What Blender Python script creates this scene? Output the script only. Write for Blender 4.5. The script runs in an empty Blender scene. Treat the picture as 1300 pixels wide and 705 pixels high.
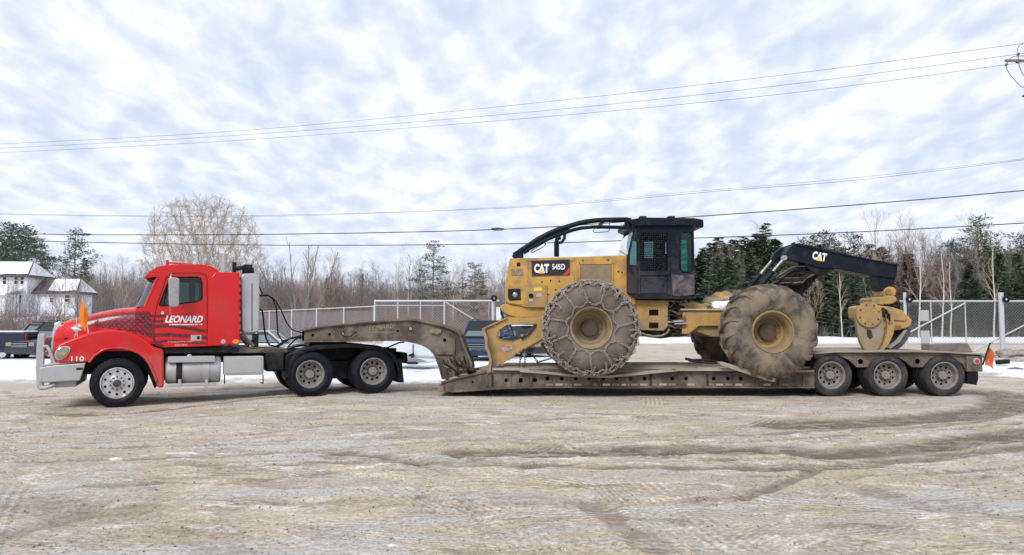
import bpy, bmesh, math, random
import numpy as np
from mathutils import Vector, Matrix, noise as mnoise
from mathutils.geometry import tessellate_polygon
random.seed(7); rng = np.random.default_rng(7)
PI = math.pi
scn = bpy.context.scene
COL = scn.collection

# ------------------------------------------------------------ camera
F = 1000.0; CAMH = 1.62; PITCH = math.atan(58.5/F)
cam_d = bpy.data.cameras.new('camera'); cam = bpy.data.objects.new('camera', cam_d); COL.objects.link(cam)
cam.location = (0, 0, CAMH); cam.rotation_euler = (PI/2+PITCH, 0, 0)
cam_d.sensor_width = 36; cam_d.lens = 36*F/1300; cam_d.clip_end = 3000; cam_d.clip_start = 0.1
scn.camera = cam
# ------------------------------------------------------------ world
SUN_EL, SUN_AZ = math.radians(42), math.radians(205)      # azimuth of the sun measured from +Y, clockwise
w = bpy.data.worlds.new("World"); scn.world = w; w.use_nodes = True
nt = w.node_tree; nt.nodes.clear()
def N(t, kind, **kw):
    n = t.nodes.new(kind)
    for k, v in kw.items():
        if k in n.inputs.keys(): n.inputs[k].default_value = v
        else: setattr(n, k, v)
    return n
L = nt.links.new
sky = N(nt, 'ShaderNodeTexSky', sky_type='NISHITA', sun_disc=False, sun_elevation=SUN_EL, sun_rotation=SUN_AZ)
bg1 = N(nt, 'ShaderNodeBackground', Strength=0.09); L(sky.outputs[0], bg1.inputs[0])
tc = N(nt, 'ShaderNodeTexCoord')
sep = N(nt, 'ShaderNodeSeparateXYZ'); L(tc.outputs['Generated'], sep.inputs[0])
zz = N(nt, 'ShaderNodeMath', operation='ABSOLUTE'); L(sep.outputs[2], zz.inputs[0])
za = N(nt, 'ShaderNodeMath', operation='ADD'); L(zz.outputs[0], za.inputs[0]); za.inputs[1].default_value = 0.20
dx = N(nt, 'ShaderNodeMath', operation='DIVIDE'); L(sep.outputs[0], dx.inputs[0]); L(za.outputs[0], dx.inputs[1])
dy = N(nt, 'ShaderNodeMath', operation='DIVIDE'); L(sep.outputs[1], dy.inputs[0]); L(za.outputs[0], dy.inputs[1])
cmb = N(nt, 'ShaderNodeCombineXYZ'); L(dx.outputs[0], cmb.inputs[0]); L(dy.outputs[0], cmb.inputs[1])
mp = N(nt, 'ShaderNodeMapping'); L(cmb.outputs[0], mp.inputs[0]); mp.inputs['Rotation'].default_value = (0, 0, math.radians(14)); mp.inputs['Scale'].default_value = (1.4, 0.82, 1)
n1 = N(nt, 'ShaderNodeTexNoise', Scale=7.4, Detail=4.0, Roughness=0.5, Distortion=0.25); L(mp.outputs[0], n1.inputs['Vector'])
n2 = N(nt, 'ShaderNodeTexNoise', Scale=1.7, Detail=4.0, Roughness=0.5, Distortion=0.3); L(mp.outputs[0], n2.inputs['Vector'])
mx = N(nt, 'ShaderNodeMath', operation='MULTIPLY_ADD'); L(n1.outputs[0], mx.inputs[0]); mx.inputs[1].default_value = 0.6
mh = N(nt, 'ShaderNodeMath', operation='MULTIPLY'); L(n2.outputs[0], mh.inputs[0]); mh.inputs[1].default_value = 0.4; L(mh.outputs[0], mx.inputs[2])
cr = N(nt, 'ShaderNodeValToRGB'); L(mx.outputs[0], cr.inputs[0])
e = cr.color_ramp.elements
e[0].position = 0.38; e[0].color = (0.61, 0.685, 0.83, 1)
e[1].position = 0.66; e[1].color = (0.96, 0.965, 0.99, 1)
for p_, c_ in ((0.45, (0.675, 0.745, 0.88, 1)), (0.505, (0.76, 0.815, 0.93, 1)), (0.565, (0.87, 0.905, 0.98, 1))):
    q = e.new(p_); q.color = c_
bg2 = N(nt, 'ShaderNodeBackground', Strength=1.08); L(cr.outputs[0], bg2.inputs[0])
# near the horizon the deck thins to an even pale blue
hz = N(nt, 'ShaderNodeMapRange', interpolation_type='SMOOTHSTEP'); L(zz.outputs[0], hz.inputs[0]); hz.inputs[1].default_value = 0.0; hz.inputs[2].default_value = 0.16
hz.inputs[3].default_value = 0.5; hz.inputs[4].default_value = 0.0
bg3 = N(nt, 'ShaderNodeBackground', Strength=0.98, Color=(0.72, 0.80, 0.95, 1))
m1 = N(nt, 'ShaderNodeMixShader'); L(hz.outputs[0], m1.inputs[0]); L(bg2.outputs[0], m1.inputs[1]); L(bg3.outputs[0], m1.inputs[2])
m2 = N(nt, 'ShaderNodeMixShader'); m2.inputs[0].default_value = 0.93; L(bg1.outputs[0], m2.inputs[1]); L(m1.outputs[0], m2.inputs[2])
wo = N(nt, 'ShaderNodeOutputWorld'); L(m2.outputs[0], wo.inputs[0])
# ------------------------------------------------------------ sun (veiled by the cloud deck)
sd = bpy.data.lights.new('sun', 'SUN'); sun = bpy.data.objects.new('sun', sd); COL.objects.link(sun)
sd.energy = 2.3; sd.angle = math.radians(20); sd.color = (1.0, 0.955, 0.89)
sdir = Vector((math.sin(SUN_AZ)*math.cos(SUN_EL), math.cos(SUN_AZ)*math.cos(SUN_EL), math.sin(SUN_EL)))
sun.rotation_euler = sdir.to_track_quat('Z', 'Y').to_euler()
vs = scn.view_settings
scn.display_settings.display_device = 'sRGB'
vs.view_transform = 'Standard'; vs.look = 'None'; vs.gamma = 1; vs.exposure = 0.12; vs.use_curve_mapping = False
scn.cycles.max_bounces = 6; scn.cycles.transparent_max_bounces = 12; scn.cycles.diffuse_bounces = 3

# ------------------------------------------------------------ picture geometry -> places in the yard
_R = Matrix.Rotation(PI/2+PITCH, 3, 'X')
CP = Vector((0, 0, CAMH))
def ray(u, v): return (_R @ Vector(((u-650)/F, (352.5-v)/F, -1))).normalized()
def at(u, v, Y):
    d = ray(u, v); return CP + d*(Y/d.y)
def gpt(u, v, z=0.0):
    d = ray(u, v); return CP + d*((z-CAMH)/d.z)
def loc(M, u, v, y):
    Mi = M.inverted(); o = Mi @ CP; d = Mi.to_3x3() @ ray(u, v)
    return o + d*((y-o.y)/d.y)
def trace(M, pts, y): return [(p.x, p.z) for p in (loc(M, a, b, y) for a, b in pts)]

# ------------------------------------------------------------ value noise + terrain
_tab = rng.random((256, 256))
def vnoise(x, y):
    x = np.asarray(x, float); y = np.asarray(y, float)
    xi = np.floor(x).astype(int); yi = np.floor(y).astype(int); fx = x-xi; fy = y-yi
    fx = fx*fx*(3-2*fx); fy = fy*fy*(3-2*fy)
    a = _tab[xi % 256, yi % 256]; b = _tab[(xi+1) % 256, yi % 256]; c = _tab[xi % 256, (yi+1) % 256]; d = _tab[(xi+1) % 256, (yi+1) % 256]
    return (a*(1-fx)+b*fx)*(1-fy)+(c*(1-fx)+d*fx)*fy
def fbm(x, y, o=4):
    s = 0; a = .5; t = 0
    for i in range(o):
        s = s+a*vnoise(x*2**i+17.3*i, y*2**i+5.1*i); t += a; a *= .5
    return s/t
def sst(a, b, x):
    t = np.clip((x-a)/(b-a), 0, 1); return t*t*(3-2*t)
def base_h(x, y):
    x = np.asarray(x, float); y = np.asarray(y, float)
    h = -0.10*sst(-4.5, -8.2, x)*sst(8, 14, y)*sst(60, 30, y)
    h = h+sst(-8, -16, x)*(-0.10)*sst(20, 30, y)*sst(60, 45, y)
    h = h+2.3*sst(-30, -42, x)*sst(54, 80, y)
    h = h+2.2*sst(92, 165, y)
    h = h+1.1*sst(60, 90, y)*sst(-2, -14, x)*sst(-42, -32, x)
    h = h+(fbm(x*.35, y*.35, 3)-.5)*.05*sst(7, 3, np.abs(y-18.5)*0+np.where((y > 15) & (y < 21), 8, 0))
    return h
def gh(x, y): return float(base_h(x, y))

# ------------------------------------------------------------ materials
def newmat(name):
    m = bpy.data.materials.new(name); m.use_nodes = True
    return m, m.node_tree, m.node_tree.nodes['Principled BSDF']
def mat(name, base, rough=.5, metal=0, dirt=None, scale=3, lo=.45, hi=.65, fine=None, bump=0.0, bscale=30, coat=0, drough=.9, spec=.5, stretch=None):
    m, t, p = newmat(name); Lk = t.links.new
    p.inputs['Roughness'].default_value = rough; p.inputs['Metallic'].default_value = metal
    p.inputs['Coat Weight'].default_value = coat; p.inputs['Coat Roughness'].default_value = .08
    p.inputs['Specular IOR Level'].default_value = spec
    c = N(t, 'ShaderNodeTexCoord'); src = c.outputs['Object']
    if stretch:
        mpn = N(t, 'ShaderNodeMapping'); mpn.inputs['Scale'].default_value = stretch; Lk(src, mpn.inputs[0]); src = mpn.outputs[0]
    a = N(t, 'ShaderNodeTexNoise', Scale=bscale, Detail=4, Roughness=.6); Lk(src, a.inputs['Vector'])
    mv = N(t, 'ShaderNodeMix', data_type='RGBA'); k = .78 if fine is None else fine
    mv.inputs[6].default_value = (*[x*k for x in base], 1); mv.inputs[7].default_value = (*[min(1, x*(2-k)) for x in base], 1)
    Lk(a.outputs[0], mv.inputs[0]); out = mv.outputs[2]
    if dirt:
        b = N(t, 'ShaderNodeTexNoise', Scale=scale, Detail=6, Roughness=.65, Distortion=.4); Lk(src, b.inputs['Vector'])
        r = N(t, 'ShaderNodeMapRange'); r.inputs[1].default_value = lo; r.inputs[2].default_value = hi; Lk(b.outputs[0], r.inputs[0])
        md = N(t, 'ShaderNodeMix', data_type='RGBA'); Lk(r.outputs[0], md.inputs[0]); Lk(out, md.inputs[6]); md.inputs[7].default_value = (*dirt, 1); out = md.outputs[2]
        rr = N(t, 'ShaderNodeMapRange'); rr.inputs[3].default_value = rough; rr.inputs[4].default_value = drough; Lk(r.outputs[0], rr.inputs[0]); Lk(rr.outputs[0], p.inputs['Roughness'])
        if metal:
            rm = N(t, 'ShaderNodeMapRange'); rm.inputs[3].default_value = metal; rm.inputs[4].default_value = 0; Lk(r.outputs[0], rm.inputs[0]); Lk(rm.outputs[0], p.inputs['Metallic'])
    Lk(out, p.inputs['Base Color'])
    if bump:
        bn = N(t, 'ShaderNodeBump', Strength=bump, Distance=.02); Lk(a.outputs[0], bn.inputs['Height']); Lk(bn.outputs[0], p.inputs['Normal'])
    return m
def glassmat(name, tint, refl=.08, alpha=.75):
    m, t, p = newmat(name); Lk = t.links.new
    t.nodes.remove(p)
    tr = N(t, 'ShaderNodeBsdfTransparent', Color=(*tint, 1)); gl = N(t, 'ShaderNodeBsdfGlossy', Roughness=.03)
    fr = N(t, 'ShaderNodeFresnel', IOR=1.5); mx_ = N(t, 'ShaderNodeMixShader')
    Lk(fr.outputs[0], mx_.inputs[0]); Lk(tr.outputs[0], mx_.inputs[1]); Lk(gl.outputs[0], mx_.inputs[2])
    Lk(mx_.outputs[0], t.nodes['Material Output'].inputs[0])
    return m
M = {}
M['red'] = mat('red_paint', (.57, .006, .010), .35, coat=.35, spec=.3, fine=.97, dirt=(.36, .05, .045), scale=1.6, lo=.5, hi=.9, drough=.6)
M['red_dark'] = mat('red_recess', (.25, .008, .008), .5)
M['black'] = mat('black_paint', (.009, .010, .013), .5, dirt=(.05, .047, .045), scale=4, lo=.5, hi=.9)
M['blackgloss'] = mat('black_gloss', (.008, .009, .011), .25)
M['frameblack'] = mat('frame_black', (.016, .016, .018), .7, dirt=(.07, .06, .05), scale=5, lo=.45, hi=.9, bump=.3)
M['rubber'] = mat('tyre_rubber', (.009, .011, .016), .5, dirt=(.03, .03, .032), scale=5, lo=.5, hi=.95, bump=.25, bscale=60)
M['rubber_dusty'] = mat('dusty_rubber', (.032, .033, .038), .8, dirt=(.11, .095, .085), scale=4, lo=.45, hi=.8, bump=.3, bscale=60)
M['alu'] = mat('polished_aluminium', (.62, .62, .63), .3, metal=.85, dirt=(.38, .36, .34), scale=7, lo=.5, hi=.9, fine=.93)
M['alu_flat'] = mat('brushed_aluminium', (.50, .50, .51), .42, metal=.75, dirt=(.36, .345, .33), scale=2.5, lo=.35, hi=.8, fine=.93, stretch=(1, 1, .3))
M['silver'] = mat('silver_bumper', (.46, .47, .49), .38, metal=.45, dirt=(.33, .315, .295), scale=2.5, lo=.45, hi=.9, fine=.97)
M['rim_dirty'] = mat('dirty_rim', (.30, .285, .27), .55, metal=.3, dirt=(.13, .11, .095), scale=8, lo=.38, hi=.75)
M['rim_dark'] = mat('rim_recess', (.03, .028, .026), .9)
M['chrome'] = mat('chrome', (.72, .72, .74), .14, metal=1, fine=.9, bump=.15, bscale=9)
M['trailer'] = mat('weathered_trailer_paint', (.088, .072, .062), .8, dirt=(.20, .165, .132), scale=2.6, lo=.42, hi=.62, bump=.35, bscale=18)
M['trailer_dark'] = mat('trailer_underframe', (.03, .027, .026), .85, dirt=(.09, .075, .06), scale=3, lo=.45, hi=.8, bump=.3)
M['rust'] = mat('rusty_edge', (.20, .10, .06), .85, dirt=(.30, .24, .18), scale=5, lo=.4, hi=.7)
M['deck'] = mat('deck_planking', (.24, .20, .16), .85, dirt=(.38, .34, .28), scale=2.0, lo=.4, hi=.7, bump=.5, bscale=14, stretch=(.25, 1.5, 1))
M['yellow'] = mat('yellow_paint', (.53, .30, .055), .45, dirt=(.28, .185, .085), scale=2.6, lo=.44, hi=.66, fine=.88, bump=.08, bscale=25, drough=.85)
M['yellow_dirty'] = mat('muddy_yellow', (.44, .27, .075), .65, dirt=(.24, .175, .105), scale=3.2, lo=.38, hi=.68, fine=.8, bump=.3, bscale=20)
M['mud'] = mat('dried_mud', (.31, .245, .165), .95, dirt=(.19, .155, .12), scale=6, lo=.4, hi=.7, bump=.6, bscale=30)
M['cab'] = mat('dark_blue_cab_paint', (.006, .010, .020), .45, dirt=(.04, .042, .052), scale=3.4, lo=.52, hi=.8, fine=.7, bump=.1, spec=.3)
M['boom'] = mat('dark_blue_boom_paint', (.007, .011, .020), .45, dirt=(.035, .04, .055), scale=4, lo=.5, hi=.85, bump=.1, spec=.3)
M['steel'] = mat('bare_steel', (.42, .42, .43), .35, metal=.8, dirt=(.25, .22, .19), scale=6, lo=.4, hi=.8)
M['galv'] = mat('galvanised_steel', (.50, .51, .52), .5, metal=.2, fine=.9)
M['galv_dark'] = mat('fence_wire', (.30, .30, .31), .6, metal=.1)
M['chain'] = mat('muddy_chain', (.38, .34, .30), .5, metal=.2, dirt=(.22, .17, .14), scale=20, lo=.4, hi=.7)
M['bigtyre'] = mat('muddy_big_tyre', (.04, .04, .044), .9, dirt=(.225, .18, .13), scale=2.4, lo=.34, hi=.58, bump=.7, bscale=16)
M['bigtyre_dusty'] = mat('dried_mud_big_tyre', (.075, .065, .06), .95, dirt=(.185, .155, .13), scale=2.6, lo=.3, hi=.62, bump=.7, bscale=16)
M['tyre_bare'] = mat('worn_tread_rubber', (.05, .05, .053), .8, dirt=(.2, .165, .135), scale=4, lo=.45, hi=.7, bump=.5, bscale=20)
M['glass'] = glassmat('window_glass', (.55, .68, .68))
M['glass_dark'] = glassmat('dark_window_glass', (.06, .08, .09))
M['glass_cyan'] = glassmat('cyan_tinted_glass', (.10, .80, .72))
M['white'] = mat('white_paint', (.75, .76, .78), .5, fine=.97)
M['print_white'] = mat('white_lettering', (.82, .82, .82), .5, fine=1)
M['print_yellow'] = mat('yellow_triangle', (.85, .48, .03), .5, fine=1)
M['print_black'] = mat('black_decal', (.012, .012, .016), .35, fine=1)
M['print_red'] = mat('red_decal', (.55, .02, .04), .5, fine=1)
M['orange'] = mat('orange_flag_cloth', (.80, .20, .015), .8, fine=.85)
M['orange_red'] = mat('red_orange_flag_cloth', (.58, .13, .05), .8, fine=.85)
M['snow'] = mat('snow', (.80, .82, .86), .8, fine=.95, bump=.5, bscale=6, dirt=(.62, .60, .58), scale=.7, lo=.55, hi=.85)
M['bark'] = mat('grey_bark', (.17, .145, .13), .9, dirt=(.28, .25, .22), scale=3, lo=.4, hi=.7)
M['bark_pale'] = mat('pale_twig', (.43, .335, .26), .9, dirt=(.27, .22, .18), scale=1.5, lo=.4, hi=.7)
M['bark_brown'] = mat('brown_twig', (.17, .115, .10), .9, dirt=(.24, .18, .16), scale=.4, lo=.35, hi=.65)
M['bark_grey'] = mat('grey_twig', (.25, .22, .21), .9, dirt=(.16, .14, .13), scale=.5, lo=.35, hi=.65)
M['birch'] = mat('birch_bark', (.55, .52, .48), .8, dirt=(.2, .18, .17), scale=9, lo=.55, hi=.7, stretch=(1, 1, .4))
M['needle_dark'] = mat('dark_needles', (.11, .15, .11), .85, dirt=(.13, .155, .10), scale=1.2, lo=.4, hi=.65)
M['needle_mid'] = mat('mid_green_needles', (.105, .145, .09), .85, dirt=(.13, .155, .085), scale=1.2, lo=.4, hi=.65)
M['needle_blue'] = mat('grey_green_needles', (.075, .095, .075), .85, dirt=(.12, .13, .10), scale=1.2, lo=.4, hi=.65)
M['brush'] = mat('dry_brush', (.19, .135, .12), .95, dirt=(.28, .22, .19), scale=.25, lo=.4, hi=.65)
M['siding'] = mat('white_siding', (.72, .74, .77), .7, fine=.97)
M['roof_dark'] = mat('dark_shingles', (.07, .065, .07), .9, dirt=(.12, .11, .11), scale=2)
M['rock'] = mat('grey_rock', (.25, .22, .2), .9, dirt=(.38, .34, .3), scale=3, bump=.5)
M['wire'] = mat('black_cable', (.02, .02, .022), .6)
M['wire_grey'] = mat('weathered_cable', (.10, .10, .115), .6)
M['wood'] = mat('weathered_plank', (.36, .31, .245), .85, dirt=(.24, .2, .16), scale=3, bump=.4, bscale=15, stretch=(.2, 1, 1))
M['polewood'] = mat('pole_wood', (.16, .125, .1), .9, bump=.4)
M['seat'] = mat('grey_seat_cloth', (.10, .13, .13), .9)
M['lens'] = mat('headlight_lens', (.34, .34, .29), .10, metal=.6, fine=.35, bscale=14, coat=.5)
M['amber'] = mat('amber_lens', (.7, .25, .03), .3)
M['redlens'] = mat('red_lens', (.55, .03, .03), .3)
M['carnavy'] = mat('navy_car_paint', (.004, .007, .028), .4, coat=.15, fine=.97)
M['carblack'] = mat('black_car_paint', (.012, .013, .016), .3, coat=.5, fine=.97)
M['carblue'] = mat('blue_car_paint', (.005, .016, .065), .35, coat=.25, fine=.97)
M['carsilver'] = mat('silver_car_paint', (.42, .45, .48), .35, metal=.4, coat=.5, fine=.97)
M['carcover'] = mat('pale_cover', (.60, .64, .70), .7, fine=.93, bscale=4)

# ------------------------------------------------------------ mesh building
def add_grime(m, z0, z1, col, amt=.8, sc=2.5):
    """road dirt thrown up on the low parts: a stain with its own ragged shape"""
    t = m.node_tree; p = t.nodes['Principled BSDF']; src = p.inputs['Base Color'].links[0].from_socket; Lk = t.links.new
    c = N(t, 'ShaderNodeTexCoord'); s = N(t, 'ShaderNodeSeparateXYZ'); Lk(c.outputs['Object'], s.inputs[0]); n_ = N(t, 'ShaderNodeTexNoise', Scale=sc, Detail=8, Roughness=.7); Lk(c.outputs['Object'], n_.inputs['Vector'])
    a = N(t, 'ShaderNodeMapRange'); a.inputs[1].default_value = z0; a.inputs[2].default_value = z1; a.inputs[3].default_value = .62; a.inputs[4].default_value = 0; Lk(s.outputs[2], a.inputs[0])
    b = N(t, 'ShaderNodeMath', operation='ADD'); Lk(a.outputs[0], b.inputs[0]); Lk(n_.outputs[0], b.inputs[1]); r = N(t, 'ShaderNodeMapRange', interpolation_type='SMOOTHSTEP'); r.inputs[1].default_value = .62; r.inputs[2].default_value = 1.0; r.inputs[4].default_value = amt; Lk(b.outputs[0], r.inputs[0])
    x = N(t, 'ShaderNodeMix', data_type='RGBA'); Lk(r.outputs[0], x.inputs[0]); Lk(src, x.inputs[6]); x.inputs[7].default_value = (*col, 1); Lk(x.outputs[2], p.inputs['Base Color'])
add_grime(M['red'], .55, 1.35, (.36, .20, .17), .3); add_grime(M['yellow'], 1.2, 2.5, (.30, .215, .12), .5); add_grime(M['yellow_dirty'], 1.0, 2.3, (.25, .185, .12), .8); add_grime(M['cab'], 1.9, 3.6, (.10, .09, .09), .4, 4)
for k_ in ('black', 'frameblack', 'rubber', 'rubber_dusty', 'boom', 'cab', 'trailer', 'trailer_dark', 'bigtyre', 'bigtyre_dusty', 'tyre_bare', 'mud', 'deck', 'bark', 'needle_dark', 'needle_mid', 'needle_blue'):
    M[k_].node_tree.nodes['Principled BSDF'].inputs['Specular IOR Level'].default_value = .15
class MB:
    def __init__(s): s.v = []; s.f = []; s.m = []
    def add(s, vs_, fs, mi=0):
        o = len(s.v); s.v.extend([tuple(x) for x in vs_]); s.f.extend([tuple(i+o for i in f) for f in fs]); s.m.extend([mi]*len(fs)); return s
    def box(s, c, d, rot=None, mi=0):
        vv = []
        for sx in (-.5, .5):
            for sy in (-.5, .5):
                for sz in (-.5, .5):
                    p = Vector((sx*d[0], sy*d[1], sz*d[2]))
                    if rot is not None: p = rot @ p
                    vv.append(Vector(c)+p)
        return s.add(vv, [(0, 1, 3, 2), (4, 6, 7, 5), (0, 4, 5, 1), (2, 3, 7, 6), (0, 2, 6, 4), (1, 5, 7, 3)], mi)
    def bb(s, x0, x1, y0, y1, z0, z1, mi=0):
        return s.box(((x0+x1)/2, (y0+y1)/2, (z0+z1)/2), (abs(x1-x0), abs(y1-y0), abs(z1-z0)), None, mi)
    def prism(s, poly, y0, y1, holes=(), mi=0):
        n = len(poly)
        if not holes:
            vv = [(x, y0, z) for x, z in poly]+[(x, y1, z) for x, z in poly]
            ff = [tuple(range(n)), tuple(range(2*n-1, n-1, -1))]+[(i, i+n, (i+1) % n+n, (i+1) % n) for i in range(n)]
            return s.add(vv, ff, mi)
        loops = [poly]+list(holes); flat = [p for l in loops for p in l]; T = len(flat)
        tri = tessellate_polygon([[Vector((x, z, 0)) for x, z in l] for l in loops])
        vv = [(x, y0, z) for x, z in flat]+[(x, y1, z) for x, z in flat]
        ff = [tuple(t) for t in tri]+[tuple(i+T for i in reversed(t)) for t in tri]; o = 0
        for l in loops:
            k = len(l); ff += [(o+i, o+i+T, o+(i+1) % k+T, o+(i+1) % k) for i in range(k)]; o += k
        return s.add(vv, ff, mi)
    def tube(s, pts, r, n=8, cap=True, mi=0, closed=False):
        P = [Vector(p) for p in pts]; k = len(P); R = r if isinstance(r, (list, tuple)) else [r]*k
        t = (P[1]-P[0]).normalized(); a = Vector((0, 0, 1)) if abs(t.z) < .9 else Vector((1, 0, 0)); nn = t.cross(a).normalized(); vv = []
        for i in range(k):
            if closed: t2 = (P[(i+1) % k]-P[i-1])
            else: t2 = (P[min(i+1, k-1)]-P[max(i-1, 0)])
            t2 = t2.normalized() if t2.length > 1e-9 else t
            nn = (nn-t2*nn.dot(t2)); nn = nn.normalized() if nn.length > 1e-6 else t2.orthogonal().normalized(); b = t2.cross(nn)
            for j in range(n):
                q = 2*PI*j/n; vv.append(P[i]+(nn*math.cos(q)+b*math.sin(q))*R[i])
        ff = []
        for i in range(k if closed else k-1):
            i2 = (i+1) % k
            for j in range(n): ff.append((i*n+j, i*n+(j+1) % n, i2*n+(j+1) % n, i2*n+j))
        if cap and not closed: ff += [tuple(range(n-1, -1, -1)), tuple((k-1)*n+j for j in range(n))]
        return s.add(vv, ff, mi)
    def lathe(s, prof, n=32, c=(0, 0, 0), mi=0, loop=False):
        vv = []; k = len(prof)          # prof: (radius, depth) turned about the y axis
        for r, d in prof:
            for j in range(n):
                q = 2*PI*j/n; vv.append((c[0]+r*math.cos(q), c[1]+d, c[2]+r*math.sin(q)))
        ff = []
        for i in range(k if loop else k-1):
            i2 = (i+1) % k
            for j in range(n): ff.append((i*n+j, i2*n+j, i2*n+(j+1) % n, i*n+(j+1) % n))
        return s.add(vv, ff, mi)
    def disc(s, c, r, y0, y1, n=16, mi=0):
        return s.prism([(c[0]+r*math.cos(2*PI*i/n), c[1]+r*math.sin(2*PI*i/n)) for i in range(n)], y0, y1, mi=mi)
    def build(s, name, mats, parent=None, bevel=0, smooth=None, fix=True, seg=2):
        me = bpy.data.meshes.new(name); me.from_pydata(s.v, [], s.f)
        if fix:
            b = bmesh.new(); b.from_mesh(me); bmesh.ops.recalc_face_normals(b, faces=b.faces); b.to_mesh(me); b.free()
        for m_ in (mats if isinstance(mats, (list, tuple)) else [mats]): me.materials.append(m_)
        if any(s.m): me.polygons.foreach_set('material_index', s.m)
        o = bpy.data.objects.new(name, me); COL.objects.link(o)
        if parent: o.parent = parent
        if bevel:
            md = o.modifiers.new('bevel', 'BEVEL'); md.width = bevel; md.segments = seg; md.limit_method = 'ANGLE'; md.angle_limit = math.radians(28); md.harden_normals = True
            me.polygons.foreach_set('use_smooth', [True]*len(me.polygons))
        elif smooth:
            me.polygons.foreach_set('use_smooth', [True]*len(me.polygons)); me.set_sharp_from_angle(angle=math.radians(smooth))
        return o
class pair:
    """the same shape on the left and the right side, two objects"""
    def __init__(s, mb): s.mb = mb
    def build(s, name, mats, parent=None, **k):
        m2_ = MB(); m2_.v = [(a, -b, c) for a, b, c in s.mb.v]; m2_.f = [tuple(reversed(f)) for f in s.mb.f]; m2_.m = list(s.mb.m)
        a = s.mb.build(name, mats, parent, **k); m2_.build(name, mats, parent, **k); return a
def circ(cx, cz, r, n=14, rz=None): return [(cx+r*math.cos(2*PI*i/n), cz+(rz or r)*math.sin(2*PI*i/n)) for i in range(n)]
def tag(o, label=None, cat=None, group=None, kind=None):
    if label: o['label'] = label
    if cat: o['category'] = cat
    if group: o['group'] = group
    if kind: o['kind'] = kind
    return o
def thing(name, label, cat, loc_=(0, 0, 0), rz=0, group=None):
    o = bpy.data.objects.new(name, None); COL.objects.link(o); o.empty_display_size = .2
    o.location = loc_; o.rotation_euler = (0, 0, rz); return tag(o, label, cat, group)
def node(name, parent, loc_=(0, 0, 0), rz=0):
    o = bpy.data.objects.new(name, None); COL.objects.link(o); o.parent = parent; o.location = loc_; o.rotation_euler = (0, 0, rz); return o
def copy_tree(o, parent=None):
    c = o.copy(); COL.objects.link(c)
    if parent is not None: c.parent = parent
    for ch in list(o.children): copy_tree(ch, c)
    return c
def share(src, name, parent, loc_=(0, 0, 0), rz=0):
    o = bpy.data.objects.new(name, src.data); COL.objects.link(o); o.parent = parent; o.location = loc_; o.rotation_euler = (0, 0, rz)
    for md in src.modifiers:
        m2_ = o.modifiers.new(md.name, md.type); m2_.width = md.width; m2_.segments = md.segments; m2_.limit_method = md.limit_method; m2_.angle_limit = md.angle_limit; m2_.harden_normals = md.harden_normals
    return o
def lettering(name, body, center, height, width, mat_, parent, side=-1, shear=0, fat=0.0, depth=.004, tilt=0):
    """text standing on a plane y = const, read from the -y side (side=-1) or the +y side (side=1); center=(x,y,z)"""
    cu = bpy.data.curves.new(name, 'FONT'); cu.body = body; cu.size = 1; cu.shear = shear; cu.offset = fat; cu.extrude = 0.01; cu.resolution_u = 3
    cu.align_x = 'CENTER'; cu.align_y = 'CENTER'
    tmp = bpy.data.objects.new('tmp', cu); COL.objects.link(tmp); bpy.context.view_layer.update()
    me = bpy.data.meshes.new_from_object(tmp.evaluated_get(bpy.context.evaluated_depsgraph_get())); bpy.data.objects.remove(tmp)
    n = len(me.vertices); co = np.empty(n*3); me.vertices.foreach_get('co', co); co = co.reshape(-1, 3)
    lo_, hi_ = co.min(0), co.max(0); co = (co-(lo_+hi_)/2); co[:, 0] *= width/(hi_[0]-lo_[0]); co[:, 1] *= height/(hi_[1]-lo_[1]); co[:, 2] *= depth/.02
    ct, st = math.cos(tilt), math.sin(tilt); X = co[:, 0]*ct-co[:, 1]*st; Y_ = co[:, 0]*st+co[:, 1]*ct
    out = np.stack([(1 if side < 0 else -1)*X+center[0], side*co[:, 2]+center[1], Y_+center[2]], 1)
    me.vertices.foreach_set('co', out.ravel()); me.materials.clear(); me.materials.append(mat_); me.name = name
    o = bpy.data.objects.new(name, me); COL.objects.link(o); o.parent = parent; return o

# ============================================================ GROUND
def grid_mesh(name, X, Y, Z, mats, attrs={}):
    r, c = X.shape; me = bpy.data.meshes.new(name)
    co = np.stack([X, Y, Z], -1).reshape(-1, 3).astype(np.float32)
    i = np.arange(r*c).reshape(r, c); q = np.stack([i[:-1, :-1], i[:-1, 1:], i[1:, 1:], i[1:, :-1]], -1).reshape(-1, 4)
    me.vertices.add(r*c); me.vertices.foreach_set('co', co.ravel()); me.loops.add(q.size); me.loops.foreach_set('vertex_index', q.ravel().astype(np.int32))
    me.polygons.add(len(q)); me.polygons.foreach_set('loop_start', np.arange(0, q.size, 4, dtype=np.int32)); me.polygons.foreach_set('use_smooth', np.ones(len(q), bool))
    me.update(calc_edges=True); me.materials.append(mats)
    for k, a in attrs.items():
        at_ = me.attributes.new(k, 'FLOAT', 'POINT'); at_.data.foreach_set('value', a.ravel().astype(np.float32))
    o = bpy.data.objects.new(name, me); COL.objects.link(o); return o
def pline_dist(X, Y, pts):
    D = np.full(X.shape, 1e9)
    for (x0, y0), (x1, y1) in zip(pts[:-1], pts[1:]):
        dx_, dy_ = x1-x0, y1-y0; t = np.clip(((X-x0)*dx_+(Y-y0)*dy_)/(dx_*dx_+dy_*dy_+1e-9), 0, 1)
        D = np.minimum(D, np.hypot(X-x0-t*dx_, Y-y0-t*dy_))
    return D
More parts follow.
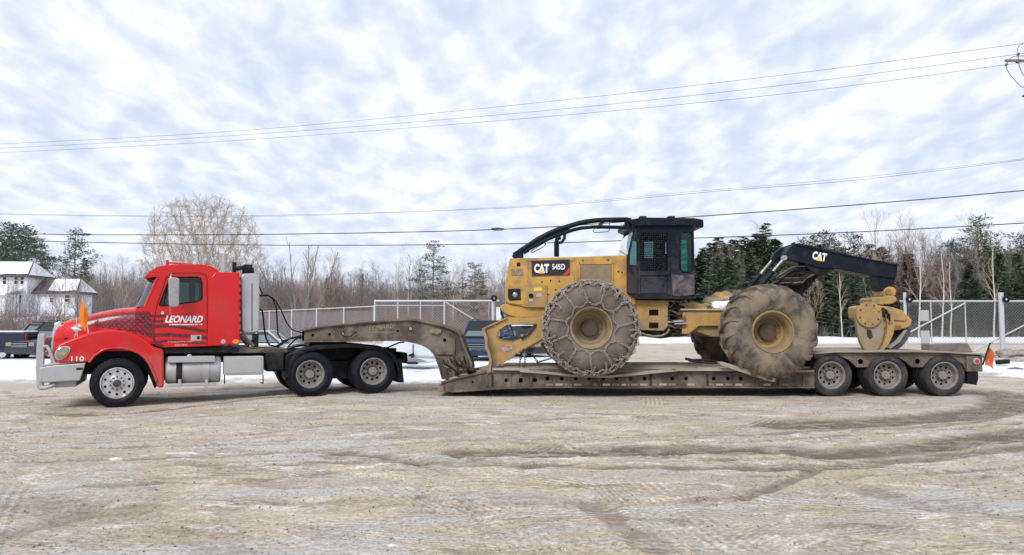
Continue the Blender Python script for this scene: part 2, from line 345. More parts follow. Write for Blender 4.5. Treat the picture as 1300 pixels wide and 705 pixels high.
def smooth_line(px, n=8):
    P = [gpt(u, v) for u, v in px]; P = [(p.x, p.y) for p in P]; out = []
    for i in range(len(P)-1):
        p0 = P[max(i-1, 0)]; p1 = P[i]; p2 = P[i+1]; p3 = P[min(i+2, len(P)-1)]
        for k in range(n):
            t = k/n; out.append(tuple(.5*((2*p1[j])+(-p0[j]+p2[j])*t+(2*p0[j]-5*p1[j]+4*p2[j]-p3[j])*t*t+(-p0[j]+3*p1[j]-3*p2[j]+p3[j])*t**3) for j in (0, 1)))
    return out+[P[-1]]
# tracks the tyres left: (line, half width, strength, tread ribs)
TR = [([(1222, 497), (1268, 500), (1284, 512), (1262, 522), (1190, 531), (1090, 537), (1000, 540)], .55, 1.0, 0),
      ([(1330, 548), (1240, 558), (1160, 570), (1080, 577), (1000, 573), (900, 571), (760, 573), (600, 577)], .42, 1.0, 0),
      ([(1340, 566), (1240, 576), (1160, 585), (1060, 592), (960, 594), (820, 594), (600, 590), (440, 577)], .18, .85, 0),
      ([(1300, 513), (1280, 528), (1200, 541), (1060, 546), (940, 552), (820, 551)], .12, .6, 0),
      ([(860, 560), (700, 557), (560, 560), (430, 571), (300, 579), (0, 590)], .10, .5, 0),
      ([(720, 582), (560, 584), (400, 590), (220, 592)], .10, .5, 0),
      ([(1300, 536), (1180, 548), (1060, 553), (960, 560), (860, 562)], .07, .7, 0), ([(1000, 583), (860, 582), (700, 566), (560, 567)], .07, .7, 0), ([(1300, 592), (1180, 600), (1080, 606)], .08, .6, 0),
      ([(900, 528), (760, 531), (600, 538), (440, 540), (330, 552)], .10, .5, 0), ([(520, 556), (400, 560), (260, 566), (100, 569)], .09, .55, 0), ([(420, 600), (280, 612), (120, 618), (0, 628)], .10, .5, 0), ([(200, 640), (120, 650), (40, 668), (-40, 690)], .16, .5, 0), ([(730, 640), (780, 668), (830, 700)], .14, .5, 0),
      ([(1040, 594), (1000, 612), (950, 630)], .09, .7, 0),
      ([(1110, 625), (1170, 642), (1240, 650), (1340, 668)], .22, .45, 0),
      ([(760, 610), (820, 650), (900, 700), (960, 740)], .28, .0, 1),
      ([(500, 612), (580, 650), (660, 690), (700, 720)], .30, .0, 1),
      ([(540, 630), (700, 680), (800, 720)], .22, .0, 1),
      ([(640, 600), (760, 630), (900, 640)], .15, .0, 1),
      ([(250, 600), (340, 590), (420, 585), (500, 600)], .22, .0, 1),
      ([(300, 700), (200, 660), (60, 640), (-40, 640)], .25, .25, 1),
      ([(60, 520), (150, 521), (260, 512), (340, 505), (400, 503)], .22, .9, 0),
      ([(0, 503), (60, 498), (140, 497), (330, 493)], .2, .4, 0)]
def groove_image():
    """faint old tracks of everything that has turned on this lot: arcs of parallel tread grooves, seen from above (world x, y)"""
    X0, X1, Y0, Y1, px = -17., 17., 4., 24., .0125; W, H = int((X1-X0)/px), int((Y1-Y0)/px); G = np.zeros((H, W), np.float32); rt = np.random.default_rng(21)
    gx_, gy_ = np.meshgrid(np.linspace(X0, X1, W//16), np.linspace(Y0, Y1, H//16)); NB = [np.kron(np.clip(fbm(gx_*1.3+9*k, gy_*1.3, 4)*2.6-.6, 0, 1).astype(np.float32), np.ones((16, 16), np.float32)) for k in range(6)]
    P = []
    for u0, v0, u1, v1, hw in ((760, 605, 905, 715, .26), (800, 605, 960, 715, .20), (495, 608, 700, 715, .30), (545, 625, 810, 715, .22), (640, 600, 900, 636, .2), (240, 602, 430, 590, .25), (880, 560, 1000, 530, .2), (930, 700, 1100, 610, .3), (1000, 690, 1300, 640, .25)):
        a_, b_ = gpt(u0, v0), gpt(u1, v1); P.append(((a_.x+b_.x)/2, (a_.y+b_.y)/2, math.atan2(b_.y-a_.y, b_.x-a_.x), (b_-a_).length/2, hw, 1.0, 0, 26.))
    for k in range(120): P.append((rt.uniform(-14, 14), 4.5+17*rt.random()**1.3, rt.normal(0, .25) if rt.random() < .65 else rt.uniform(-1.3, 1.3), rt.uniform(2, 7), rt.uniform(.10, .26), rt.uniform(.25, .8), rt.choice((0, 1.9)), rt.uniform(12, 60)*(1 if rt.random() < .5 else -1)))
    for k, (x0, y0, a0, hl, hw, amp, off2, R_) in enumerate(P):
        c_, s_ = math.cos(a0), math.sin(a0); cx_, cy_ = x0-R_*s_, y0+R_*c_; ex, ey = abs(c_)*hl+2.6, abs(s_)*hl+2.6
        i0, i1 = max(0, int((x0-ex-X0)/px)), min(W, int((x0+ex-X0)/px)); j0, j1 = max(0, int((y0-ey-Y0)/px)), min(H, int((y0+ey-Y0)/px))
        if i1-i0 < 8 or j1-j0 < 8: continue
        xx = (X0+(np.arange(i0, i1)+.5)*px)[None].astype(np.float32); yy = (Y0+(np.arange(j0, j1)+.5)*px)[:, None].astype(np.float32); dr = np.hypot(xx-cx_, yy-cy_)-abs(R_); al = (xx-x0)*c_+(yy-y0)*s_
        nb = NB[k % 6][j0:j1, i0:i1]; nb = nb if nb.shape == dr.shape else np.pad(nb, ((0, dr.shape[0]-nb.shape[0]), (0, dr.shape[1]-nb.shape[1])))
        sp_ = rt.choice((.055, .07, .09)); ph = rt.choice((0, 1)); g = G[j0:j1, i0:i1]
        for off in ((0, off2) if off2 else (0,)):
            d = dr-off; m_ = np.clip((hw*1.1-np.abs(d))/(hw*.25), 0, 1)*np.clip((hl-np.abs(al))/(hl*.4), 0, 1)*nb
            t = np.cos(d*(2*PI/sp_)+np.sin(al*(2*PI/.12))*(.7 if ph else .15)); g[:] = g*(1-.7*m_)+m_*t*amp-m_*.12*amp
    img = bpy.data.images.new('old_tracks', W, H, alpha=False, float_buffer=False); q = np.ones((H, W, 4), np.float32); q[..., :3] = (.5+.5*np.clip(G, -1, 1))[..., None]; img.colorspace_settings.name = 'Non-Color'
    img.pixels.foreach_set(q.ravel()); img.update(); img.pack(); return img, X0, X1, Y0, Y1
def build_ground():
    ys = [-90, -60, -40, -25, -15, -8, -4, -1, 1.5, 3.0]; y = 4.0
    while y < 13: ys.append(y); y += .028+max(0, (y-6)*.004)
    while y < 900: ys.append(y); y += .05+(y-13)*.006+(y-13)**2*.00006
    ys = np.array(ys); t = np.linspace(-1, 1, 901)
    wy = np.maximum(70, 70+(ys-20)*1.25)
    sx = .13*t+.87*np.sign(t)*np.abs(t)**4.2
    X = wy[:, None]*sx[None, :]; Y = np.repeat(ys[:, None], len(t), 1)
    Z = base_h(X, Y); trk = np.zeros(X.shape)
    near = (Y > 3.5) & (Y < 40) & (np.abs(X) < 34)
    xn, yn = X[near], Y[near]; zn = np.zeros(xn.shape); tn = np.zeros(xn.shape)
    wob = (fbm(xn*1.3, yn*1.3, 3)-.5)
    for px, hw, st_, rib in TR:
        ln = smooth_line(px); wb2 = (fbm(xn*4.5, yn*6, 3)-.5)*.22; d = pline_dist(xn+wob*.35+wb2, yn+wob*.35+wb2, ln)
        br = .55+.9*fbm(xn*2.2+hw*9, yn*2.2, 3)
        m_ = sst(hw*1.3, hw*.55, d); tn = np.maximum(tn, m_*st_*np.clip(br*1.15-.12, 0, 1))
        if rib:
            (ax, ay), (bx, by) = ln[0], ln[-1]; l = math.hypot(bx-ax, by-ay); ph = ((xn-ax)*(bx-ax)+(yn-ay)*(by-ay))/l
            q = ((xn-ax)*(by-ay)-(yn-ay)*(bx-ax))/l
            zn += m_*(.006*np.sin(q*2*PI/.105+np.sin(ph*2*PI/.16)*.9)*np.clip(br*1.6-.5, 0, 1))-.008*m_
        else:
            zn += -.022*m_*st_+.022*sst(hw*2.0, hw*1.35, d)*(1-m_)*st_*(.4+fbm(xn*4, yn*4, 2))
    zn += (fbm(xn*2.1, yn*4.5, 4)-.5)*.03+(fbm(xn*8, yn*10, 4)-.5)*.022*sst(16, 8, yn)
    rag = fbm(xn*5, yn*7, 3); tn = tn*np.clip((rag-.22)*3.6, .6, 1)
    Z[near] += zn; trk[near] = tn
    m, t_, p = newmat('packed_dirt'); Lk = t_.links.new
    c = N(t_, 'ShaderNodeTexCoord'); O = c.outputs['Object']
    def nz(sc, det, ro, di=0, st=(1, 1, 1), rz=0, off=(0, 0, 0)):
        mm = N(t_, 'ShaderNodeMapping'); mm.inputs['Scale'].default_value = st; mm.inputs['Rotation'].default_value = (0, 0, rz); mm.inputs['Location'].default_value = off
        Lk(O, mm.inputs[0]); q = N(t_, 'ShaderNodeTexNoise', Scale=sc, Detail=det, Roughness=ro, Distortion=di); Lk(mm.outputs[0], q.inputs['Vector']); return q.outputs[0]
    def mr(src, a, b, lo=0, hi=1):
        q = N(t_, 'ShaderNodeMapRange', interpolation_type='SMOOTHSTEP'); Lk(src, q.inputs[0]); q.inputs[1].default_value = a; q.inputs[2].default_value = b; q.inputs[3].default_value = lo; q.inputs[4].default_value = hi; return q.outputs[0]
    def mixc(f, a, b):
        q = N(t_, 'ShaderNodeMix', data_type='RGBA'); Lk(f, q.inputs[0])
        for s_, k in ((a, 6), (b, 7)):
            if isinstance(s_, tuple): q.inputs[k].default_value = (*s_, 1)
            else: Lk(s_, q.inputs[k])
        return q.outputs[2]
    tan, tan2, grey, frost, brown, purp = (.52, .44, .32), (.65, .57, .44), (.52, .475, .42), (.80, .76, .70), (.29, .23, .165), (.46, .39, .335)
    c1 = mixc(mr(nz(.4, 9, .72, .6, (1, 1.1, 1), .25), .42, .60), tan, tan2)
    c2 = mixc(mr(nz(.6, 10, .76, .8, (1, 1.15, 1), -.3, (31, 3, 0)), .485, .56), c1, grey)
    c3 = mixc(mr(nz(.9, 10, .76, .9, (.9, 1.2, 1), .3, (5, 71, 0)), .51, .58), c2, purp)
    c4 = mixc(mr(nz(1.3, 11, .80, 1.0, (.75, 1.3, 1), -.22, (91, 11, 0)), .51, .64), c3, frost)
    # the side nearest the road holds more packed frost and ice
    sp = N(t_, 'ShaderNodeSeparateXYZ'); Lk(O, sp.inputs[0])
    c4b = mixc(mr(nz(.42, 9, .74, .8, (.6, 1.6, 1), 0, (9, 2, 0)), .53, .58), c4, (.58, .565, .545))
    streak = mr(nz(1.5, 11, .80, 1.2, (.45, 1.8, 1), .06, (14, 8, 0)), .525, .63, 0, .85)
    c5 = mixc(streak, c4b, brown)
    fine = mr(nz(26, 6, .75), .34, .70, .0, 1.0)
    c6 = N(t_, 'ShaderNodeMix', data_type='RGBA', blend_type='MULTIPLY'); c6.inputs[0].default_value = 1; Lk(c5, c6.inputs[6])
    fc = mixc(fine, (.66, .65, .64), (1.2, 1.2, 1.2)); Lk(fc, c6.inputs[7])
    peb = N(t_, 'ShaderNodeTexVoronoi', Scale=22); Lk(O, peb.inputs['Vector'])
    pm = N(t_, 'ShaderNodeMath', operation='LESS_THAN'); Lk(peb.outputs['Distance'], pm.inputs[0]); pm.inputs[1].default_value = .14
    pk = N(t_, 'ShaderNodeMath', operation='MULTIPLY'); Lk(pm.outputs[0], pk.inputs[0]); Lk(mr(nz(1.1, 4, .6, 0, (1, 1, 1), 0, (3, 3, 3)), .5, .62), pk.inputs[1])
    pebc = mixc(peb.outputs['Color'], (.10, .09, .08), (.55, .53, .5))
    c7 = mixc(pk.outputs[0], c6.outputs[2], pebc)
    ta = N(t_, 'ShaderNodeAttribute', attribute_name='track')
    tm = N(t_, 'ShaderNodeMath', operation='MULTIPLY'); Lk(ta.outputs['Fac'], tm.inputs[0]); Lk(mr(nz(7, 6, .7), .3, .5, .7, 1), tm.inputs[1])
    c8 = mixc(tm.outputs[0], c7, (.15, .115, .075))
    gi, gX0, gX1, gY0, gY1 = groove_image(); mg = N(t_, 'ShaderNodeMapping', vector_type='POINT'); Lk(O, mg.inputs[0]); mg.inputs['Location'].default_value = (-gX0/(gX1-gX0), -gY0/(gY1-gY0), 0); mg.inputs['Scale'].default_value = (1/(gX1-gX0), 1/(gY1-gY0), 0)
    im = N(t_, 'ShaderNodeTexImage', extension='EXTEND'); im.image = gi; Lk(mg.outputs[0], im.inputs[0]); gm = im.outputs[0]; gc = mixc(gm, (.70, .675, .65), (1.28, 1.28, 1.27)); c9 = N(t_, 'ShaderNodeMix', data_type='RGBA', blend_type='MULTIPLY'); c9.inputs[0].default_value = 1; Lk(c8, c9.inputs[6]); Lk(gc, c9.inputs[7])
    Lk(c9.outputs[2], p.inputs['Base Color'])
    rg = N(t_, 'ShaderNodeMapRange'); Lk(tm.outputs[0], rg.inputs[0]); rg.inputs[3].default_value = .92; rg.inputs[4].default_value = .6; Lk(rg.outputs[0], p.inputs['Roughness'])
    p.inputs['Specular IOR Level'].default_value = .3
    h1 = nz(11, 8, .72, .4, (.8, 1.4, 1)); h2 = nz(60, 4, .7)
    ad = N(t_, 'ShaderNodeMath', operation='MULTIPLY_ADD'); Lk(h2, ad.inputs[0]); ad.inputs[1].default_value = .25; Lk(h1, ad.inputs[2]); ag = N(t_, 'ShaderNodeMath', operation='MULTIPLY_ADD'); Lk(im.outputs[0], ag.inputs[0]); ag.inputs[1].default_value = .4; Lk(ad.outputs[0], ag.inputs[2]); ad = ag
    b = N(t_, 'ShaderNodeBump', Strength=.8, Distance=.045); Lk(ad.outputs[0], b.inputs['Height']); Lk(b.outputs[0], p.inputs['Normal'])
    g = grid_mesh('ground', X, Y, Z, m, {'track': trk}); tag(g, kind='structure')
build_ground()

def snow_mask(X, Y):
    n = fbm(X*.55, Y*.9, 5)-.5
    # boundary of the ploughed yard: snow begins behind the vehicles on the left, far back on the right
    edgeL = 21.6+n*4.5+(fbm(X*.45+7, Y*4.5, 4)-.5)*sst(-3, -5, X)*7.5-1.2*sst(-5, -9, X)
    a = sst(-.35, .35, (Y-edgeL)/1.4)*sst(1.2, .2, X+n*2.0)*np.maximum(sst(68, 60, Y+n*8), sst(-30, -34, X))
    gate = sst(2.2, 3.0, X)*sst(19.5, 17.5, X-(Y-25)*.30)         # driveway stays bare
    b = np.where(X > 9, sst(60, 70, Y+n*12)*sst(86, 82, Y), sst(74, 84, Y+n*10))
    c_ = sst(14.2, 15.2, X-(Y-22)*.20+n*1.6)*sst(22, 23.2, Y+n*3)*sst(36.5, 33.5, Y+n*6)
    d = sst(23.0, 24.2, Y+n*3)*sst(3.6, 2.6, X-(Y-24)*.03+n*1.5)*sst(-.6, .6, X)
    m_ = np.maximum(np.maximum(a, d), np.maximum(b, c_))
    return m_*1.0, n
def build_snow():
    ys = [18.5]
    while ys[-1] < 175: ys.append(ys[-1]+.10+(ys[-1]-18.5)*.012)
    ys = np.array(ys); t = np.linspace(-1, 1, 620); wy = 24+(ys-18.5)*1.05
    X = wy[:, None]*t[None, :]; Y = np.repeat(ys[:, None], len(t), 1)
    m_, n = snow_mask(X, Y)
    Z = base_h(X, Y)-.05+m_*.10+m_*(fbm(X*1.6, Y*2.2, 4)-.42)*.10
    Z += .9*np.exp(-((X-2.0)/3.2)**2-((Y-47)/2)**2)*0
    bank = sst(64, 74, Y)*sst(90, 80, Y)*sst(4, 8, X); Z += bank*(.12+.35*(fbm(X*.25, Y*.2, 3)-.3))*m_
    Z = np.where(m_ < .02, Z-.12, Z)
    ms, ts, ps = newmat('trodden_snow'); ea = N(ts, 'ShaderNodeAttribute', attribute_name='edge'); cs = N(ts, 'ShaderNodeTexCoord'); ns = N(ts, 'ShaderNodeTexNoise', Scale=1.6, Detail=9, Roughness=.75)
    ts.links.new(cs.outputs['Object'], ns.inputs['Vector']); aa = N(ts, 'ShaderNodeMath', operation='MULTIPLY_ADD'); ts.links.new(ea.outputs['Fac'], aa.inputs[0]); aa.inputs[1].default_value = .42; ts.links.new(ns.outputs[0], aa.inputs[2])
    rs = N(ts, 'ShaderNodeMapRange', interpolation_type='SMOOTHSTEP'); ts.links.new(aa.outputs[0], rs.inputs[0]); rs.inputs[1].default_value = .56; rs.inputs[2].default_value = .86
    xs_ = N(ts, 'ShaderNodeMix', data_type='RGBA'); ts.links.new(rs.outputs[0], xs_.inputs[0]); xs_.inputs[6].default_value = (.80, .82, .86, 1); xs_.inputs[7].default_value = (.46, .40, .33, 1); ts.links.new(xs_.outputs[2], ps.inputs['Base Color']); ps.inputs['Roughness'].default_value = .8
    bs = N(ts, 'ShaderNodeBump', Strength=.8, Distance=.12); ts.links.new(ns.outputs[0], bs.inputs['Height']); ts.links.new(bs.outputs[0], ps.inputs['Normal'])
    near_e = sst(27, 21, Y)*.9*sst(-4.5, -6.5, X)
    s = grid_mesh('snow', X, Y, Z, ms, {'edge': np.maximum(1-m_, near_e)}); tag(s, kind='structure')
build_snow()
M['old_snow'] = mat('dirty_snow', (.70, .70, .70), .9, dirt=(.48, .43, .36), scale=14, lo=.45, hi=.6, bump=.6)
def lump(r, rz_, seed, sub=2):
    b = bmesh.new(); bmesh.ops.create_icosphere(b, subdivisions=sub, radius=1)
    for v in b.verts:
        k = 1+.45*(mnoise.noise(v.co*1.3+Vector((seed*3.1, seed, 0)))); v.co = Vector((v.co.x*r*k, v.co.y*r*k*.8, v.co.z*rz_*k))
    vv = [tuple(v.co) for v in b.verts]; ff = [tuple(x.index for x in f.verts) for f in b.faces]; b.free(); return vv, ff
for k, (u, v, r, hgt, lb) in enumerate([(149, 585, .08, .03, 'small white snow clump lying alone on the dirt below the front wheel'),
                                  (232, 577, .07, .012, 'flat sliver of snow on the dirt right of the larger clump'),
                                  (497, 694, .035, .02, 'tiny ice chip near the bottom edge of the yard, left of centre')]):
    p = gpt(u, v); vv, ff = lump(r, hgt, k); o = MB().add(vv, ff).build('snow_clump', M['old_snow'], smooth=60); o.location = (p.x, p.y, gh(p.x, p.y)+hgt*.1)
    if k == 1: o.scale = (3, 1.2, 1)
    tag(o, lb, 'snow clump')

def gravel(name, n, xr, yr, sz, m_, seed):
    """loose stones lying on the lot, uncountable"""
    r = np.random.default_rng(seed); y = yr[0]+(yr[1]-yr[0])*r.random(n)**1.4; x = r.uniform(-1, 1, n)*(y*.72+1); keep = fbm(x*.8+seed, y*.8, 3) > .42; x, y = x[keep], y[keep]; n = len(x)
    z = base_h(x, y)+.004; s = r.uniform(*sz, n)*(1+.06*y); O = np.array([(1, 0, 0), (0, 1, 0), (-1, 0, 0), (0, -1, 0), (0, 0, .6), (0, 0, -.6)]); F_ = np.array([(0, 1, 4), (1, 2, 4), (2, 3, 4), (3, 0, 4), (1, 0, 5), (2, 1, 5), (3, 2, 5), (0, 3, 5)])
    co = O[None]*s[:, None, None]*r.uniform(.6, 1.3, (n, 6, 1)); a = r.uniform(0, 6.28, n); ca, sa = np.cos(a)[:, None], np.sin(a)[:, None]; co = np.stack([co[..., 0]*ca-co[..., 1]*sa+x[:, None], co[..., 0]*sa+co[..., 1]*ca+y[:, None], co[..., 2]+z[:, None]], -1).reshape(-1, 3).astype(np.float32)
    fi = (F_[None]+np.arange(n)[:, None, None]*6).reshape(-1).astype(np.int32); me = bpy.data.meshes.new(name); me.vertices.add(6*n); me.vertices.foreach_set('co', co.ravel()); me.loops.add(len(fi)); me.loops.foreach_set('vertex_index', fi); me.polygons.add(len(fi)//3); me.polygons.foreach_set('loop_start', np.arange(0, len(fi), 3, dtype=np.int32)); me.update(calc_edges=True); me.materials.append(m_)
    o = bpy.data.objects.new(name, me); COL.objects.link(o); tag(o, kind='stuff')
gravel('gravel', 16000, 0, (4, 22), (.004, .009), mat('pale_stone', (.42, .38, .32), .9, dirt=(.22, .19, .16), scale=6), 5)
gravel('dirt_crumbs', 1800, 0, (4, 19), (.004, .010), mat('dark_stone', (.13, .11, .09), .9, dirt=(.26, .22, .17), scale=6), 6)

# ============================================================ ROAD WHEELS
def rect_cell(mb, fn, a0, a1, b0, b1, ca, cb, r, d0, d1, n=16, mi=0):
    """panel cell a0..a1 x b0..b1 with a round hole; fn(a, b, d) -> point"""
    inner, outer = [], []
    for i in range(n):
        q = 2*PI*i/n; cx_, sx_ = math.cos(q), math.sin(q); mxk = max(abs(cx_), abs(sx_))
        inner.append((ca+r[0]*cx_, cb+r[1]*sx_)); outer.append(((a0+a1)/2+(a1-a0)/2*cx_/mxk, (b0+b1)/2+(b1-b0)/2*sx_/mxk)); continue
        k = min((a1-ca)/cx_ if cx_ > 0 else (a0-ca)/cx_ if cx_ < 0 else 1e9, (b1-cb)/sx_ if sx_ > 0 else (b0-cb)/sx_ if sx_ < 0 else 1e9)
        outer.append((ca+k*cx_, cb+k*sx_))
    vv = [fn(*p, d0) for p in inner]+[fn(*p, d0) for p in outer]+[fn(*p, d1) for p in inner]
    ff = [(i, (i+1) % n, n+(i+1) % n, n+i) for i in range(n)]+[(i, 2*n+i, 2*n+(i+1) % n, (i+1) % n) for i in range(n)]
    mb.add(vv, ff, mi)
def tyre_mesh(R, r0, wd, name, m, c=(0, 0, 0)):
    h = R-r0
    prof = [(r0, wd*.13), (r0+h*.10, wd*.05), (r0+h*.35, -.004), (r0+h*.40, -.008), (r0+h*.45, -.003), (r0+h*.65, .0), (r0+h*.82, wd*.05), (R-.008, wd*.10), (R, wd*.15)]
    for g in (.27, .40, .60, .73):
        prof += [(R, wd*(g-.02)), (R-.014, wd*(g-.015)), (R-.014, wd*(g+.015)), (R, wd*(g+.02))]
    prof += [(R, wd*.85), (R-.008, wd*.90), (r0+h*.82, wd*.95), (r0+h*.6, wd), (r0+h*.3, wd), (r0, wd*.87)]
    mb = MB().lathe(prof, 56, c); mb.lathe([(r0, wd*.87), (r0*.97, wd*.5), (r0, wd*.13)], 56, c)
    # shoulder blocks
    for k in range(44):
        q = 2*PI*k/44; rot = Matrix.Rotation(-q, 3, 'Y')
        for yy in (wd*.06, wd*.94):
            mb.box(Vector(c)+rot @ Vector((R-.022, yy, 0)), (.03, .02, R*.075), rot)
    return mb
def rim_mesh(kind, r0):
    mb = MB(); k = r0/.31
    f_ = lambda r, a, d: (r*math.cos(a), d, r*math.sin(a))
    if kind == 'front':
        mb.lathe([(r0+.012, .035), (r0+.014, .015), (r0-.004, .012), (r0-.012, .03), (r0-.03, .055)], 48)
        dd, ra, rb, hr, nr = .06, .165*k, r0-.026, .021, .128
        for j in range(10):
            a0 = 2*PI*j/10; rect_cell(mb, f_, ra, rb, a0, a0+2*PI/10, (ra+rb)/2+.012, a0+PI/10, (.027, .027/.225), dd, dd+.03)
        mb.lathe([(ra, dd), (ra-.02, dd-.035), (.105, dd-.04), (.10, dd-.04)], 40)
        mb.lathe([(.10, dd-.04), (.085, dd-.045), (.08, dd-.085), (.05, dd-.095)], 28); mb.lathe([(.078, dd-.086), (.05, dd-.098), (.0, dd-.098)], 20, mi=1)
        for j in range(10):
            q = 2*PI*(j+.5)/10; mb.disc((nr*math.cos(q), nr*math.sin(q)), .017, dd-.085, dd-.03, 6, 1)
    else:
        D = .165
        mb.lathe([(r0+.012, .04), (r0+.014, .018), (r0-.006, .014), (r0-.012, .03), (r0-.028, .05), (r0-.034, D), (r0-.05, D+.004)], 48)
        ra, rb = .135*k, r0-.05
        for j in range(10):
            a0 = 2*PI*j/10; rect_cell(mb, f_, ra, rb, a0, a0+2*PI/10, (ra+rb)/2+.008, a0+PI/10, (.030*k, .030/(.195)), D+.004, D+.035)
        mb.lathe([(ra, D+.004), (ra-.004, D-.006), (.10, D-.006), (.098, D-.07), (.085, D-.09), (.035, D-.09), (.03, D-.105), (0, D-.105)], 32)
        for j in range(10):
            q = 2*PI*(j+.5)/10; mb.disc((.125*k*math.cos(q), .125*k*math.sin(q)), .017, D-.05, D+.0, 6, 1)
    return mb
M['rim_nut'] = mat('dull_nut', (.07, .065, .06), .6, metal=.4)
def make_wheel(parent, pos, R, r0, wd, kind, mt, mr_, dual, rz=0, src=None, sub_label=None):
    w_ = node('wheel', parent, pos, rz)
    if sub_label: w_['label'] = sub_label
    if src: objs = [share(x, n_, w_) for x, n_ in src]; return w_, src
    t1 = tyre_mesh(R, r0, wd, 'tyre', mt).build('tyre', mt, w_, smooth=40); out = [(t1, 'tyre')]
    if dual:
        t2 = share(t1, 'tyre', w_, (0, wd+.07, 0)); out_t2 = t2
    r1 = rim_mesh(kind, r0).build('rim', [mr_, M['rim_nut']], w_, smooth=35); out.append((r1, 'rim'))
    dk = MB().lathe([(r0-.02, .02 if kind != 'front' else .05), (r0-.02, wd*2 if dual else wd), (0, wd*1.9 if dual else wd*.6)], 24).build('wheel_well', M['rim_dark'], w_); out.append((dk, 'wheel_well'))
    return w_, out

# ============================================================ SEMI TRUCK
TH = math.radians(22.9)
tractor = thing('semi_truck', 'red road tractor with dark flag graphic on hood and door, hitched to the trailer', 'truck', (-8.63, 17.37, 0), PI+TH)
TM = Matrix.Translation((-8.63, 17.37, 0)) @ Matrix.Rotation(PI+TH, 4, 'Z')
def TP(pts, y): return trace(TM, pts, y)
def T(u, v, y): return loc(TM, u, v, y)
def mirror(mb):
    k = len(mb.v); mb.v += [(a, -b, c) for a, b, c in mb.v]; mb.f += [tuple(i+k for i in reversed(f)) for f in mb.f]; mb.m += mb.m; return mb

# --- flag graphic painted on hood and door: a print, drawn here pixel by pixel in the side elevation
def flag_image():
    W, H = 1600, 560; U0, U1, V0, V1 = 100., 290., 388., 446.
    U, V = np.meshgrid(np.linspace(U0, U1, W), np.linspace(V0, V1, H)); U = U+14*(1-sst(135, 190, U))
    A = np.zeros((H, W)); Wt = np.zeros((H, W))
    nz = fbm(U*.35, V*.9, 4)-.5; n2 = fbm(U*1.5, V*1.5, 3)-.5
    top = np.interp(U, [120, 133, 149, 161, 185, 192], [406, 401.5, 399.5, 397, 396.0, 397]); bot = np.interp(U, [120, 150, 164, 179, 192], [413, 417.5, 419, 425, 431])
    top = top+nz*3; bot = bot+nz*4
    cant = ((U > 120+n2*8+np.abs(V-409)*.6) & (U < 190+(V-412)*.18) & (V > top) & (V < bot))
    A[cant] = 1
    for r in range(9):                      # rows of faded stars
        for c in range(14):
            cu = 126+c*4.9+(r % 2)*2.4; cv = 399+r*3.4+(cu-150)*.05+math.sin(cu*.12)*1.2
            s = .95; d = np.maximum(np.abs(U-cu)*.95+np.abs(V-cv)*.5, np.abs(V-cv)*.95+np.abs(U-cu)*.45)
            A = np.where((d < s) & cant, .25, A)
    lines = [([186, 200, 214], [401, 401.5, 402.6], 1.5), ([186, 200, 216], [407.8, 408.2, 410], 1.3),
             ([186, 209, 238.5, 262, 276, 290], [415, 414, 417, 421.5, 426, 431], 1.7),
             ([188, 220.6, 244.5, 262, 280], [425, 426.2, 427, 430, 434.4], 1.8),
             ([190, 215, 235, 258, 276], [434.5, 433.5, 435, 436.5, 438.8], 1.0),
             ([120, 140, 165, 188], [410, 404, 402, 401.5], .6), ([130, 150, 175, 190], [415, 409, 407, 408], .5)]
    for us, vs_, hw in lines[:5]:
        cv = np.interp(U, us, vs_)+np.sin(U*.11)*.4
        tp = np.clip(np.minimum((U-us[0]+4)/5, (us[-1]-U)/12), 0, 1)
        A = np.maximum(A, (np.abs(V-cv) < hw*1.25*(.25+.75*tp)+n2*.9)*(U > us[0]-1)*(U < us[-1])*1.0)
    tail = ((V > 431.5) & (U > 192) & (U < 206) & ((U-192)*.62 < V-430) & ((U-192)*.62 > V-437)); A[tail] = .9
    A *= (.82+nz*.7).clip(.5, 1)
    # white bar under the name, and two lines of worn unreadable small print
    Wt[(np.abs(V-412.3+(U-234)*.004) < .75) & (U > 211.5) & (U < 254.6) & (fbm(U*1.1, V*.4, 2) > .33)] = 1
    for v0, a, b in ((434.3, 210, 243), (438.6, 219, 236)):
        Wt[(np.abs(V-v0) < .8) & (U > a) & (U < b) & (fbm(U*2.6, V*1.4+v0, 2) > .5)] = .45
    img = bpy.data.images.new('flag_print', W, H, alpha=True); px = np.zeros((H, W, 4), np.float32)
    px[..., 0] = A[::-1]; px[..., 1] = Wt[::-1]; px[..., 3] = 1; img.colorspace_settings.name = 'Non-Color'
    img.pixels.foreach_set(px.ravel()); img.update(); img.pack()
    return img, U0, U1, V0, V1
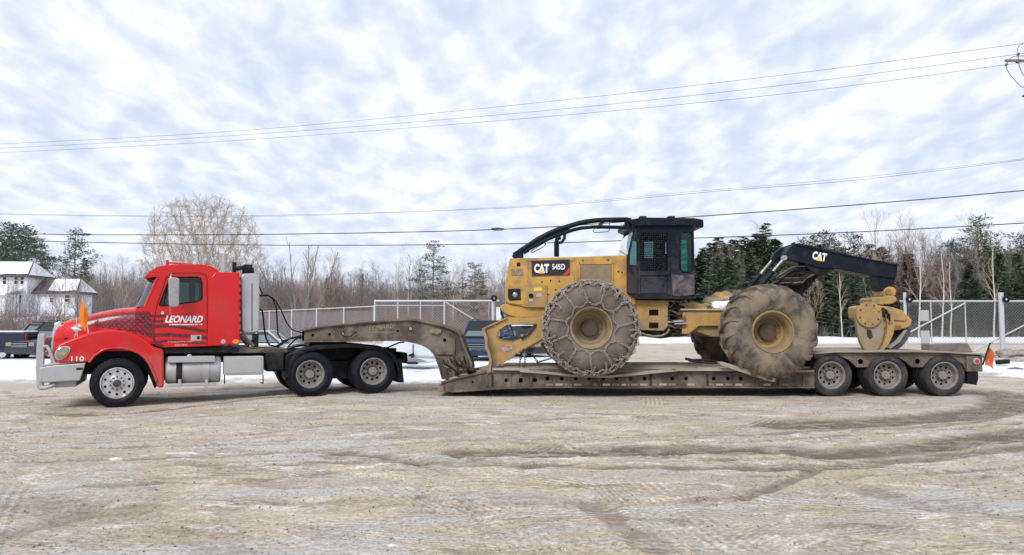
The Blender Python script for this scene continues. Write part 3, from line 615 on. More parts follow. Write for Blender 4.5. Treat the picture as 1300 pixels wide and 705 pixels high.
def paint_with_flag():
    img, U0, U1, V0, V1 = flag_image(); y = 1.08
    a, b = T(U0, 418, y), T(U1, 418, y); q, r = T(202, V0, y), T(202, V1, y)
    m, t, p = newmat('red_paint_with_flag'); Lk = t.links.new
    p.inputs['Roughness'].default_value = .35; p.inputs['Specular IOR Level'].default_value = .3; p.inputs['Coat Weight'].default_value = .35; p.inputs['Coat Roughness'].default_value = .08
    c = N(t, 'ShaderNodeTexCoord'); s = N(t, 'ShaderNodeSeparateXYZ'); Lk(c.outputs['Object'], s.inputs[0])
    mu = N(t, 'ShaderNodeMapRange', clamp=False); Lk(s.outputs[0], mu.inputs[0]); mu.inputs[1].default_value = a.x; mu.inputs[2].default_value = b.x
    mv = N(t, 'ShaderNodeMapRange', clamp=False); Lk(s.outputs[2], mv.inputs[0]); mv.inputs[1].default_value = r.z; mv.inputs[2].default_value = q.z
    cb_ = N(t, 'ShaderNodeCombineXYZ'); Lk(mu.outputs[0], cb_.inputs[0]); Lk(mv.outputs[0], cb_.inputs[1])
    im = N(t, 'ShaderNodeTexImage', extension='CLIP'); im.image = img; Lk(cb_.outputs[0], im.inputs[0])
    si = N(t, 'ShaderNodeSeparateColor'); Lk(im.outputs[0], si.inputs[0])
    nn = N(t, 'ShaderNodeTexNoise', Scale=1.6, Detail=5); Lk(c.outputs['Object'], nn.inputs['Vector'])
    m0 = N(t, 'ShaderNodeMix', data_type='RGBA'); m0.inputs[6].default_value = (.60, .008, .006, 1); m0.inputs[7].default_value = (.53, .010, .008, 1); Lk(nn.outputs[0], m0.inputs[0])
    m1_ = N(t, 'ShaderNodeMix', data_type='RGBA'); Lk(si.outputs[0], m1_.inputs[0]); Lk(m0.outputs[2], m1_.inputs[6]); m1_.inputs[7].default_value = (.030, .010, .022, 1)
    m2_ = N(t, 'ShaderNodeMix', data_type='RGBA'); Lk(si.outputs[1], m2_.inputs[0]); Lk(m1_.outputs[2], m2_.inputs[6]); m2_.inputs[7].default_value = (.8, .8, .8, 1)
    Lk(m2_.outputs[2], p.inputs['Base Color']); return m
M['redflag'] = paint_with_flag(); add_grime(M['redflag'], .7, 1.35, (.36, .20, .17), .25)

def build_tractor():
    P = tractor
    # ---- hood: lofted shell
    secs = []
    for u, v, hw, zl in ((66.5, 416, .50, .85), (69.5, 411.5, .60, .80), (79, 408.6, .72, .80), (90, 405.2, .80, .85), (105, 401.3, .85, .95), (119.4, 397.8, .89, 1.0), (134, 394.6, .93, 1.05), (149, 391.8, .965, 1.05), (163, 390.4, 1.0, 1.05), (181, 389.6, 1.05, 1.05)):
        p = T(u, v, .45); secs.append((p.x, p.z, hw, zl))
    mb = MB(); n = 0; rings = []
    for x, zt, hw, zl in secs:
        ring = [(hw, zl), (hw*1.0, zt-.42), (hw*.99, zt-.28), (hw*.955, zt-.17), (hw*.88, zt-.085), (hw*.75, zt-.035), (hw*.5, zt-.008), (0, zt+.005)]
        ring = ring+[(-a, b) for a, b in reversed(ring[:-1])]; rings.append([(x, a, b) for a, b in ring])
    k = len(rings[0]); vv = [p for r in rings for p in r]
    ff = [(i*k+j, i*k+j+1, (i+1)*k+j+1, (i+1)*k+j) for i in range(len(rings)-1) for j in range(k-1)]+[tuple(range(k))]
    mb.add(vv, ff).build('hood', M['redflag'], P, smooth=50)
    # grille: chrome surround with bars
    gx = secs[0][0]; g = MB()
    a = T(73, 409.5, .5); b = T(66, 446, .5)
    pts = TP([(76, 407.8), (79.5, 408.0), (74.5, 424), (72.5, 446), (67, 446), (66, 430), (69.5, 412)], .56)
    g.prism(pts, .50, .60); g = mirror(g)
    g.bb(a.x-.02, a.x+.06, -.5, .5, a.z-.06, a.z); g.bb(b.x-.08, b.x+.0, -.5, .5, b.z, b.z+.05)
    gr = g.build('grille', M['chrome'], P, bevel=.012)
    for i in range(7):
        f = (i+.5)/7; MB().bb(b.x-.02+(a.x-b.x)*f*.9-.01, b.x+.01+(a.x-b.x)*f*.9, -.5, .5, b.z+(a.z-b.z)*f-.018, b.z+(a.z-b.z)*f+.018).build('grille_bar', M['chrome'], gr)
    MB().bb(b.x-.25, b.x-.10, -.5, .5, b.z, a.z-.08).build('radiator', M['frameblack'], P)
    # ---- fenders
    outer = [(70.5, 447), (70.8, 441), (74, 437.4), (80, 434.5), (89.6, 431.0), (97, 428.2), (104.5, 425.4), (116, 421.9), (128.3, 419.8), (139, 419), (149, 419.2), (160, 420.6), (170, 423.3), (179, 427.2), (187.9, 433.2), (195.3, 440.8), (207.5, 443.5), (208, 470), (208, 492.6), (199.8, 492.6),
             (197.5, 484), (195, 477), (192, 470.5), (187, 461), (182, 454.5), (175, 449.3), (167, 446), (158, 444), (149, 443.3), (140, 443.6), (131.3, 445.3), (123, 449.5), (116.4, 455.5), (112, 460.6), (72, 462)]
    fp = TP(outer, 1.2); h = {}
    pair(MB().prism(fp, .78, 1.2)).build('fender', M['red'], P, bevel=.055, seg=4)
    # raised flare lip along the wheel arch
    lip = TP([(113, 460), (120, 451.5), (131.3, 444.3), (140, 442.3), (149, 442), (158, 442.6), (168, 444.8), (176, 448.2), (183, 453.5), (188.5, 460.5), (193.5, 470), (199, 484)], 1.2)
    mb = MB(); mb.tube([(x, 1.205, z) for x, z in lip], .028, 8); pair(mb).build('wheel_arch_lip', M['red'], P, smooth=60)
    lin = TP([(108, 468), (116.4, 454.5), (131.3, 444), (149, 441.5), (167, 444), (182, 452), (192, 466), (200, 490), (196, 494), (186, 470), (150, 452), (120, 462), (106, 478)], .9)
    pair(MB().prism(lin, .55, .80)).build('wheel_well_liner', M['frameblack'], P)
    MB().bb(T(104, 470, .5).x, T(196, 470, .5).x, -.5, .5, .55, 1.25).build('engine', M['frameblack'], P, bevel=.03)
    # hood-to-cab cowl, dark diagonal strap seen in the flag
    for (u_, v_, w_) in ((186, 398, .03), (84, 430, .03)):
        q = T(u_, v_, 1.06); pair(MB().bb(q.x-w_, q.x+w_, 1.0, 1.075, q.z-.02, q.z+.02)).build('hood_latch', M['black'], P, bevel=.006)
    cw = [T(a, b, 1.05) for a, b in ((181.4, 391.5), (181.8, 405), (183, 420), (186, 431))]; pair(MB().tube(cw, .014, 5)).build('hood_gap', M['red_dark'], P)
    # ---- headlight
    hl = TP([(70.3, 449), (72.5, 444.5), (76.5, 441.5), (82, 440), (87, 440.8), (88.6, 443.5), (87, 448.5), (83, 453.5), (78, 456), (73, 456), (70.6, 453)], 1.2)
    cxh = sum(a for a, _ in hl)/len(hl); czh = sum(b for _, b in hl)/len(hl)
    for s in (1, -1):
        rimh = MB().prism([(cxh+(a-cxh)*1.12, czh+(b-czh)*1.12) for a, b in hl], s*1.18, s*1.212).build('headlight', M['chrome'], P, bevel=.01)
        MB().prism(hl, s*1.19, s*1.235).build('lens', M['lens'], rimh, bevel=.02, seg=3)
        MB().prism(circ(cxh-.03, czh-.01, .035), s*1.2, s*1.238).build('turn_signal', M['amber'], rimh)
    p = T(98.6, 455.6, 1.2); lettering('fleet_number', '110', (p.x, 1.207, p.z), .098, .23, M['print_white'], P, side=1, fat=.012)
    # ---- bumper
    bp = TP([(49.4, 466.5), (70, 463.6), (109, 460.8), (101.5, 483.8), (60, 486), (53.8, 486.2), (50, 481)], 1.2)
    fx = bp[0][0]; xb = bp[2][0]
    m_ = MB().prism(bp, 1.14, 1.2); m_ = mirror(m_); z0 = bp[4][1]; z1 = bp[0][1]
    m_.bb(fx-.12, fx+.0, -1.15, 1.15, z0, z1)
    bo = m_.build('bumper', M['silver'], P, bevel=.03, seg=3)
    pair(MB().prism(TP([(52, 465.2), (109, 459.6), (109.5, 457.8), (75, 460.4), (56, 463)], 1.2), .9, 1.17)).build('bumper_step', M['alu_flat'], P, bevel=.01)
    q = T(101, 468.3, 1.2); pair(MB().bb(q.x-.06, q.x+.06, 1.195, 1.207, q.z-.022, q.z+.022)).build('marker_light', M['blackgloss'], P)
    v = TP([(62, 485), (97, 482.5), (96, 491.5), (70, 492.5), (64, 490)], 1.05); MB().prism(v, -1.05, 1.05).build('air_dam', M['trailer_dark'] if False else mat('pale_valance', (.42, .42, .42), .7, fine=.9), P, bevel=.02)
    # ---- bull bar
    up = TP([(48.5, 424), (57.5, 423.5), (56.5, 445), (55.2, 492), (47, 493.2), (45.5, 470), (46.5, 440)], 1.0)
    bb_ = pair(MB().prism(up, .93, 1.03)).build('bull_bar', M['silver'], P, bevel=.02)
    tz = up[0][1]; tx = (up[0][0]+up[1][0])/2
    for f in (0.03, .33, .62): MB().tube([(tx+.02, -.98, tz-.08-f*1.0), (tx+.02, .98, tz-.08-f*1.0)], .045, 10).build('cross_tube', M['silver'], bb_, smooth=50)
    for s in (1, -1):
        pts = [T(a, b, 1.05) for a, b in ((54.5, 440), (59.5, 440), (63, 445), (67.5, 456), (71, 464))]
        MB().tube([(q.x, s*q.y, q.z) for q in pts], .036, 10).build('brace', M['silver'], bb_, smooth=60)
        pts = [T(a, b, 1.1) for a, b in ((50, 493), (58, 492.5), (66, 490), (70, 487.5))]
        MB().tube([(q.x, s*q.y, q.z) for q in pts], .045, 8).build('lower_brace', M['silver'], bb_, smooth=60)
    # ---- cab side plates with window openings
    cabo = [(183.5, 352.6), (190, 344.6), (199, 339.6), (213, 337.9), (236, 337.2), (259, 337.2), (269, 338.4), (275.2, 341.8), (278, 346.3), (278, 439), (262.9, 439.6), (205, 441.2), (187, 434), (172, 424), (172, 391.5), (180, 391), (185.5, 389), (202.5, 351.2)]
    cabo = [(202.5, 351.2), (183.5, 353), (190, 344.6), (199, 339.6), (213, 337.9), (236, 337.2), (259, 337.2), (269, 338.4), (275.2, 341.8), (278, 346.3), (278, 439), (262.9, 439.6), (205, 441.2), (186, 434), (172, 426), (172, 391.8), (185.5, 389.2)]
    win = [(202.2, 387.8), (207, 374), (212.5, 360.5), (217.3, 353.2), (221, 352), (251, 352), (254.6, 353.4), (256.2, 358), (256.6, 378), (255, 381), (250, 382.8), (225, 386.2), (205, 388.4)]
    poly = TP(cabo, 1.1); wpoly = TP(win, 1.1)
    cb_ = MB().prism(poly, 1.04, 1.1, [wpoly]); cb_ = mirror(cb_)
    # roof and back skins between the two sides
    rs = [p for p in poly[1:10]]
    for (xa, za), (xb_, zb) in zip(rs[:-1], rs[1:]):
        d = Vector((xb_-xa, 0, zb-za)); nrm = Vector((-d.z, 0, d.x)).normalized()*.05
        if nrm.z < 0: nrm = -nrm
        cb_.add([(xa, -1.06, za-.001), (xb_, -1.06, zb-.001), (xb_, 1.06, zb-.001), (xa, 1.06, za-.001), (xa-nrm.x, -1.06, za-nrm.z), (xb_-nrm.x, -1.06, zb-nrm.z), (xb_-nrm.x, 1.06, zb-nrm.z), (xa-nrm.x, 1.06, za-nrm.z)], [(0, 1, 2, 3), (7, 6, 5, 4), (0, 4, 5, 1), (3, 2, 6, 7), (0, 3, 7, 4), (1, 5, 6, 2)])
    cx0, cz0 = poly[15]; cx1, cz1 = poly[16]
    cb_.bb(cx0-.10, cx0, -1.05, 1.05, cz0-.6, cz0-.01)
    cb_.build('cab', M['redflag'], P, bevel=.018, seg=3)
    # rounded roof crown
    rp = TP([(192, 344), (200, 338.4), (213, 336.3), (236, 335.5), (259, 335.8), (268, 338.2), (268, 345), (192, 346)], .9)
    MB().prism(rp, -.93, .93).build('roof_crown', M['red'], P, bevel=.06, seg=4)
    # visor
    vz = TP([(182, 353.8), (184, 350), (190, 345.6), (202, 344.4), (202, 350.8), (194, 351.2), (186, 353.2)], 1.06)
    MB().prism(vz, -1.06, 1.06).build('sun_visor', M['red'], P, bevel=.015)
    # windshield
    a = T(201, 352.4, 1.03); b = T(184.5, 389.4, 1.03); a0 = T(192.5, 353.5, .75); b0 = T(174.4, 389.6, .75)
    ws = MB().add([(b.x, 1.03, b.z), (a.x, 1.03, a.z), (a0.x, .72, a0.z), (b0.x, .72, b0.z), (a0.x+.05, .35, a0.z), (b0.x+.07, .35, b0.z), (a0.x+.05, -.35, a0.z), (b0.x+.07, -.35, b0.z), (a0.x, -.72, a0.z), (b0.x, -.72, b0.z), (a.x, -1.03, a.z), (b.x, -1.03, b.z)],
                   [(0, 1, 2, 3), (3, 2, 4, 5), (5, 4, 6, 7), (7, 6, 8, 9), (9, 8, 10, 11)])
    ws.build('windshield', M['glass'], P, smooth=70)
    for s in (1, -1): MB().tube([(a.x+.0, s*1.05, a.z+.02), (b.x, s*1.05, b.z)], .035, 8).build('windshield_pillar', M['red'], P, smooth=60)
    pair(MB().prism(TP([(201, 389), (216, 352), (257, 351), (257.5, 382), (226, 388)], 1.07), 1.068, 1.072)).build('side_window', M['glass'], P)
    pair(MB().prism(TP([(213.4, 352.3), (215.3, 352.3), (209, 387.8), (207.2, 388)], 1.08), 1.06, 1.09)).build('vent_window_bar', M['black'], P)
    # window rubber
    wr = [(x, 1.103, z) for x, z in TP([(win[i][0], win[i][1]) for i in range(len(win))], 1.1)]
    pair(MB().tube(wr, .014, 6, closed=True)).build('window_seal', M['black'], P, smooth=60)
    # door outline seam and details
    seam = TP([(203.5, 439.5), (196, 432), (195, 412), (198, 391), (211, 352), (216, 347.8), (222, 346.6), (255, 346.6), (260.5, 349), (262.9, 354), (262.9, 438)], 1.1)
    pair(MB().tube([(x, 1.1, z) for x, z in seam], .012, 4)).build('door_seam', M['red_dark'], P)
    dh = T(206.5, 397.8, 1.1); pair(MB().bb(dh.x-.03, dh.x+.03, 1.1, 1.125, dh.z-.03, dh.z+.035)).build('door_handle', M['chrome'], P, bevel=.01)
    gh_ = [T(257.8, 356, 1.1), T(257.8, 380, 1.1)]
    bdg = T(248.8, 429, 1.1); MB().bb(bdg.x-.105, bdg.x+.105, 1.1, 1.108, bdg.z-.06, bdg.z+.06).build('inspection_plate', M['alu_flat'], P)
    pair(MB().bb(bdg.x-.075, bdg.x-.02, 1.108, 1.112, bdg.z-.035, bdg.z+.035)).build('plate_mark', M['black'], P)
    nm = T(233.6, 405.4, 1.1); lettering('door_name', 'LEONARD', (nm.x, 1.105, nm.z), .152, .755, M['print_white'], P, side=1, shear=.35, fat=.035)
    # ---- sleeper-less rear extension (red side fairing)
    fx_ = TP([(278, 345.6), (303.3, 345.9), (304.2, 437.6), (278, 439)], 1.12)
    fx_ = TP([(274, 345.3), (304, 345.9), (304.8, 437.4), (262.9, 440), (264.5, 380), (268, 352)], 1.12)
    pair(MB().prism(fx_, .98, 1.12)).build('side_extender', M['red'], P, bevel=.03, seg=3)
    xx = (fx_[0][0], fx_[2][0]); MB().bb(fx_[3][0]-.35, fx_[3][0]-.30, -1.0, 1.0, fx_[2][1]+.04, fx_[0][1]-.08).build('cab_back', M['red_dark'], P)
    for u_, m__ in ((283.5, 'silver'), (299.5, 'amber')):
        q = T(u_, 433.8, 1.12); pair(MB().prism(circ(q.x, q.z, .05 if m__ == 'silver' else .075, 14, .05), 1.12, 1.135)).build('marker_light', M[m__], P)
    fl = T(240, 441, 1.0); MB().bb(T(204, 441, 1).x, T(303, 438, 1).x, -1.03, 1.03, fl.z-.12, fl.z-.02).build('cab_floor', M['frameblack'], P)
    # interior
    for s in (.5, -.5):
        q = T(240, 380, s); st = MB().bb(q.x-.12, q.x+.0, s-.27, s+.27, q.z-.45, q.z+.40).build('seat', M['seat'], P, bevel=.05)
        MB().bb(q.x-.0, q.x+.5, s-.27, s+.27, q.z-.5, q.z-.36).build('seat_cushion', M['seat'], P, bevel=.04)
    q = T(206, 388, .5); MB().bb(q.x-.1, q.x+.25, -1.0, 1.0, q.z-.35, q.z+.05).build('dashboard', M['black'], P, bevel=.05)
    cc = Vector((q.x-.25, .5, q.z+.06)); MB().tube([cc+Vector((math.sin(.5)*.22*math.cos(a_), .22*math.sin(a_), .22*math.cos(a_)*math.cos(.5))) for a_ in [2*PI*i/20 for i in range(20)]], .014, 6, closed=True).build('steering_wheel', M['black'], P, smooth=60)
    # roof lights
    rl = MB(); a = T(212.5, 334, .7); b = T(244, 336, .7)
    rl.tube([(a.x, .75, a.z), (b.x, .75, b.z)], .02, 6); rl.tube([(a.x, -.75, a.z), (a.x, .75, a.z)], .02, 6); rl.tube([(a.x, .75, a.z-.12), (a.x, .75, a.z+.06)], .035, 6); rl.tube([(a.x, -.75, a.z-.12), (a.x, -.75, a.z+.06)], .035, 6)
    rl.build('roof_rail', M['red'], P, smooth=60)
    for i in range(5): MB().bb(a.x-.02, a.x+.07, -.62+.31*i-.05, -.62+.31*i+.05, a.z-.13, a.z-.05).build('clearance_light', M['amber'], P, bevel=.015)
    # ---- mirror
    mo = TP([(213.6, 355), (216, 352.2), (225, 352.4), (228, 354.5), (227.6, 387), (225.5, 390.2), (216.5, 390.4), (214.2, 388)], 1.42)
    for s in (1, -1):
        mm = MB().prism(mo, s*1.32, s*1.46).build('side_mirror', M['steel'], P, bevel=.035, seg=3)
        tp, bt = T(216.8, 348.5, 1.38), T(215.5, 401, 1.38)
        MB().tube([(tp.x-.1, s*1.1, tp.z-.05), (tp.x, s*1.38, tp.z), (tp.x, s*1.40, tp.z-.1), (bt.x, s*1.38, bt.z+.05), (bt.x-.05, s*1.1, bt.z)], .014, 6).build('mirror_arm', M['chrome'], mm, smooth=60)
    # ---- hood mirror (chrome stalk) on the fender
    a, b, c_ = T(98.6, 430, 1.05), T(97.3, 419, 1.05), T(97.8, 403.5, 1.05)
    hm = pair(MB().tube([a, b, c_], .014, 8).tube([a+Vector((.06, 0, .0)), b+Vector((-.0, 0, -.02))], .012, 6).tube([a-Vector((0, 0, .02)), a+Vector((0, 0, .03))], .03, 8)).build('hood_mirror_stalk', M['chrome'], P, smooth=60)
    vv, ff = lump(.075, .075, 2); o_ = MB().add([(x+b.x, y*.5+b.y, z+b.z) for x, y, z in vv], ff).build('hood_mirror', M['chrome'], hm, smooth=80)
    # ---- fuel tank
    c0, c1 = T(210, 470, .95), T(280, 469.5, .95); zc = (T(245, 452.6, .95).z+T(245, 486.8, .95).z)/2; rr = (T(245, 452.6, .95).z-T(245, 486.8, .95).z)/2
    tk = MB()
    x0, x1 = c0.x, c1.x; prof = [(x0+.0, rr*.90), (x0-.03, rr*.98), (x0-.05, rr), (x1+.05, rr), (x1+.03, rr*.98), (x1, rr*.90)]
    nn = 40; vv = [(x, .86+r*math.cos(2*PI*j/nn), zc+r*math.sin(2*PI*j/nn)) for x, r in prof for j in range(nn)]; k = len(prof)
    ff = [(i*nn+j, i*nn+(j+1) % nn, (i+1)*nn+(j+1) % nn, (i+1)*nn+j) for i in range(k-1) for j in range(nn)]+[tuple(range(nn)), tuple((k-1)*nn+j for j in range(nn))]
    tank = pair(MB().add(vv, ff)).build('fuel_tank', M['alu_flat'], P, smooth=40)
    for u_, w_ in ((227.5, .06), (261, .07)):
        xm = T(u_, 470, 1.15).x
        st = MB()
        for j in range(20):
            a0, a1 = -PI/2+PI*j/20, -PI/2+PI*(j+1)/20; R_ = rr+.012
            st.add([(xm+s*w_, .86+R_*math.cos(q), zc+R_*math.sin(q)) for s, q in ((-1, a0), (1, a0), (1, a1), (-1, a1))], [(0, 1, 2, 3)])
        st.build('tank_strap', M['frameblack'] if u_ < 240 else M['alu_flat'], tank, smooth=60)
    sa, sb = T(213, 457.5, 1.2), T(273, 457, 1.2); MB().bb(sa.x, sb.x, 1.0, 1.19, sa.z-.055, sa.z+.075).build('tank_step', M['alu_flat'], tank, bevel=.012)
    sa, sb = T(212, 489, 1.1), T(274, 487.5, 1.1); MB().bb(sa.x, sb.x, .95, 1.2, sa.z-.03, sa.z+.03).build('lower_step', M['alu_flat'], tank, bevel=.01)
    for u_ in (228, 262): q = T(u_, 489, 1.15); MB().bb(q.x-.03, q.x+.03, 1.0, 1.21, q.z-.06, q.z+.12).build('step_hanger', M['alu_flat'], tank)
    q = T(240.5, 452.5, 1.05); MB().disc((q.x, q.z), .05, .95, 1.12, 14).build('filler_cap', M['chrome'], tank, bevel=.01)
    # ---- battery box
    bx = TP([(284.2, 452.8), (334.8, 452.3), (334.8, 475.8), (284.2, 477)], 1.15)
    box_ = MB().prism(bx, .75, 1.15).build('battery_box', M['alu_flat'], P, bevel=.02)
    MB().prism([(sum(p[0] for p in bx)/4+(x-sum(p[0] for p in bx)/4)*.9, sum(p[1] for p in bx)/4+(z-sum(p[1] for p in bx)/4)*.78) for x, z in bx], 1.15, 1.162).build('box_lid', M['silver'], box_, bevel=.006)
    for u_ in (285, 334):
        a, b = T(u_, 476, 1.1), T(u_, 487, 1.1); MB().tube([a, b, b+Vector((-.02 if u_ < 300 else .02, -.3, 0))], .014, 6).build('box_hanger', M['frameblack'], box_)
    # under-frame dark gear between the tank and drive wheels
    fr = MB(); a = T(170, 446, .45); b = T(512, 446, .45); zr = T(300, 444.5, .5).z
    fr.bb(1.2, -6.1, .36, .48, zr-.27, zr); fr.bb(1.2, -6.1, -.48, -.36, zr-.27, zr)
    for x in (-.9, -2.0, -3.0, -4.0, -4.7, -5.4, -6.05): fr.bb(x-.05, x+.05, -.37, .37, zr-.22, zr-.05)
    fr.build('frame_rails', M['frameblack'], P)
    MB().bb(T(205, 446, .9).x, T(290, 446, .9).x, .5, .92, T(240, 449.5, .9).z, T(240, 444.5, .9).z).build('running_gear', M['frameblack'], P)
    q0, q1 = T(337, 450, 1.0), T(362, 450, 1.0); MB().bb(q0.x, q1.x, .55, 1.0, T(345, 472, 1.0).z, T(345, 448, 1).z).build('air_tank', M['frameblack'], P, bevel=.06, seg=3)
    pl = TP([(295, 440.2), (318, 440.2), (318, 443), (365, 442.6), (365, 447.8), (295, 448.6)], .9)
    MB().prism(pl, -.9, .9).build('deck_plate', M['trailer'], P, bevel=.01)
    # ---- exhaust heat shield behind the cab
    hs = TP([(306, 352), (307.4, 348.6), (311, 347.2), (323, 347), (327, 348.6), (329.4, 353), (329.4, 419), (326, 422.6), (310, 423.2), (306.5, 419)], .95)
    MB().prism(hs, .60, .95).build('exhaust_shield', M['silver'], P, bevel=.04, seg=3)
    sm = TP([(319.4, 360), (320.4, 360), (320.4, 420), (319.4, 420)], .953); MB().prism(sm, .95, .956).build('shield_seam', M['frameblack'], P)
    sm = TP([(307.5, 362), (328, 361.2), (328, 362.0), (307.5, 362.8)], .953); 
    ac = T(315, 341, .75); MB().lathe([(0, ac.y-.0), (0, ac.y)], 4) if False else None
    z0, z1 = T(315, 347.5, .75).z, T(315, 336.2, .75).z
    def vcyl(name, x, y, r, za, zb, m_, par=P, n=20, bev=.0):
        return MB().tube([(x, y, za), (x, y, zb)], r, n).build(name, m_, par, smooth=40)
    vcyl('air_cleaner_cap', ac.x, .75, .13, z0, z1-.07, M['black']); vcyl('air_cleaner_lid', ac.x, .75, .095, z1-.07, z1, M['blackgloss'])
    q = T(297.5, 340, .8); vcyl('horn', q.x, .8, .045, T(297, 347, .8).z, T(297, 333, .8).z, M['frameblack'])
    MB().tube([T(300, 342, .8), T(306, 340, .8), T(310, 339.5, .8)], .05, 8).build('intake_pipe', M['frameblack'], P, smooth=60)
    q = T(284.5, 340, -.75); vcyl('exhaust_stack', q.x, -.75, .065, 1.2, T(284.5, 322, -.75).z, M['alu_flat'])
    # louvred dark gap of the cab back with red rungs
    for i in range(9):
        v0 = 352+i*9.5; q = T(305, v0, .9); MB().bb(q.x-.05, q.x+.04, .55, .88, q.z-.05, q.z+.01).build('catwalk_rung', M['red_dark'], P)
    pair(MB().tube([T(306, 423, .9), T(322, 440, .9)], .045, 6)).build('shield_strut', M['trailer'], P)
    MB().tube([T(328, 424, .9), T(314, 440, .9)], .03, 6).build('shield_strut', M['frameblack'], P)
    MB().bb(T(321, 430, .8).x, T(328, 430, .8).x, .6, .9, T(325, 441, .8).z, T(325, 424, .8).z).build('glad_hand_bracket', M['frameblack'], P, bevel=.02)
    # ---- suspension, fifth wheel
    s5 = T(417, 434.5, 0)
    MB().prism(TP([(394, 435.6), (396, 433.6), (437, 433.4), (449, 437.2), (449, 440), (392, 440)], .45), -.45, .45).build('fifth_wheel', M['frameblack'], P, bevel=.02)
    MB().bb(-5.2, -4.1, -.47, .47, zr-.15, zr+.12).build('fifth_wheel_bracket', M['frameblack'], P)
    # tandem fenders: one curved strip over both drive wheels
    arc = [(361.5, 480), (363, 468), (367.5, 457), (374, 449), (383, 443.6), (392, 440.6), (402, 438.8), (423, 437.4), (445, 436.6), (462, 437), (479, 438.6), (488, 441.6), (496, 446.2), (502, 453), (506, 461), (508.8, 471)]
    pa = TP(arc, 1.15); mb = MB()
    nr = []
    for i, (x, z) in enumerate(pa):
        a = Vector(pa[max(i-1, 0)]); b = Vector(pa[min(i+1, len(pa)-1)]); t = (b-a).normalized(); nv = Vector((-t.y, t.x))
        nr.append(nv)
    sgn = 1 if nr[8].y > 0 else -1; vv = []
    for (x, z), nv in zip(pa, nr):
        nv = nv*sgn
        for yy, off in ((.55, .0), (1.19, .0), (1.235, -.03), (1.235, -.085), (1.215, -.085), (1.215, -.035), (1.18, -.015), (.55, -.015)): vv.append((x+nv.x*off, yy, z+nv.y*off))
    k = len(pa); ff = [(i*8+j, i*8+(j+1) % 8, (i+1)*8+(j+1) % 8, (i+1)*8+j) for i in range(k-1) for j in range(8)]+[tuple(range(8)), tuple((k-1)*8+j for j in range(8))]
    pair(MB().add(vv, ff)).build('tandem_fender', M['black'], P, smooth=40)
    mf = TP([(503.5, 455), (508.5, 456), (511.5, 485.5), (505, 485.5)], 1.1); pair(MB().prism(mf, .6, 1.2)).build('mud_flap', M['rubber'], P)
    mf = TP([(361, 452), (372, 448), (366, 482), (361, 482)], .9); pair(MB().prism(mf, .6, 1.1)).build('front_mud_flap', M['rubber'], P)
    rb = TP([(511, 447), (517.5, 448), (518, 462), (512, 461)], .9); MB().prism(rb, -.9, .9).build('rear_crossmember', M['frameblack'], P, bevel=.03)
    MB().tube([T(a, b, .8) for a, b in ((492, 441.5), (500, 438), (508, 434.8), (513, 434.6))], .02, 6).build('flap_spring', M['frameblack'], P, smooth=60)
    # ---- wheels
    def wc(u, v): p = T(u, v, 1.22); return (p.x, 1.22, p.z)
    f = wc(148.6, 486.6)
    w1, src = make_wheel(P, f, .512, .305, .28, 'front', M['rubber'], M['alu'], False, PI)
    make_wheel(P, (f[0], -1.22, f[2]), 0, 0, 0, '', None, None, False, 0, src)
    d1, d2 = wc(394.2, 475.4), wc(474.6, 471.6)
    w2 = node('wheel', P, d1, PI); t1 = tyre_mesh(.512, .30, .27, 'tyre', M['rubber']).build('tyre', M['rubber'], w2, smooth=40)
    r1 = rim_mesh('dual', .30).build('rim', [M['rim_dirty'], M['rim_nut']], w2, smooth=35)
    dk = MB().lathe([(.28, .14), (.28, .5), (0, .45)], 24).build('drum', M['rim_dark'], w2)
    share(t1, 'tyre', w2, (0, .34, 0))
    for pos, rz in ((d2, PI), ((d1[0], -1.22, d1[2]), 0), ((d2[0], -1.22, d2[2]), 0)):
        w3 = node('wheel', P, pos, rz); share(t1, 'tyre', w3); share(t1, 'tyre', w3, (0, .34, 0)); share(r1, 'rim', w3); share(dk, 'drum', w3)
    for p in (f, d1, d2): MB().tube([(p[0], -1.0, p[2]), (p[0], 1.0, p[2])], .09, 10).build('axle', M['frameblack'], P)
    for p in (d1, d2): MB().bb(p[0]-.22, p[0]+.22, -.22, .22, p[2]-.2, p[2]+.2).build('differential', M['frameblack'], P, bevel=.05)
    ax = MB()
    xm = (d1[0]+d2[0])/2; ax.bb(xm-.25, xm+.25, -.62, .62, d1[2]-.15, d1[2]+.25)
    ax.build('frame_crossbeam', M['frameblack'], P)
    # ---- air and electric lines
    for pts, r in (([(328.5, 363), (333, 372), (331, 376)], .015),
                   ([(329, 375.5), (338, 374.6), (346, 378), (351, 392), (352, 410), (353, 425), (358, 433), (370, 430), (382, 426)], .017),
                   ([(329, 375), (341, 375.8), (350, 382), (357, 394), (364, 410), (371, 419), (384, 423)], .015),
                   ([(329.5, 392.5), (333, 395), (334.5, 405), (335.5, 418), (338, 430), (342, 438), (350, 440), (360, 434), (372, 428)], .02),
                   ([(352, 441), (362, 434), (370, 429), (384, 429.5)], .02), ([(366, 440), (374, 432), (380, 428), (386, 426)], .018)):
        n_ = len(pts); P_ = [T(a, b, .45-.45*i/(n_-1)) for i, (a, b) in enumerate(pts)]
        MB().tube(P_, r, 6).build('air_hose', M['black'], P, smooth=60)
build_tractor()

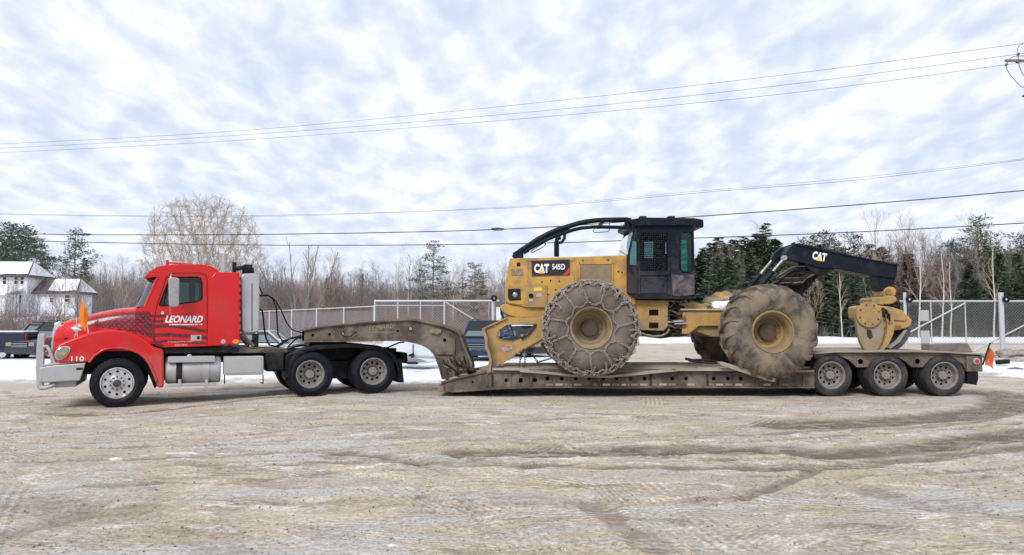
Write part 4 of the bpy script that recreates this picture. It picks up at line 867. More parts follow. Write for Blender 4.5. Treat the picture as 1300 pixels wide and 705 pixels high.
# flags on the front corner
for (pole, flag, y, lb) in (([(112, 423), (104.6, 380)], [(104.6, 380.5), (107.5, 388), (111.5, 397), (112.6, 402), (110.6, 411), (109.2, 421), (104, 415), (99.6, 407), (101.2, 398), (102.4, 389)], 1.1, 'orange pennant flag standing on the left front fender of the red truck'),):
    o = thing('warning_flag', lb, 'flag', tractor.location, PI+TH)
    MB().tube([T(*pole[0], y), T(*pole[1], y)], .012, 6).build('flag_pole', M['chrome'], o, smooth=60)
    fp = TP(flag, y); vv = []; mb = MB()
    n_ = len(fp); vv = [(x, y+.03+.03*math.sin(i*1.7), z) for i, (x, z) in enumerate(fp)]; cx_ = sum(p[0] for p in fp)/n_; cz_ = sum(p[1] for p in fp)/n_
    vv2 = [(a, b-.006, c_) for a, b, c_ in vv]; allv = vv+[(cx_, y+.07, cz_)]+vv2+[(cx_, y+.064, cz_)]
    ff = [(i, (i+1) % n_, n_) for i in range(n_)]+[((i+1) % n_+n_+1, i+n_+1, 2*n_+1) for i in range(n_)]+[(i, i+n_+1, (i+1) % n_+n_+1, (i+1) % n_) for i in range(n_)]
    mb.add(allv, ff).build('pennant', M['orange'], o, smooth=50)

# ============================================================ LOWBOY TRAILER
YC = 18.9
trailer = thing('lowboy_trailer', 'long weathered grey-brown lowboy trailer with gooseneck and three rear axles carrying the yellow machine', 'trailer', (4.0, YC, 0))
LM = Matrix.Translation((4.0, YC, 0))
def LP(pts, Y): return trace(LM, pts, Y-YC)
def Lp(u, v, Y): return loc(LM, u, v, Y-YC)
def build_trailer():
    P = trailer; n0, n1, f0, f1 = 17.6-YC, 17.72-YC, 20.08-YC, 20.2-YC
    # gooseneck side beams with real holes
    gn = [(383.6, 420.5), (401, 417.3), (419, 414.4), (444, 412.2), (468.5, 410.4), (490, 408.6), (507.8, 407.4), (520, 406.9), (527.5, 407.4), (540, 409.8), (552, 412.8), (562, 415.2), (571.8, 418.2), (578, 421.4), (583.6, 426.5), (586, 436), (591, 452), (597.5, 470),
          (590, 475), (576, 480.5), (562, 480), (559, 468), (555.5, 457), (552, 449.5), (548, 444.8), (542.3, 440.2), (535, 436.8), (527.5, 434.6), (518, 432.6), (507.8, 431.5), (470, 431.8), (430, 432.6), (383.6, 433)]
    holes = [(397, 425.6, 1.9), (418.4, 424.7, 2.0), (435.3, 423, 2.2), (505, 420.4, 1.6), (521.3, 417.7, 2.9), (564.5, 432, 2.4)]
    poly = LP(gn, 18.2); hp = []
    for u, v, r in holes:
        q = Lp(u, v, 18.2); hp.append(circ(q.x, q.z, r/55, 10))
    for a, b in ((18.2-YC, 18.26-YC), (19.54-YC, 19.60-YC)): MB().prism(poly, a, b, hp).build('gooseneck_beam', M['trailer'], P)
    # top and bottom flanges follow the outline, proud of the web
    def flange(name, idx, w0, w1, th, m_, inv=1):
        pts = [poly[i] for i in idx]; vv = []; ff = []
        for i, (x, z) in enumerate(pts):
            a = Vector(pts[max(i-1, 0)]); b = Vector(pts[min(i+1, len(pts)-1)]); t = (b-a).normalized(); nv = Vector((-t.y, t.x))*th*inv
            vv += [(x, w0, z), (x+nv.x, w0, z+nv.y), (x+nv.x, w1, z+nv.y), (x, w1, z)]
        k = len(pts); ff = [(i*4+j, i*4+(j+1) % 4, (i+1)*4+(j+1) % 4, (i+1)*4+j) for i in range(k-1) for j in range(4)]+[(0, 1, 2, 3), tuple((k-1)*4+j for j in range(4))]
        MB().add(vv, ff).build(name, m_, P)
    flange('top_flange', range(0, 18), 18.13-YC, 19.67-YC, .035, M['trailer'])
    flange('bottom_flange', list(range(19, 33)), 18.15-YC, 19.65-YC, .03, M['trailer'])
    MB().bb(poly[0][0], poly[0][0]+.05, 18.2-YC, 19.6-YC, poly[32][1], poly[0][1]).build('nose_plate', M['trailer'], P)
    # outer stiffener strip down the swan neck
    st = LP([(571, 420), (576, 424), (578, 430), (577.4, 452), (575, 474), (573.2, 474), (575.4, 452), (575.6, 431), (573.6, 426), (569.5, 422.4)], 18.17)
    MB().prism(st, 18.16-YC, 18.2-YC).build('neck_stiffener', M['trailer'], P, bevel=.006)
    st = LP([(583, 426), (585.4, 427), (600, 461), (600, 468.6), (597.5, 468.6), (596.8, 461)], 18.1)
    MB().prism(st, 18.0-YC, 18.14-YC).build('neck_rib', M['alu_flat'] if False else M['trailer'], P, bevel=.006)
    MB().prism(LP([(578, 430), (583.6, 427), (599, 462), (599, 469), (577, 474)], 18.3), 18.24-YC, 19.5-YC).build('neck_casting', M['trailer_dark'], P)
    MB().prism(LP([(552.5, 449.8), (577, 450.3), (577, 451.5), (553.5, 451)], 18.19), 18.18-YC, 18.2-YC).build('weld_line', M['trailer_dark'], P)
    MB().prism(LP([(545, 420), (549, 417.6), (556, 417.4), (561, 419.2), (560, 422.6), (556, 424.6), (547, 423.4)], 18.18), 18.14-YC, 18.2-YC).build('mud_patch', M['mud'], P, bevel=.012)
    q = Lp(482, 415.4, 18.19); lettering('raised_name', 'LEONARD', (q.x, 18.195-YC, q.z), .11, .66, M['mud'], P, shear=.3, fat=.02, tilt=math.radians(5))
    q = Lp(482, 421.8, 18.19); MB().bb(q.x-.33, q.x+.33, 18.192-YC, 18.2-YC, q.z-.012, q.z+.006).build('name_underline', M['mud'], P)
    # pins in the holes and lashings on top of the neck
    q = Lp(521.5, 417.5, 18.16); MB().disc((q.x, q.z), .035, 18.12-YC, 18.3-YC, 12).build('neck_pin', M['steel'], P)
    cp = [Lp(a, b, 18.14) for a, b in ((433, 423), (436, 426.5), (441, 428), (446, 427), (449, 424), (453, 421.5))]; MB().tube(cp, .014, 5).build('hook_chain', M['trailer_dark'], P)
    vv, ff = lump(.12, .03, 8, 1); q = Lp(430, 412.6, 18.5); MB().add([(x+q.x, y+q.y, z+q.z) for x, y, z in vv], ff).build('hose_bundle', M['mud'], P, smooth=60)
    # ---- front ramp and side girders
    top = [(556.3, 491.6), (563, 485.6), (590, 478.6), (618.8, 471.3), (640, 468.8), (690, 468.8), (1034, 470.4)]
    bot = [(1034, 492.4), (860, 491.6), (700, 492.0), (640, 493.4), (600, 495.6), (574, 498), (557, 496.8)]
    web = LP(top+bot, 17.6); hp = []
    hs = [(600, 485.2, 1.5), (643, 482.9, 2.8), (679, 482.6, 2.8), (695, 480.9, 2.8), (713, 480.9, 2.6), (818, 480.9, 2.6), (853.5, 480.7, 2.6), (871, 480.7, 2.6), (906, 480.7, 2.6), (924, 480.7, 2.6), (940.5, 480.9, 2.6), (801, 480.9, 2.4), (783, 480.9, 2.4), (766, 480.9, 2.4), (748, 480.9, 2.4), (731, 480.9, 2.4)]
    for u, v, r in hs:
        q = Lp(u, v, 17.6); hp.append(circ(q.x, q.z, r/56.8, 10))
    q = Lp(661, 483, 17.6); hp.append([(q.x-.045, q.z-.05), (q.x+.045, q.z-.05), (q.x+.045, q.z+.05), (q.x-.045, q.z+.05)])
    for a, b in ((n0, n0+.02), (f1-.02, f1)): MB().prism(web, a, b, hp).build('side_girder', M['trailer'], P)
    MB().prism(LP([(600, 480), (1034, 474), (1034, 491), (600, 492)], 17.9), n0+.22, n0+.3).build('inner_beam', M['trailer_dark'], P)
    zt = Lp(800, 469.2, 17.6).z; zb = Lp(800, 492.2, 17.6).z
    # flanges
    def strip(pts, y0, y1, th, name, m_):
        pp = LP(pts, 17.6); up = [(x, z+th/2) for x, z in pp]; dn = [(x, z-th/2) for x, z in reversed(pp)]
        MB().prism(up+dn, y0, y1).build(name, m_, P, bevel=.006)
    for y0, y1 in ((n0-.035, n0+.12), (f1-.12, f1+.035)):
        strip([(560, 485.8), (590, 478.4), (618.8, 471.6), (640, 472.6), (1034, 474.5)], y0, y1, .035, 'upper_rail', M['trailer'])
        strip([(572, 497.6), (600, 495.8), (640, 493), (700, 491.4), (860, 491.2), (1034, 492)], y0, y1, .035, 'lower_rail', M['trailer'])
    # vertical stiffeners, outrigger brackets, stake pockets
    for u in (618, 625, 648, 674, 704, 722, 760, 796, 826, 862, 898, 932, 960, 990, 1020):
        a, b = Lp(u, 474.6, 17.58), Lp(u, 490.6, 17.58)
        MB().bb(a.x-.02, a.x+.02, n0-.03, n0+.0, b.z, a.z).build('stiffener', M['trailer_dark'] if u in (625, 826, 898) else M['trailer'], P)
    # conspicuity tape
    k = 0
    for u in range(690, 1020, 12):
        if rng.random() < .72:
            a, b = Lp(u+3, 488.6, 17.56), Lp(u+12.4, 488.6, 17.56); MB().bb(a.x, b.x, n0-.0225, n0-.0205, a.z-.022, a.z+.022).build('reflector_tape', mat('faded_red_tape', (.30, .10, .085), .7, dirt=(.25, .21, .18), lo=.3, hi=.7) if k == 0 else (bpy.data.materials['faded_red_tape'] if k % 2 == 0 else M['faded_white']), P); k += 1
            if k == 1: M['faded_white'] = mat('faded_white_tape', (.45, .43, .41), .7, dirt=(.22, .19, .17), lo=.35, hi=.7)
    # deck planks: run lengthwise, each its own piece
    zd = zt+.015; xa, xb = Lp(640, 468, 17.7).x, Lp(1040, 468, 17.7).x; ny = 10
    plank = None
    segs = np.linspace(xa, xb, 4)
    for j in range(ny):
        y0 = n0+.14+j*(f1-n0-.28)/ny; wd = (f1-n0-.28)/ny
        for s in range(3):
            x0, x1 = segs[s]+(.35*((j*7) % 3-1) if s else 0), segs[s+1]+(.35*((j*7) % 3-1) if s < 2 else 0)
            vv = []; ln = x1-x0-.012; o = MB().box((0, 0, 0), (ln, wd-.014, .045)).build('deck_plank', M['deck'], P, bevel=.005, seg=1) if plank is None else None
            if plank is None: plank = o
            else:
                o = bpy.data.objects.new('deck_plank', plank.data); COL.objects.link(o); o.parent = P; o.scale = (ln/plank_l, 1, 1)
            if s == 0 and j == 0: plank_l = ln
            o.location = ((x0+x1)/2, y0+wd/2, zd+rng.uniform(-.006, .008)); o.rotation_euler = (rng.uniform(-.01, .01), rng.uniform(-.0015, .0015), 0)
    # cross members under deck
    for x in np.linspace(xa+.1, xb-.1, 11): MB().bb(x-.04, x+.04, n0+.02, f1-.02, zb+.06, zt-.02).build('cross_member', M['trailer_dark'], P)
    # sloped approach at the front with a mud-caked tread plate
    fr = LP([(557, 491.2), (563, 485.4), (618.8, 471), (640, 468.6), (640, 471), (618.8, 473.4), (566, 487.4), (560, 494)], 17.65)
    MB().prism(fr, n0+.03, f1-.03).build('front_ramp', M['deck'], P, bevel=.006)
    q = Lp(558, 494, 17.6); MB().bb(q.x-.05, q.x+.10, n0-.03, f1+.03, q.z-.06, q.z+.07).build('ramp_toe', M['rust'], P, bevel=.025, seg=2)
    for (u, v, r_, m_) in ((611, 470.5, .14, 'mud'), (590, 476, .12, 'mud'), (602, 468.5, .10, 'trailer_dark'), (578, 479.5, .13, 'mud'), (626, 468.4, .12, 'mud')):
        for yy in (17.9, 18.6, 19.4):
            q = Lp(u, v, yy); vv, ff = lump(r_*1.2, .05, u+yy, 1); MB().add([(x+q.x, y+q.y, z+q.z-.02) for x, y, z in vv], ff).build('mud_clod', M[m_], P, smooth=80)
    # hoses and chains heaped at the foot of the neck
    rn = random.Random(4)
    for i in range(9):
        u0 = 566+i*3.4; pts = [Lp(u0+rn.uniform(-3, 3)+(-8+k*5.0)*rn.uniform(.5, 1.1), 455+k*6+rn.uniform(-3, 3), 17.98+rn.uniform(-.1, .1)) for k in range(5)]
        MB().tube(pts, .015+.01*rn.random(), 5).build('hydraulic_hose', M['trailer_dark'] if i % 3 else M['trailer'], P, smooth=60)
    for (a, b) in (((571, 478), (588, 455)), ((573, 470), (597, 470)), ((576, 480), (580, 452))):
        MB().tube([Lp(*a, 18.0), Lp(*b, 18.0)], .03, 6).build('neck_link', M['trailer'], P)
    # warped edge boards lying along the outriggers (one bows up between the wheels)
    ed = LP([(660, 469.5), (690, 471.6), (730, 475.8), (770, 476.8), (800, 474.2), (830, 470.6), (852, 468.6), (860, 471.4), (830, 474.2), (800, 477.4), (770, 479.6), (730, 478.8), (690, 474.6), (660, 472.6)], 17.5)
    MB().prism(ed, n0-.16, n0+.05).build('edge_board', M['wood'], P, bevel=.008)
    ed = LP([(625, 467.6), (660, 467.4), (672, 468.8), (672, 471), (625, 470.4)], 17.5); MB().prism(ed, n0-.1, n0+.05).build('edge_board', M['wood'], P, bevel=.006)
    ed = LP([(858, 468.2), (905, 468.0), (960, 469), (960, 471.4), (858, 471.2)], 17.5); MB().prism(ed, n0-.12, n0+.05).build('edge_board', M['wood'], P, bevel=.006)
    ed = LP([(985, 470), (1034, 470), (1034, 473), (985, 473)], 17.5); MB().prism(ed, n0-.08, n0+.05).build('edge_board', M['wood'], P, bevel=.006)
    # ---- rear bogie
    zr_ = Lp(1100, 446.4, 17.65).z; x0, x1 = Lp(1036, 447, 17.65).x, Lp(1246, 450, 17.65).x
    side = LP([(1033, 449), (1060, 447.2), (1161, 446.6), (1200, 447.4), (1246, 450), (1246, 472), (1228, 472), (1222, 462), (1210, 453.6), (1195, 451), (1182, 455), (1172, 466.4), (1158, 466.4), (1150, 459), (1140, 453.6), (1127, 451), (1112, 455), (1104, 466.4), (1088, 466.4), (1078, 457), (1066, 452), (1050, 450.4), (1036, 456)], 17.66)
    hp = []
    for u, v, r in ((1093, 459.3, 3.4), (1165.5, 459.0, 3.3)):
        q = Lp(u, v, 17.66); hp.append(circ(q.x, q.z, r/56.6, 14))
    for a, b in ((17.68-YC, 17.70-YC), (20.10-YC, 20.12-YC)): MB().prism(side, a, b, hp).build('bogie_skirt', M['trailer'], P)
    strip_ = LP([(1033, 448), (1060, 446), (1161, 445.6), (1200, 446.4), (1247, 449.2), (1247, 450.9), (1200, 448.3), (1161, 447.4), (1060, 447.8), (1034, 450)], 17.6)
    MB().prism(strip_, n0-.02, f1+.02).build('bogie_deck', M['deck'], P, bevel=.008)
    MB().bb(Lp(1226, 460, 17.66).x, x1, n0+.02, f1-.02, Lp(1240, 472, 17.66).z, Lp(1240, 450, 17.66).z-.03).build('tail_beam', M['trailer'], P, bevel=.012)
    q = Lp(1240, 458.8, 17.6); MB().disc((q.x, q.z), .045, n0-.025, n0+.03, 14).build('tail_light', M['redlens'], P, bevel=.008)
    MB().disc((q.x, q.z), .075, n0-.008, n0+.03, 16).build('light_bezel', M['alu_flat'], P, bevel=.004)
    mf = LP([(1226, 471), (1240, 471), (1240.5, 481), (1238, 489), (1232, 486), (1227, 485)], 17.7); MB().prism(mf, n0+.05, n0+.65).build('mud_flap', M['rubber'], P, bevel=.006)
    # neck of the rear transition, between deck and wheels
    MB().prism(LP([(1028, 447.5), (1040, 446), (1040, 494), (1024, 494), (1022, 474), (1024, 456)], 17.9), n0+.45, f1-.45).build('rear_transition', M['trailer_dark'], P, bevel=.01)
    inner = MB()
    for yy in (18.35-YC, 19.35-YC): inner.bb(x0-.2, x1-.2, yy, yy+.10, zr_-.42, zr_-.05)
    inner.build('bogie_frame', M['trailer_dark'], P)
    # low steel box and plank lying on the far side of the bogie (part of the tail)
    tb = LP([(1177, 437), (1226, 435.6), (1233, 447.5), (1177, 447.5)], 19.6); MB().prism(tb, 19.5-YC, 19.9-YC).build('stake_box', mat('brown_steel', (.20, .165, .15), .8, dirt=(.14, .11, .1)), P, bevel=.02)
    # bogie wheels
    pos = [Lp(u, v, 17.62) for u, v in ((1056.3, 476.8), (1127.3, 476.8), (1199.8, 477.2))]
    w = node('wheel', P, pos[0]); t1 = tyre_mesh(.455, .295, .26, 'tyre', M['rubber_dusty']).build('tyre', M['rubber_dusty'], w, smooth=40)
    r1 = rim_mesh('dual', .295).build('rim', [M['rim_dirty'], M['rim_nut']], w, smooth=35); dk = MB().lathe([(.275, .14), (.275, .5), (0, .45)], 24).build('drum', M['rim_dark'], w); share(t1, 'tyre', w, (0, .33, 0))
    for i, p in enumerate(pos):
        for far in (0, 1):
            if i == 0 and not far: continue
            w = node('wheel', P, (p.x, p.y if not far else 20.18-YC, p.z), PI if far else 0)
            share(t1, 'tyre', w); share(t1, 'tyre', w, (0, .33, 0)); share(r1, 'rim', w); share(dk, 'drum', w)
        MB().tube([(p.x, p.y+.2, p.z), (p.x, 20.0-YC, p.z)], .08, 10).build('axle', M['trailer_dark'], P)
        MB().bb(p.x-.35, p.x+.1, -.9, -.72, p.z-.02, p.z+.14).build('suspension_arm', M['trailer_dark'], P, bevel=.02)
build_trailer()

# ============================================================ LOG SKIDDER
skidder = thing('log_skidder', 'yellow skidder with dark cab, chained front wheels and rear grapple boom, loaded on trailer', 'skidder', (3.7, YC, 0))
SM = Matrix.Translation((3.7, YC, 0))
def SP(pts, Y): return trace(SM, pts, Y-YC)
def Sp(u, v, Y): return loc(SM, u, v, Y-YC)
TYR = [(.44, .16), (.46, .10), (.52, .055), (.60, .02), (.70, .0), (.80, .015), (.88, .055), (.94, .115), (.975, .19), (.99, .30), (.995, .45)]
def tyr_d(r): return float(np.interp(r, [a for a, _ in TYR], [b for _, b in TYR]))
def big_tyre(seed, lug_h=.045, nl=18):
    WD = .90; prof = TYR+[(a, WD-b) for a, b in reversed(TYR[:-1])]
    mb = MB().lathe(prof, 96)
    rr = random.Random(seed)
    vv = []
    for x, y, z in mb.v:
        r = math.hypot(x, z); q = Vector((x*3+seed, y*3, z*3)); k = mnoise.noise(q)*.014+mnoise.noise(q*3)*.008
        s = (r+k*(1 if r > .85 else .3))/r; vv.append((x*s, y+(k*1.2 if .5 < r < .9 else 0)*(-1 if y < .45 else 1), z*s))
    mb.v = vv
    for side in (0, 1):                                     # angled tread bars, each runs down the shoulder
        for j in range(nl):
            a0 = 2*PI*(j+(.5 if side else 0))/nl; path = [(.80, 0), (.87, .02), (.93, .045), (.975, .085), (.995, .13), (1.0, .19), (1.0, .255)]
            dd = [tyr_d(.80), tyr_d(.87), tyr_d(.93), .19, .29, .38, .47]; top, base = [], []
            for i, ((r, da), d) in enumerate(zip(path, dd)):
                wv = .062+.012*(i/6); hh = lug_h*min(1, .12+i*.33); d_ = d-(hh*.45 if r < .9 else 0); R_ = r+(hh if r >= .9 else hh*.4)
                for sg in (-1, 1):
                    an = a0+(da*1.25)*(1)+sg*wv/r*.75; y_ = d_ if not side else WD-d_; yb = d+.02 if not side else WD-d-.02
                    top.append((R_*math.cos(an), y_, R_*math.sin(an))); an2 = a0+(da*1.25)+sg*wv*1.25/r*.75; base.append(((r-.015)*math.cos(an2), yb, (r-.015)*math.sin(an2)))
            k = len(top); ff = []
            for i in range(0, k-2, 2): ff += [(i, i+1, i+3, i+2), (i+k, i, i+2, i+2+k), (i+1, i+1+k, i+3+k, i+3)]
            ff += [(0, k, k+1, 1), (k-2, k-1, 2*k-1, 2*k-2)]
            mb.add(top+base, ff)
    return mb
def big_rim():
    mb = MB()
    mb.lathe([(.465, .155), (.47, .10), (.455, .075), (.43, .08), (.425, .13), (.405, .16), (.385, .20), (.365, .30), (.35, .46), (.30, .475)], 56)
    mb.lathe([(.30, .475), (.30, .53), (.20, .53), (.195, .50), (0, .50)], 40)
    for j in range(12): q = 2*PI*j/12; mb.disc((.25*math.cos(q), .25*math.sin(q)), .02, .50, .535, 6)
    return mb
def link_template():
    seg, n = 10, 5; vv = []
    for i in range(seg):
        a = 2*PI*i/seg; c_ = Vector((math.cos(a)*.5+(.22 if math.cos(a) > 0 else -.22), math.sin(a)*.36, 0)); t = Vector((-math.sin(a)*.5, math.cos(a)*.36, 0)).normalized(); nv = Vector((t.y, -t.x, 0))
        for j in range(n):
            q = 2*PI*j/n; vv.append(c_+nv*(.135*math.cos(q))+Vector((0, 0, .135*math.sin(q))))
    ff = [(i*n+j, i*n+(j+1) % n, ((i+1) % seg)*n+(j+1) % n, ((i+1) % seg)*n+j) for i in range(seg) for j in range(n)]
    return vv, ff
LINK = link_template()
def chain_along(mb, pts, size=.058, rn=None, out=None):
    P = [Vector(p) for p in pts]; acc = 0; step = size*1.02; i = 0; flip = 0; pos = 0.0
    cum = [0]
    for a, b in zip(P[:-1], P[1:]): cum.append(cum[-1]+(b-a).length)
    d = 0
    while d < cum[-1]:
        while cum[i+1] < d and i < len(P)-2: i += 1
        a, b = P[i], P[i+1]; t = (b-a).normalized(); p = a+t*(d-cum[i]); u = Vector((0, -1, 0)) if out is None else out(p)
        u = (u-t*u.dot(t)).normalized(); s = t.cross(u); ang = (PI/2 if flip else 0)+(rn.uniform(-.4, .4) if rn else 0); c_, s_ = math.cos(ang), math.sin(ang)
        y_, z_ = s*c_+u*s_, u*c_-s*s_
        mb.add([p+t*(v.x*size)+y_*(v.y*size)+z_*(v.z*size) for v in LINK[0]], LINK[1]); flip ^= 1; d += step
def tyre_chains():
    rn = random.Random(12); mb = MB(); WD = .9
    def S(r, a, off=.04, far=False, d=None):
        d_ = tyr_d(r) if d is None else d; rr_ = r+(off if r > .9 else 0); y = d_-(off if r < .97 else 0)
        return (rr_*math.cos(a), WD-y if far else y, rr_*math.sin(a))
    outv = lambda p: Vector((p.x, (p.y-.45)*1.2, p.z)).normalized()
    nS = 11; base = [2*PI*j/nS+rn.uniform(-.06, .06)+.05 for j in range(nS)]
    for far in (False, True):
        ring = []
        for j in range(nS):                              # scalloped ring round the rim, pulled out at each strand
            a0, a1 = base[j], base[(j+1) % nS]+(2*PI if j == nS-1 else 0)
            for k in range(8):
                f = k/8; ring.append(S(.505+.07*abs(math.cos(PI*f))**3, a0+(a1-a0)*f, .035, far))
        ring.append(ring[0]); chain_along(mb, ring, .044, rn, outv)
        for j in range(nS):
            a0 = base[j]; bend = rn.uniform(-.10, .10); chain_along(mb, [S(r, a0+bend*(r-.57)/.4, .03, far) for r in (.575, .66, .75, .84, .91, .96)], .047, rn, outv)
        for rr_, da in ((.965, 0), (.93, .14)):
            ring = [S(rr_+.03*math.sin(a*nS*2+da*20), a, .035, far) for a in np.linspace(0, 2*PI, 120)]; chain_along(mb, ring, .06, rn, outv)
    for j in range(nS*2):                                  # diamond net over the tread
        a0 = 2*PI*j/(nS*2); w_ = 2*PI/(nS*2)
        for s in (1, -1):
            pts = [S(.99, a0+s*w_*f*1.0, .045, False, .16+.58*f) for f in np.linspace(0, 1, 7)]
            pts = [(p[0], p[1], p[2]) for p in pts]; chain_along(mb, pts, .064, rn, outv)
    for f in (.24, .45, .66):
        chain_along(mb, [S(.995, a, .05, False, f+.02*math.sin(a*22)) for a in np.linspace(0, 2*PI, 140)], .064, rn, outv)
    for far in (False, True):                              # short tag ends and doubled strands, twisted over the shoulder
        for j in range(26):
            a0 = rn.uniform(0, 2*PI); r0_ = rn.uniform(.80, .93); pts = [S(r0_+f*(1.0-r0_), a0+rn.uniform(-.05, .05)+f*rn.uniform(-.12, .12), .05, far) for f in (0, .35, .7, 1)]; chain_along(mb, pts, .052, rn, outv)
    # slack that hangs away from the tyre low down
    for a0 in np.linspace(PI*1.06, PI*1.94, 15):
        k = rn.uniform(.02, .07); pts = [(1.02*math.cos(a0), .14, 1.02*math.sin(a0)), ((1.03+k)*math.cos(a0+.05), .07, (1.0+k*.5)*math.sin(a0+.05)), (1.02*math.cos(a0+.16), .12, 1.02*math.sin(a0+.16))]
        chain_along(mb, pts, .058, rn, outv)
    return mb
def build_skidder():
    P = skidder; nO = 17.05-YC
    Yb0, Yb1 = 18.1-YC, 19.7-YC
    # ---- wheels
    c1 = Sp(751.3, 416.4, 17.05); c2 = Sp(983.2, 421.6, 17.05)
    w = node('wheel', P, (c1.x, nO, c1.z)); ty = big_tyre(3).build('tyre', M['bigtyre_dusty'], w, smooth=55)
    rm = big_rim().build('rim', M['mud'] if False else mat('muddy_rim', (.24, .18, .11), .85, dirt=(.36, .27, .14), scale=3, lo=.45, hi=.7, bump=.5), w, smooth=35)
    hb = MB().disc((0, 0), .19, .43, .52, 24).build('hub', mat('muddy_hub', (.085, .055, .042), .9, dirt=(.14, .10, .07)), w, bevel=.01)
    ch = tyre_chains().build('tyre_chain', M['chain'], w, fix=False, smooth=80); ch['kind'] = 'stuff'
    w = node('wheel', P, (c1.x, -nO, c1.z), PI); share(ty, 'tyre', w); share(rm, 'rim', w); share(hb, 'hub', w); tag(share(ch, 'tyre_chain', w), kind='stuff')
    w = node('wheel', P, (c2.x, nO, c2.z)); t2 = big_tyre(9, .06).build('tyre', [M['bigtyre']], w, smooth=55); r2 = big_rim().build('rim', mat('muddy_yellow_rim', (.38, .25, .09), .8, dirt=(.22, .17, .115), scale=3, lo=.35, hi=.6, bump=.4), w, smooth=35); share(hb, 'hub', w)
    w['label'] = 'bare rear wheel caked in dried mud'
    w = node('wheel', P, (c2.x, -nO, c2.z), PI); t3 = share(t2, 'tyre', w); share(r2, 'rim', w); share(hb, 'hub', w)
    for c_ in (c1, c2):
        MB().tube([(c_.x, nO+.5, c_.z), (c_.x, -nO-.5, c_.z)], .19, 14).tube([(c_.x, -.25, c_.z), (c_.x, .25, c_.z)], .33, 16).build('axle', M['yellow_dirty'], P, smooth=50)
    # ---- engine hood
    ho = [(647.3, 328.2), (700, 327), (750, 325.6), (796.4, 323.8), (797.2, 384), (766, 388), (694.6, 390.4), (693, 392.4), (667, 391), (661, 388.6), (646, 386.2), (643.0, 383), (641.6, 376), (641.4, 358), (644.6, 341)]
    hood = MB().prism(SP(ho, 18.1), Yb0, Yb1).build('engine_hood', M['yellow'], P, bevel=.03, seg=3)
    def face(name, pts, y0, y1, m_, par=P, bev=.006, Y=18.1): return MB().prism(SP(pts, Y), y0-YC, y1-YC).build(name, m_, par, bevel=bev)
    face('front_panel', [(649, 330.5), (670.5, 329.8), (670.5, 388), (646, 385), (643.6, 376), (643.6, 358.5)], 18.086, 18.1, M['yellow'])
    # proud panels of the side, each door its own
    face('side_door', [(674, 353), (729, 351.5), (729, 387), (696, 388.5), (674, 388.8)], 18.085, 18.1, M['yellow'])
    face('side_door', [(731.5, 329.4), (778, 328), (778, 386), (731.5, 387)], 18.085, 18.1, M['yellow'])
    face('side_door', [(780.5, 328), (795.4, 327.4), (795.6, 383), (780.5, 385)], 18.085, 18.1, M['yellow'])
    face('top_rail', [(672, 329.6), (729, 328), (729, 331.2), (672, 331.4)], 18.08, 18.1, M['yellow'])
    face('access_panel', [(666.8, 363), (694.8, 362.2), (694.8, 390.6), (666.8, 390.2)], 18.062, 18.084, M['yellow_dirty'])
    face('grille_screen', [(736.4, 336), (776.4, 335.6), (776.4, 360.5), (736.4, 361)], 18.07, 18.084, mat('tan_screen', (.24, .185, .12), .9, dirt=(.31, .245, .165), scale=5, lo=.4, hi=.7, bump=.8, bscale=90))
    for a in ([(735.0, 334.3), (777.8, 333.9), (777.8, 335.6), (735.0, 336)], [(735, 361), (777.8, 360.5), (777.8, 362.2), (735, 362.6)], [(735, 334.3), (736.4, 334.3), (736.4, 362.6), (735, 362.6)], [(776.4, 334), (777.8, 334), (777.8, 362), (776.4, 362)]):
        face('screen_frame', a, 18.058, 18.085, M['yellow'], bev=.003)
    face('light_recess', [(644.9, 367.2), (660.6, 366.6), (661.4, 381), (647, 382), (645, 379)], 18.070, 18.09, M['frameblack'])
    q = Sp(654, 374.6, 18.06); MB().lathe([(0, 0), (.05, .0), (.07, .02)], 14, (q.x, q.y, q.z)).build('headlight', M['lens'], P, smooth=60)
    face('vent_patch', [(649.4, 341.4), (663.8, 341), (663.8, 350), (649, 350.2)], 18.076, 18.09, M['mud'])
    face('round_vent', [(656, 333.6), (660.6, 333.6), (660.6, 338.4), (656, 338.4)], 18.076, 18.09, M['black'])
    q = Sp(658.3, 336, 18.07)
    face('label_plate', [(677.6, 365.8), (688, 365.4), (688, 369.4), (677.6, 369.8)], 18.056, 18.066, mat('bright_yellow_label', (.75, .55, .05), .5, fine=1))
    face('label_plate', [(680.8, 373.2), (687.8, 373), (687.8, 377), (680.8, 377.2)], 18.056, 18.066, M['silver'])
    face('label_plate', [(671.8, 380), (676.6, 380), (676.6, 383.2), (671.8, 383.2)], 18.056, 18.066, M['silver'])
    q = Sp(674.2, 375.6, 18.06); MB().disc((q.x, q.z), .055, 18.05-YC, 18.066-YC, 14).build('fuel_cap', M['black'], P)
    for (u, v) in ((688, 358), (699, 356.4), (696, 374), (705, 368), (710, 357), (722, 362), (698, 345), (740, 330.6), (772, 330), (785, 345), (785, 370), (789.6, 346)):
        q = Sp(u, v, 18.08); MB().disc((q.x, q.z), .018, 18.072-YC, 18.088-YC, 8).build('latch', M['trailer_dark'], P)
    # decal with maker's word, triangle and model number
    dc = face('hood_decal', [(675.2, 331.4), (723, 329.6), (723, 349.2), (675.2, 350.4)], 18.074, 18.084, M['print_black'], bev=0)
    face('decal_slash', [(714.6, 349.3), (722.8, 339.8), (722.8, 346.2), (720, 349.2)], 18.070, 18.076, M['print_red'], dc.parent, 0)
